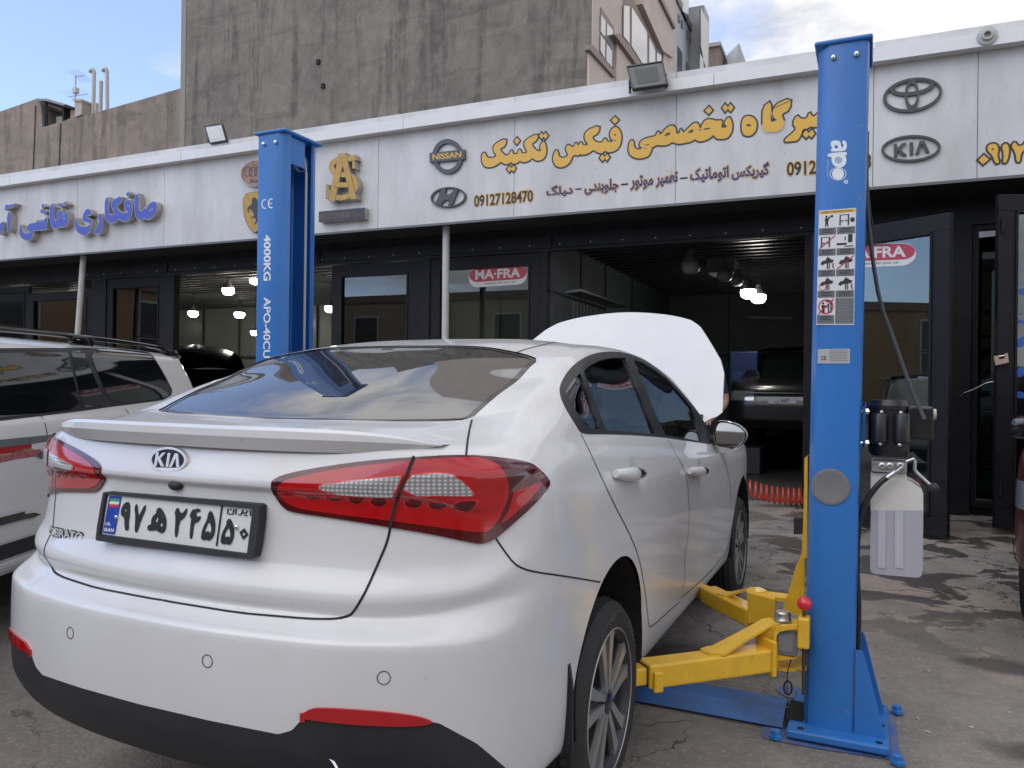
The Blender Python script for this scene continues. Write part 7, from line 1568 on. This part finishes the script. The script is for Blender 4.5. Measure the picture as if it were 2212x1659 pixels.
# door gap lines on the visible side
def lgap(bm_, polys, root, one=-1):
    bm2 = bm_.copy(); bv = BVHTree.FromBMesh(bm2); m_ = MB()
    for P in polys:
        pr = []
        for (y, z) in P: 
            h = bv.ray_cast(Vector((3, y, z)), Vector((-1, 0, 0)))
            if h[0]: pr.append((h[0], h[1]))
        for sg in (1, -1):
            V = []; F = []
            for i, (p, n) in enumerate(pr):
                d = (pr[min(i+1, len(pr)-1)][0]-pr[max(i-1, 0)][0]); c = n.cross(d).normalized()*.0035; Pp = p+n*.0015; V += [Pp+c, Pp-c]
                if i: k = len(V); F.append((k-4, k-3, k-1, k-2))
            m_.add([(v.x*sg, v.y, v.z) for v in V], F)
    o = m_.build('panel_gaps', GAPM, None); o.parent = root; bm2.free()
def ln(a, b, n=14): return [(a[0]+(b[0]-a[0])*i/n, a[1]+(b[1]-a[1])*i/n) for i in range(n+1)]
lgap(SU, [ln((1.52, 1.13), (1.40, 1.0))+ln((1.40, 1.0), (1.42, .5)), ln((2.45, 1.12), (2.45, .42)), ln((.42, 1.0), (.30, .6))], suv)
# ---- dark red car at the right edge
def simple_suv(name, label, loc, rz, paint, Ln=4.4, hw=.9, h=0., rear_open=False, dims=1.):
    root = bpy.data.objects.new(name, None); COL.objects.link(root); root.location = loc; root.rotation_euler = (0, 0, rz); root['label'] = label; root['category'] = 'car'
    B = gen_body(Ln, hw, [(.40, .34, .36, .10, .10, .1), (.52, .42, .46, .0, .0, 0), (.70, .60, .62, -.012, -.01, 0), (.85, .78, .76, -.008, .0, .02), (.97, .95, .88, .0, .03, .08), (1.07, 1.03, .96, .02, .05, .22), (1.13, 1.09, 1.02, .05, .07, 1.05), (1.27, 1.25, 1.2, .10, .12, 1.35), (1.42, 1.42, 1.41, .16, .20, 1.7), (1.51, 1.51, 1.50, .21, .28, 1.95), (1.56, 1.57, 1.55, .32, .40, 2.1), (1.585, 1.60, 1.57, .6, .8, 2.25)])
    A1, A2 = archl(.95), archl(Ln-.92)
    sw_ = lambda X: np.where((X[:, 0] > .5) & (X[:, 1] > .65), np.minimum.reduce([X[:, 2]-(1.13-.02*X[:, 1]), 1.475-X[:, 2], (X[:, 1]-.55)*1., (Ln-1.15-X[:, 1]-(X[:, 2]-1.1)*1.3)*.8]), -1)
    rw = lambda X: np.where(X[:, 1] < .9, np.minimum.reduce([.66-X[:, 0], X[:, 2]-1.12, 1.49-X[:, 2]]), -1)
    fw = lambda X: np.where(X[:, 1] > Ln-2.4, np.minimum.reduce([.70-X[:, 0], X[:, 2]-1.06, 1.50-X[:, 2]]), -1)
    bd = B.copy()
    for g in (A1, A2): clip(bd, g, False)
    out_local('body', bd, paint, root); bd.free()
    for o_ in (1, -1): lpatch('side_window', B, sw_, TINT, root, .004, one=o_)
    lpatch('rear_window', B, rw, TINT, root, .004); lpatch('windscreen', B, fw, TINT, root, .004)
    for cy in (.95, Ln-.92):
        a_o = lambda X, cy=cy: np.where((X[:, 0] > .6) & (X[:, 2] < .9), .43-np.hypot(X[:, 1]-cy, np.maximum(X[:, 2]-.40, 0)+np.minimum(X[:, 2]-.4, 0)*.2), -1)
        [lpatch('arch_trim', B, a_o, BLKP, root, .012, one=o_, extra=[archl(cy)]) for o_ in (1, -1)]
        for sg in (1, -1): lwheel(root, sg*(hw-.01), cy, .35, sg)
    for o_ in (1, -1): lpatch('rear_lamp', B, lambda X: np.where(X[:, 1] < .5, np.minimum.reduce([X[:, 0]-.55, X[:, 2]-.84, 1.02-X[:, 2], .36-X[:, 1]]), -1), REDB, root, .006, one=o_)
    for o_ in (1, -1): lpatch('headlamp', B, lambda X: np.where(X[:, 1] > Ln-.9, np.minimum.reduce([X[:, 0]-.48, X[:, 2]-.72, .86-X[:, 2]]), -1), mat('headlamp_glass', (.35, .36, .38), .08, .5, 1.), root, .006, one=o_)
    lpatch('grille', B, lambda X: np.where(X[:, 1] > Ln-.5, np.minimum.reduce([.44-X[:, 0], X[:, 2]-.66, .80-X[:, 2]]), -1), BLKG, root, .006)
    q = MB(); q.bbox((-hw*.75, .3, .3), (hw*.75, Ln-.3, .5), .05); q.build('underbody', INTD, None).parent = root
    for sg in (1, -1):
        q = MB(); q.bbox((sg*(hw+.02), Ln-1.52, 1.02), (sg*(hw+.13), Ln-1.36, 1.16), .04); q.build('door_mirror', BLKG, None, smooth=True).parent = root
    lgap(B, [ln((Ln-1.15, 1.0), (Ln-1.2, .42)), ln((Ln-2.25, 1.08), (Ln-2.25, .42)), ln((1.35, 1.08), (1.45, .42))], root); B.free(); return root
RedP = mat('dark_red_paint', (.055, .006, .010), .35, 0, .4, .06); BlkPn = mat('black_paint', (.010, .010, .012), .3, 0, .35, .1); SilP = mat('grey_paint', (.07, .072, .075), .25, .5, .9, .04)
simple_suv('parked_suv', 'dark red car with black wheel arch trim cut by the right edge', (4.16, 6.06, 0), math.pi-.25, RedP, 4.3, .92)
g1 = simple_suv('parked_suv', 'black car facing out of the dark garage with its white number plate', (.52, 13.75, .42), math.pi, BlkPn, 4.2, .9)
ZI = zz(1300, 600, 800); pY = 9.52
def GP(p): X = ony(ZI(*p), pY); return (X[0]-.52, X[2]-.42)
q = MB(); q.prism([[GP(p) for p in [(1715, 1095), (1912, 1095), (1912, 1132), (1715, 1130)]]], lambda a, b, d: (-a, 13.75-pY+d, b), 0, .01); npg = q.build('number_plate', PLW, None); npg.parent = g1
q = MB()
text_quad(q, '\u0646 \u06f5\u06f5\u06f4', [GP(p) for p in [(1765, 1098), (1862, 1098), (1862, 1128), (1765, 1128)]], lambda a, b, d: (-a, 13.75-pY+d, b), .0125, .02)
q.build('plate_text', BLACKL, None).parent = npg
q = MB(); q.box((-.60, 4.19, .83), (.60, 4.21, .845)); q.build('bonnet_trim', CHROME, None).parent = g1
# support under the raised black car
q = MB()
for x in (-.1, 1.1): q.bbox((x-.2, 9.9, .01), (x+.2, 13.4, .42), .02)
o = q.build('car_ramp', mat('ramp_dark', (.03, .03, .035), .6)); tag(o, 'dark low ramp carrying the black car in the garage', 'ramp')
# bright workshop: black car seen from the rear with its tailgate up, and a grey one beside it
g2 = simple_suv('parked_suv', 'black car with raised tailgate inside the bright workshop', (-10.1, 8.7, 0), .45, BlkPn, 4.2, .9)
q = MB(); V = []; F = []
for i in range(13):
    u = -1+i/6; x = u*.72; e = .10*u*u
    V += [(x, .62, 1.60-e), (x, .25, 1.90-e*1.1), (x, -.15, 2.02-e*1.4), (x, -.42, 1.93-e*1.6), (x, -.44, 1.88-e*1.6), (x, -.1, 1.96-e*1.4), (x, .3, 1.84-e)]
for i in range(12):
    for k in range(7): F.append((7*i+k, 7*i+(k+1) % 7, 7*i+7+(k+1) % 7, 7*i+7+k))
q.add(V, F); q.build('tailgate', BlkPn, None, smooth=True).parent = g2
q = MB(); q.box((-.55, .02, .7), (.55, .06, 1.05)); q.build('boot_opening', INTG, None).parent = g2
g3 = simple_suv('parked_suv', 'grey car close behind the left lift post in the bright workshop', (-8.75, 8.9, 0), .35, SilP, 4.2, .9)

# ================================================================== MECHANIC behind the raised bonnet
def person():
    me = bpy.data.meshes.new('person'); 
    J = {'pel': (.34, 4.02, .95, .145), 'spi': (.34, 3.98, 1.15, .135), 'che': (.34, 3.92, 1.34, .15), 'nec': (.35, 3.86, 1.49, .062), 'hea': (.355, 3.82, 1.56, .075), 'hd2': (.36, 3.79, 1.65, .095), 'top': (.36, 3.80, 1.72, .07),
         'ls': (.51, 3.92, 1.43, .065), 'le': (.555, 3.93, 1.20, .045), 'lw': (.50, 3.74, 1.10, .032), 'rs': (.17, 3.92, 1.43, .065), 're': (.12, 3.90, 1.18, .045), 'rw': (.2, 3.70, 1.08, .032),
         'lh': (.43, 4.02, .88, .10), 'lk': (.45, 4.0, .50, .06), 'la': (.45, 4.05, .10, .045), 'lt': (.46, 3.90, .04, .04), 'rh': (.25, 4.02, .88, .10), 'rk': (.23, 4.0, .50, .06), 'ra': (.22, 4.05, .10, .045), 'rt': (.21, 3.90, .04, .04),
         'lp': (.475, 3.67, 1.07, .03), 'rp': (.23, 3.63, 1.06, .03)}
    E = [('pel', 'spi'), ('spi', 'che'), ('che', 'nec'), ('nec', 'hea'), ('hea', 'hd2'), ('hd2', 'top'), ('che', 'ls'), ('ls', 'le'), ('le', 'lw'), ('lw', 'lp'), ('che', 'rs'), ('rs', 're'), ('re', 'rw'), ('rw', 'rp'), ('pel', 'lh'), ('lh', 'lk'), ('lk', 'la'), ('la', 'lt'), ('pel', 'rh'), ('rh', 'rk'), ('rk', 'ra'), ('ra', 'rt')]
    for s_, p, dx in (('l', 'lp', -1), ('r', 'rp', 1)):
        px, py, pz_, _ = J[p]
        for i, (ox, dz) in enumerate(((-.03, .0), (-.012, .005), (.01, .005), (.028, 0))):
            J[s_+'f%d' % i] = (px+ox, py-.045, pz_-.005+dz, .0095); J[s_+'g%d' % i] = (px+ox*1.1, py-.085+abs(ox)*.5, pz_-.035, .008); E += [(p, s_+'f%d' % i), (s_+'f%d' % i, s_+'g%d' % i)]
        J[s_+'th'] = (px+dx*.035, py-.02, pz_-.02, .0105); J[s_+'ti'] = (px+dx*.045, py-.05, pz_-.035, .009); E += [(p, s_+'th'), (s_+'th', s_+'ti')]
    ks = list(J); me.from_pydata([J[k][:3] for k in ks], [(ks.index(a), ks.index(b)) for a, b in E], [])
    o = bpy.data.objects.new('person', me); COL.objects.link(o); sk = o.modifiers.new('s', 'SKIN'); sk.use_smooth_shade = True; o.modifiers.new('b', 'SUBSURF').levels = 2
    for i, k in enumerate(ks): r = J[k][3]; me.skin_vertices[0].data[i].radius = (r, r); me.skin_vertices[0].data[i].use_root = (k == 'pel')
    bpy.context.view_layer.update(); dg = bpy.context.evaluated_depsgraph_get(); m2_ = bpy.data.meshes.new_from_object(o.evaluated_get(dg)); o.modifiers.clear(); o.data = m2_
    for m_ in (mat('skin', (.36, .20, .14), .5), mat('shirt_dark', (.015, .017, .026), .85), mat('trousers_dark', (.012, .013, .018), .85), mat('hair_black', (.010, .009, .008), .7)): m2_.materials.append(m_)
    for p in m2_.polygons:
        c = p.center; k = 0
        if c.z < .97: k = 2
        elif c.z < 1.49 and not ((c.x > .515 or c.x < .165 or c.y < 3.80) and c.z < 1.27): k = 1
        if c.z > 1.66 or (c.z > 1.56 and c.y > 3.84): k = 3
        if c.z < .12: k = 3
        p.material_index = k; p.use_smooth = True
    q = MB()
    q.sphere((.36, 3.695, 1.60), .014, 6, (.8, 1.2, 1.3)); nose = q.build('nose', MATS['skin'], None, smooth=True); nose.parent = o
    for sx_ in (-1, 1):
        q = MB(); q.sphere((.36+sx_*.032, 3.702, 1.63), .008, 6); e = q.build('eye', BLACKL, None); e.parent = o
        q = MB(); q.sphere((.36+sx_*.092, 3.80, 1.61), .022, 6, (.4, .8, 1.2)); e = q.build('ear', MATS['skin'], None, smooth=True); e.parent = o
    q = MB(); q.tube([(.335, 3.705, 1.572), (.36, 3.70, 1.570), (.385, 3.705, 1.572)], .005, 6); e = q.build('mouth', mat('lip', (.25, .09, .08), .5), None); e.parent = o
    tag(o, 'person in dark short sleeved shirt standing behind the raised bonnet, bare forearm showing', 'person')
    return o
person()
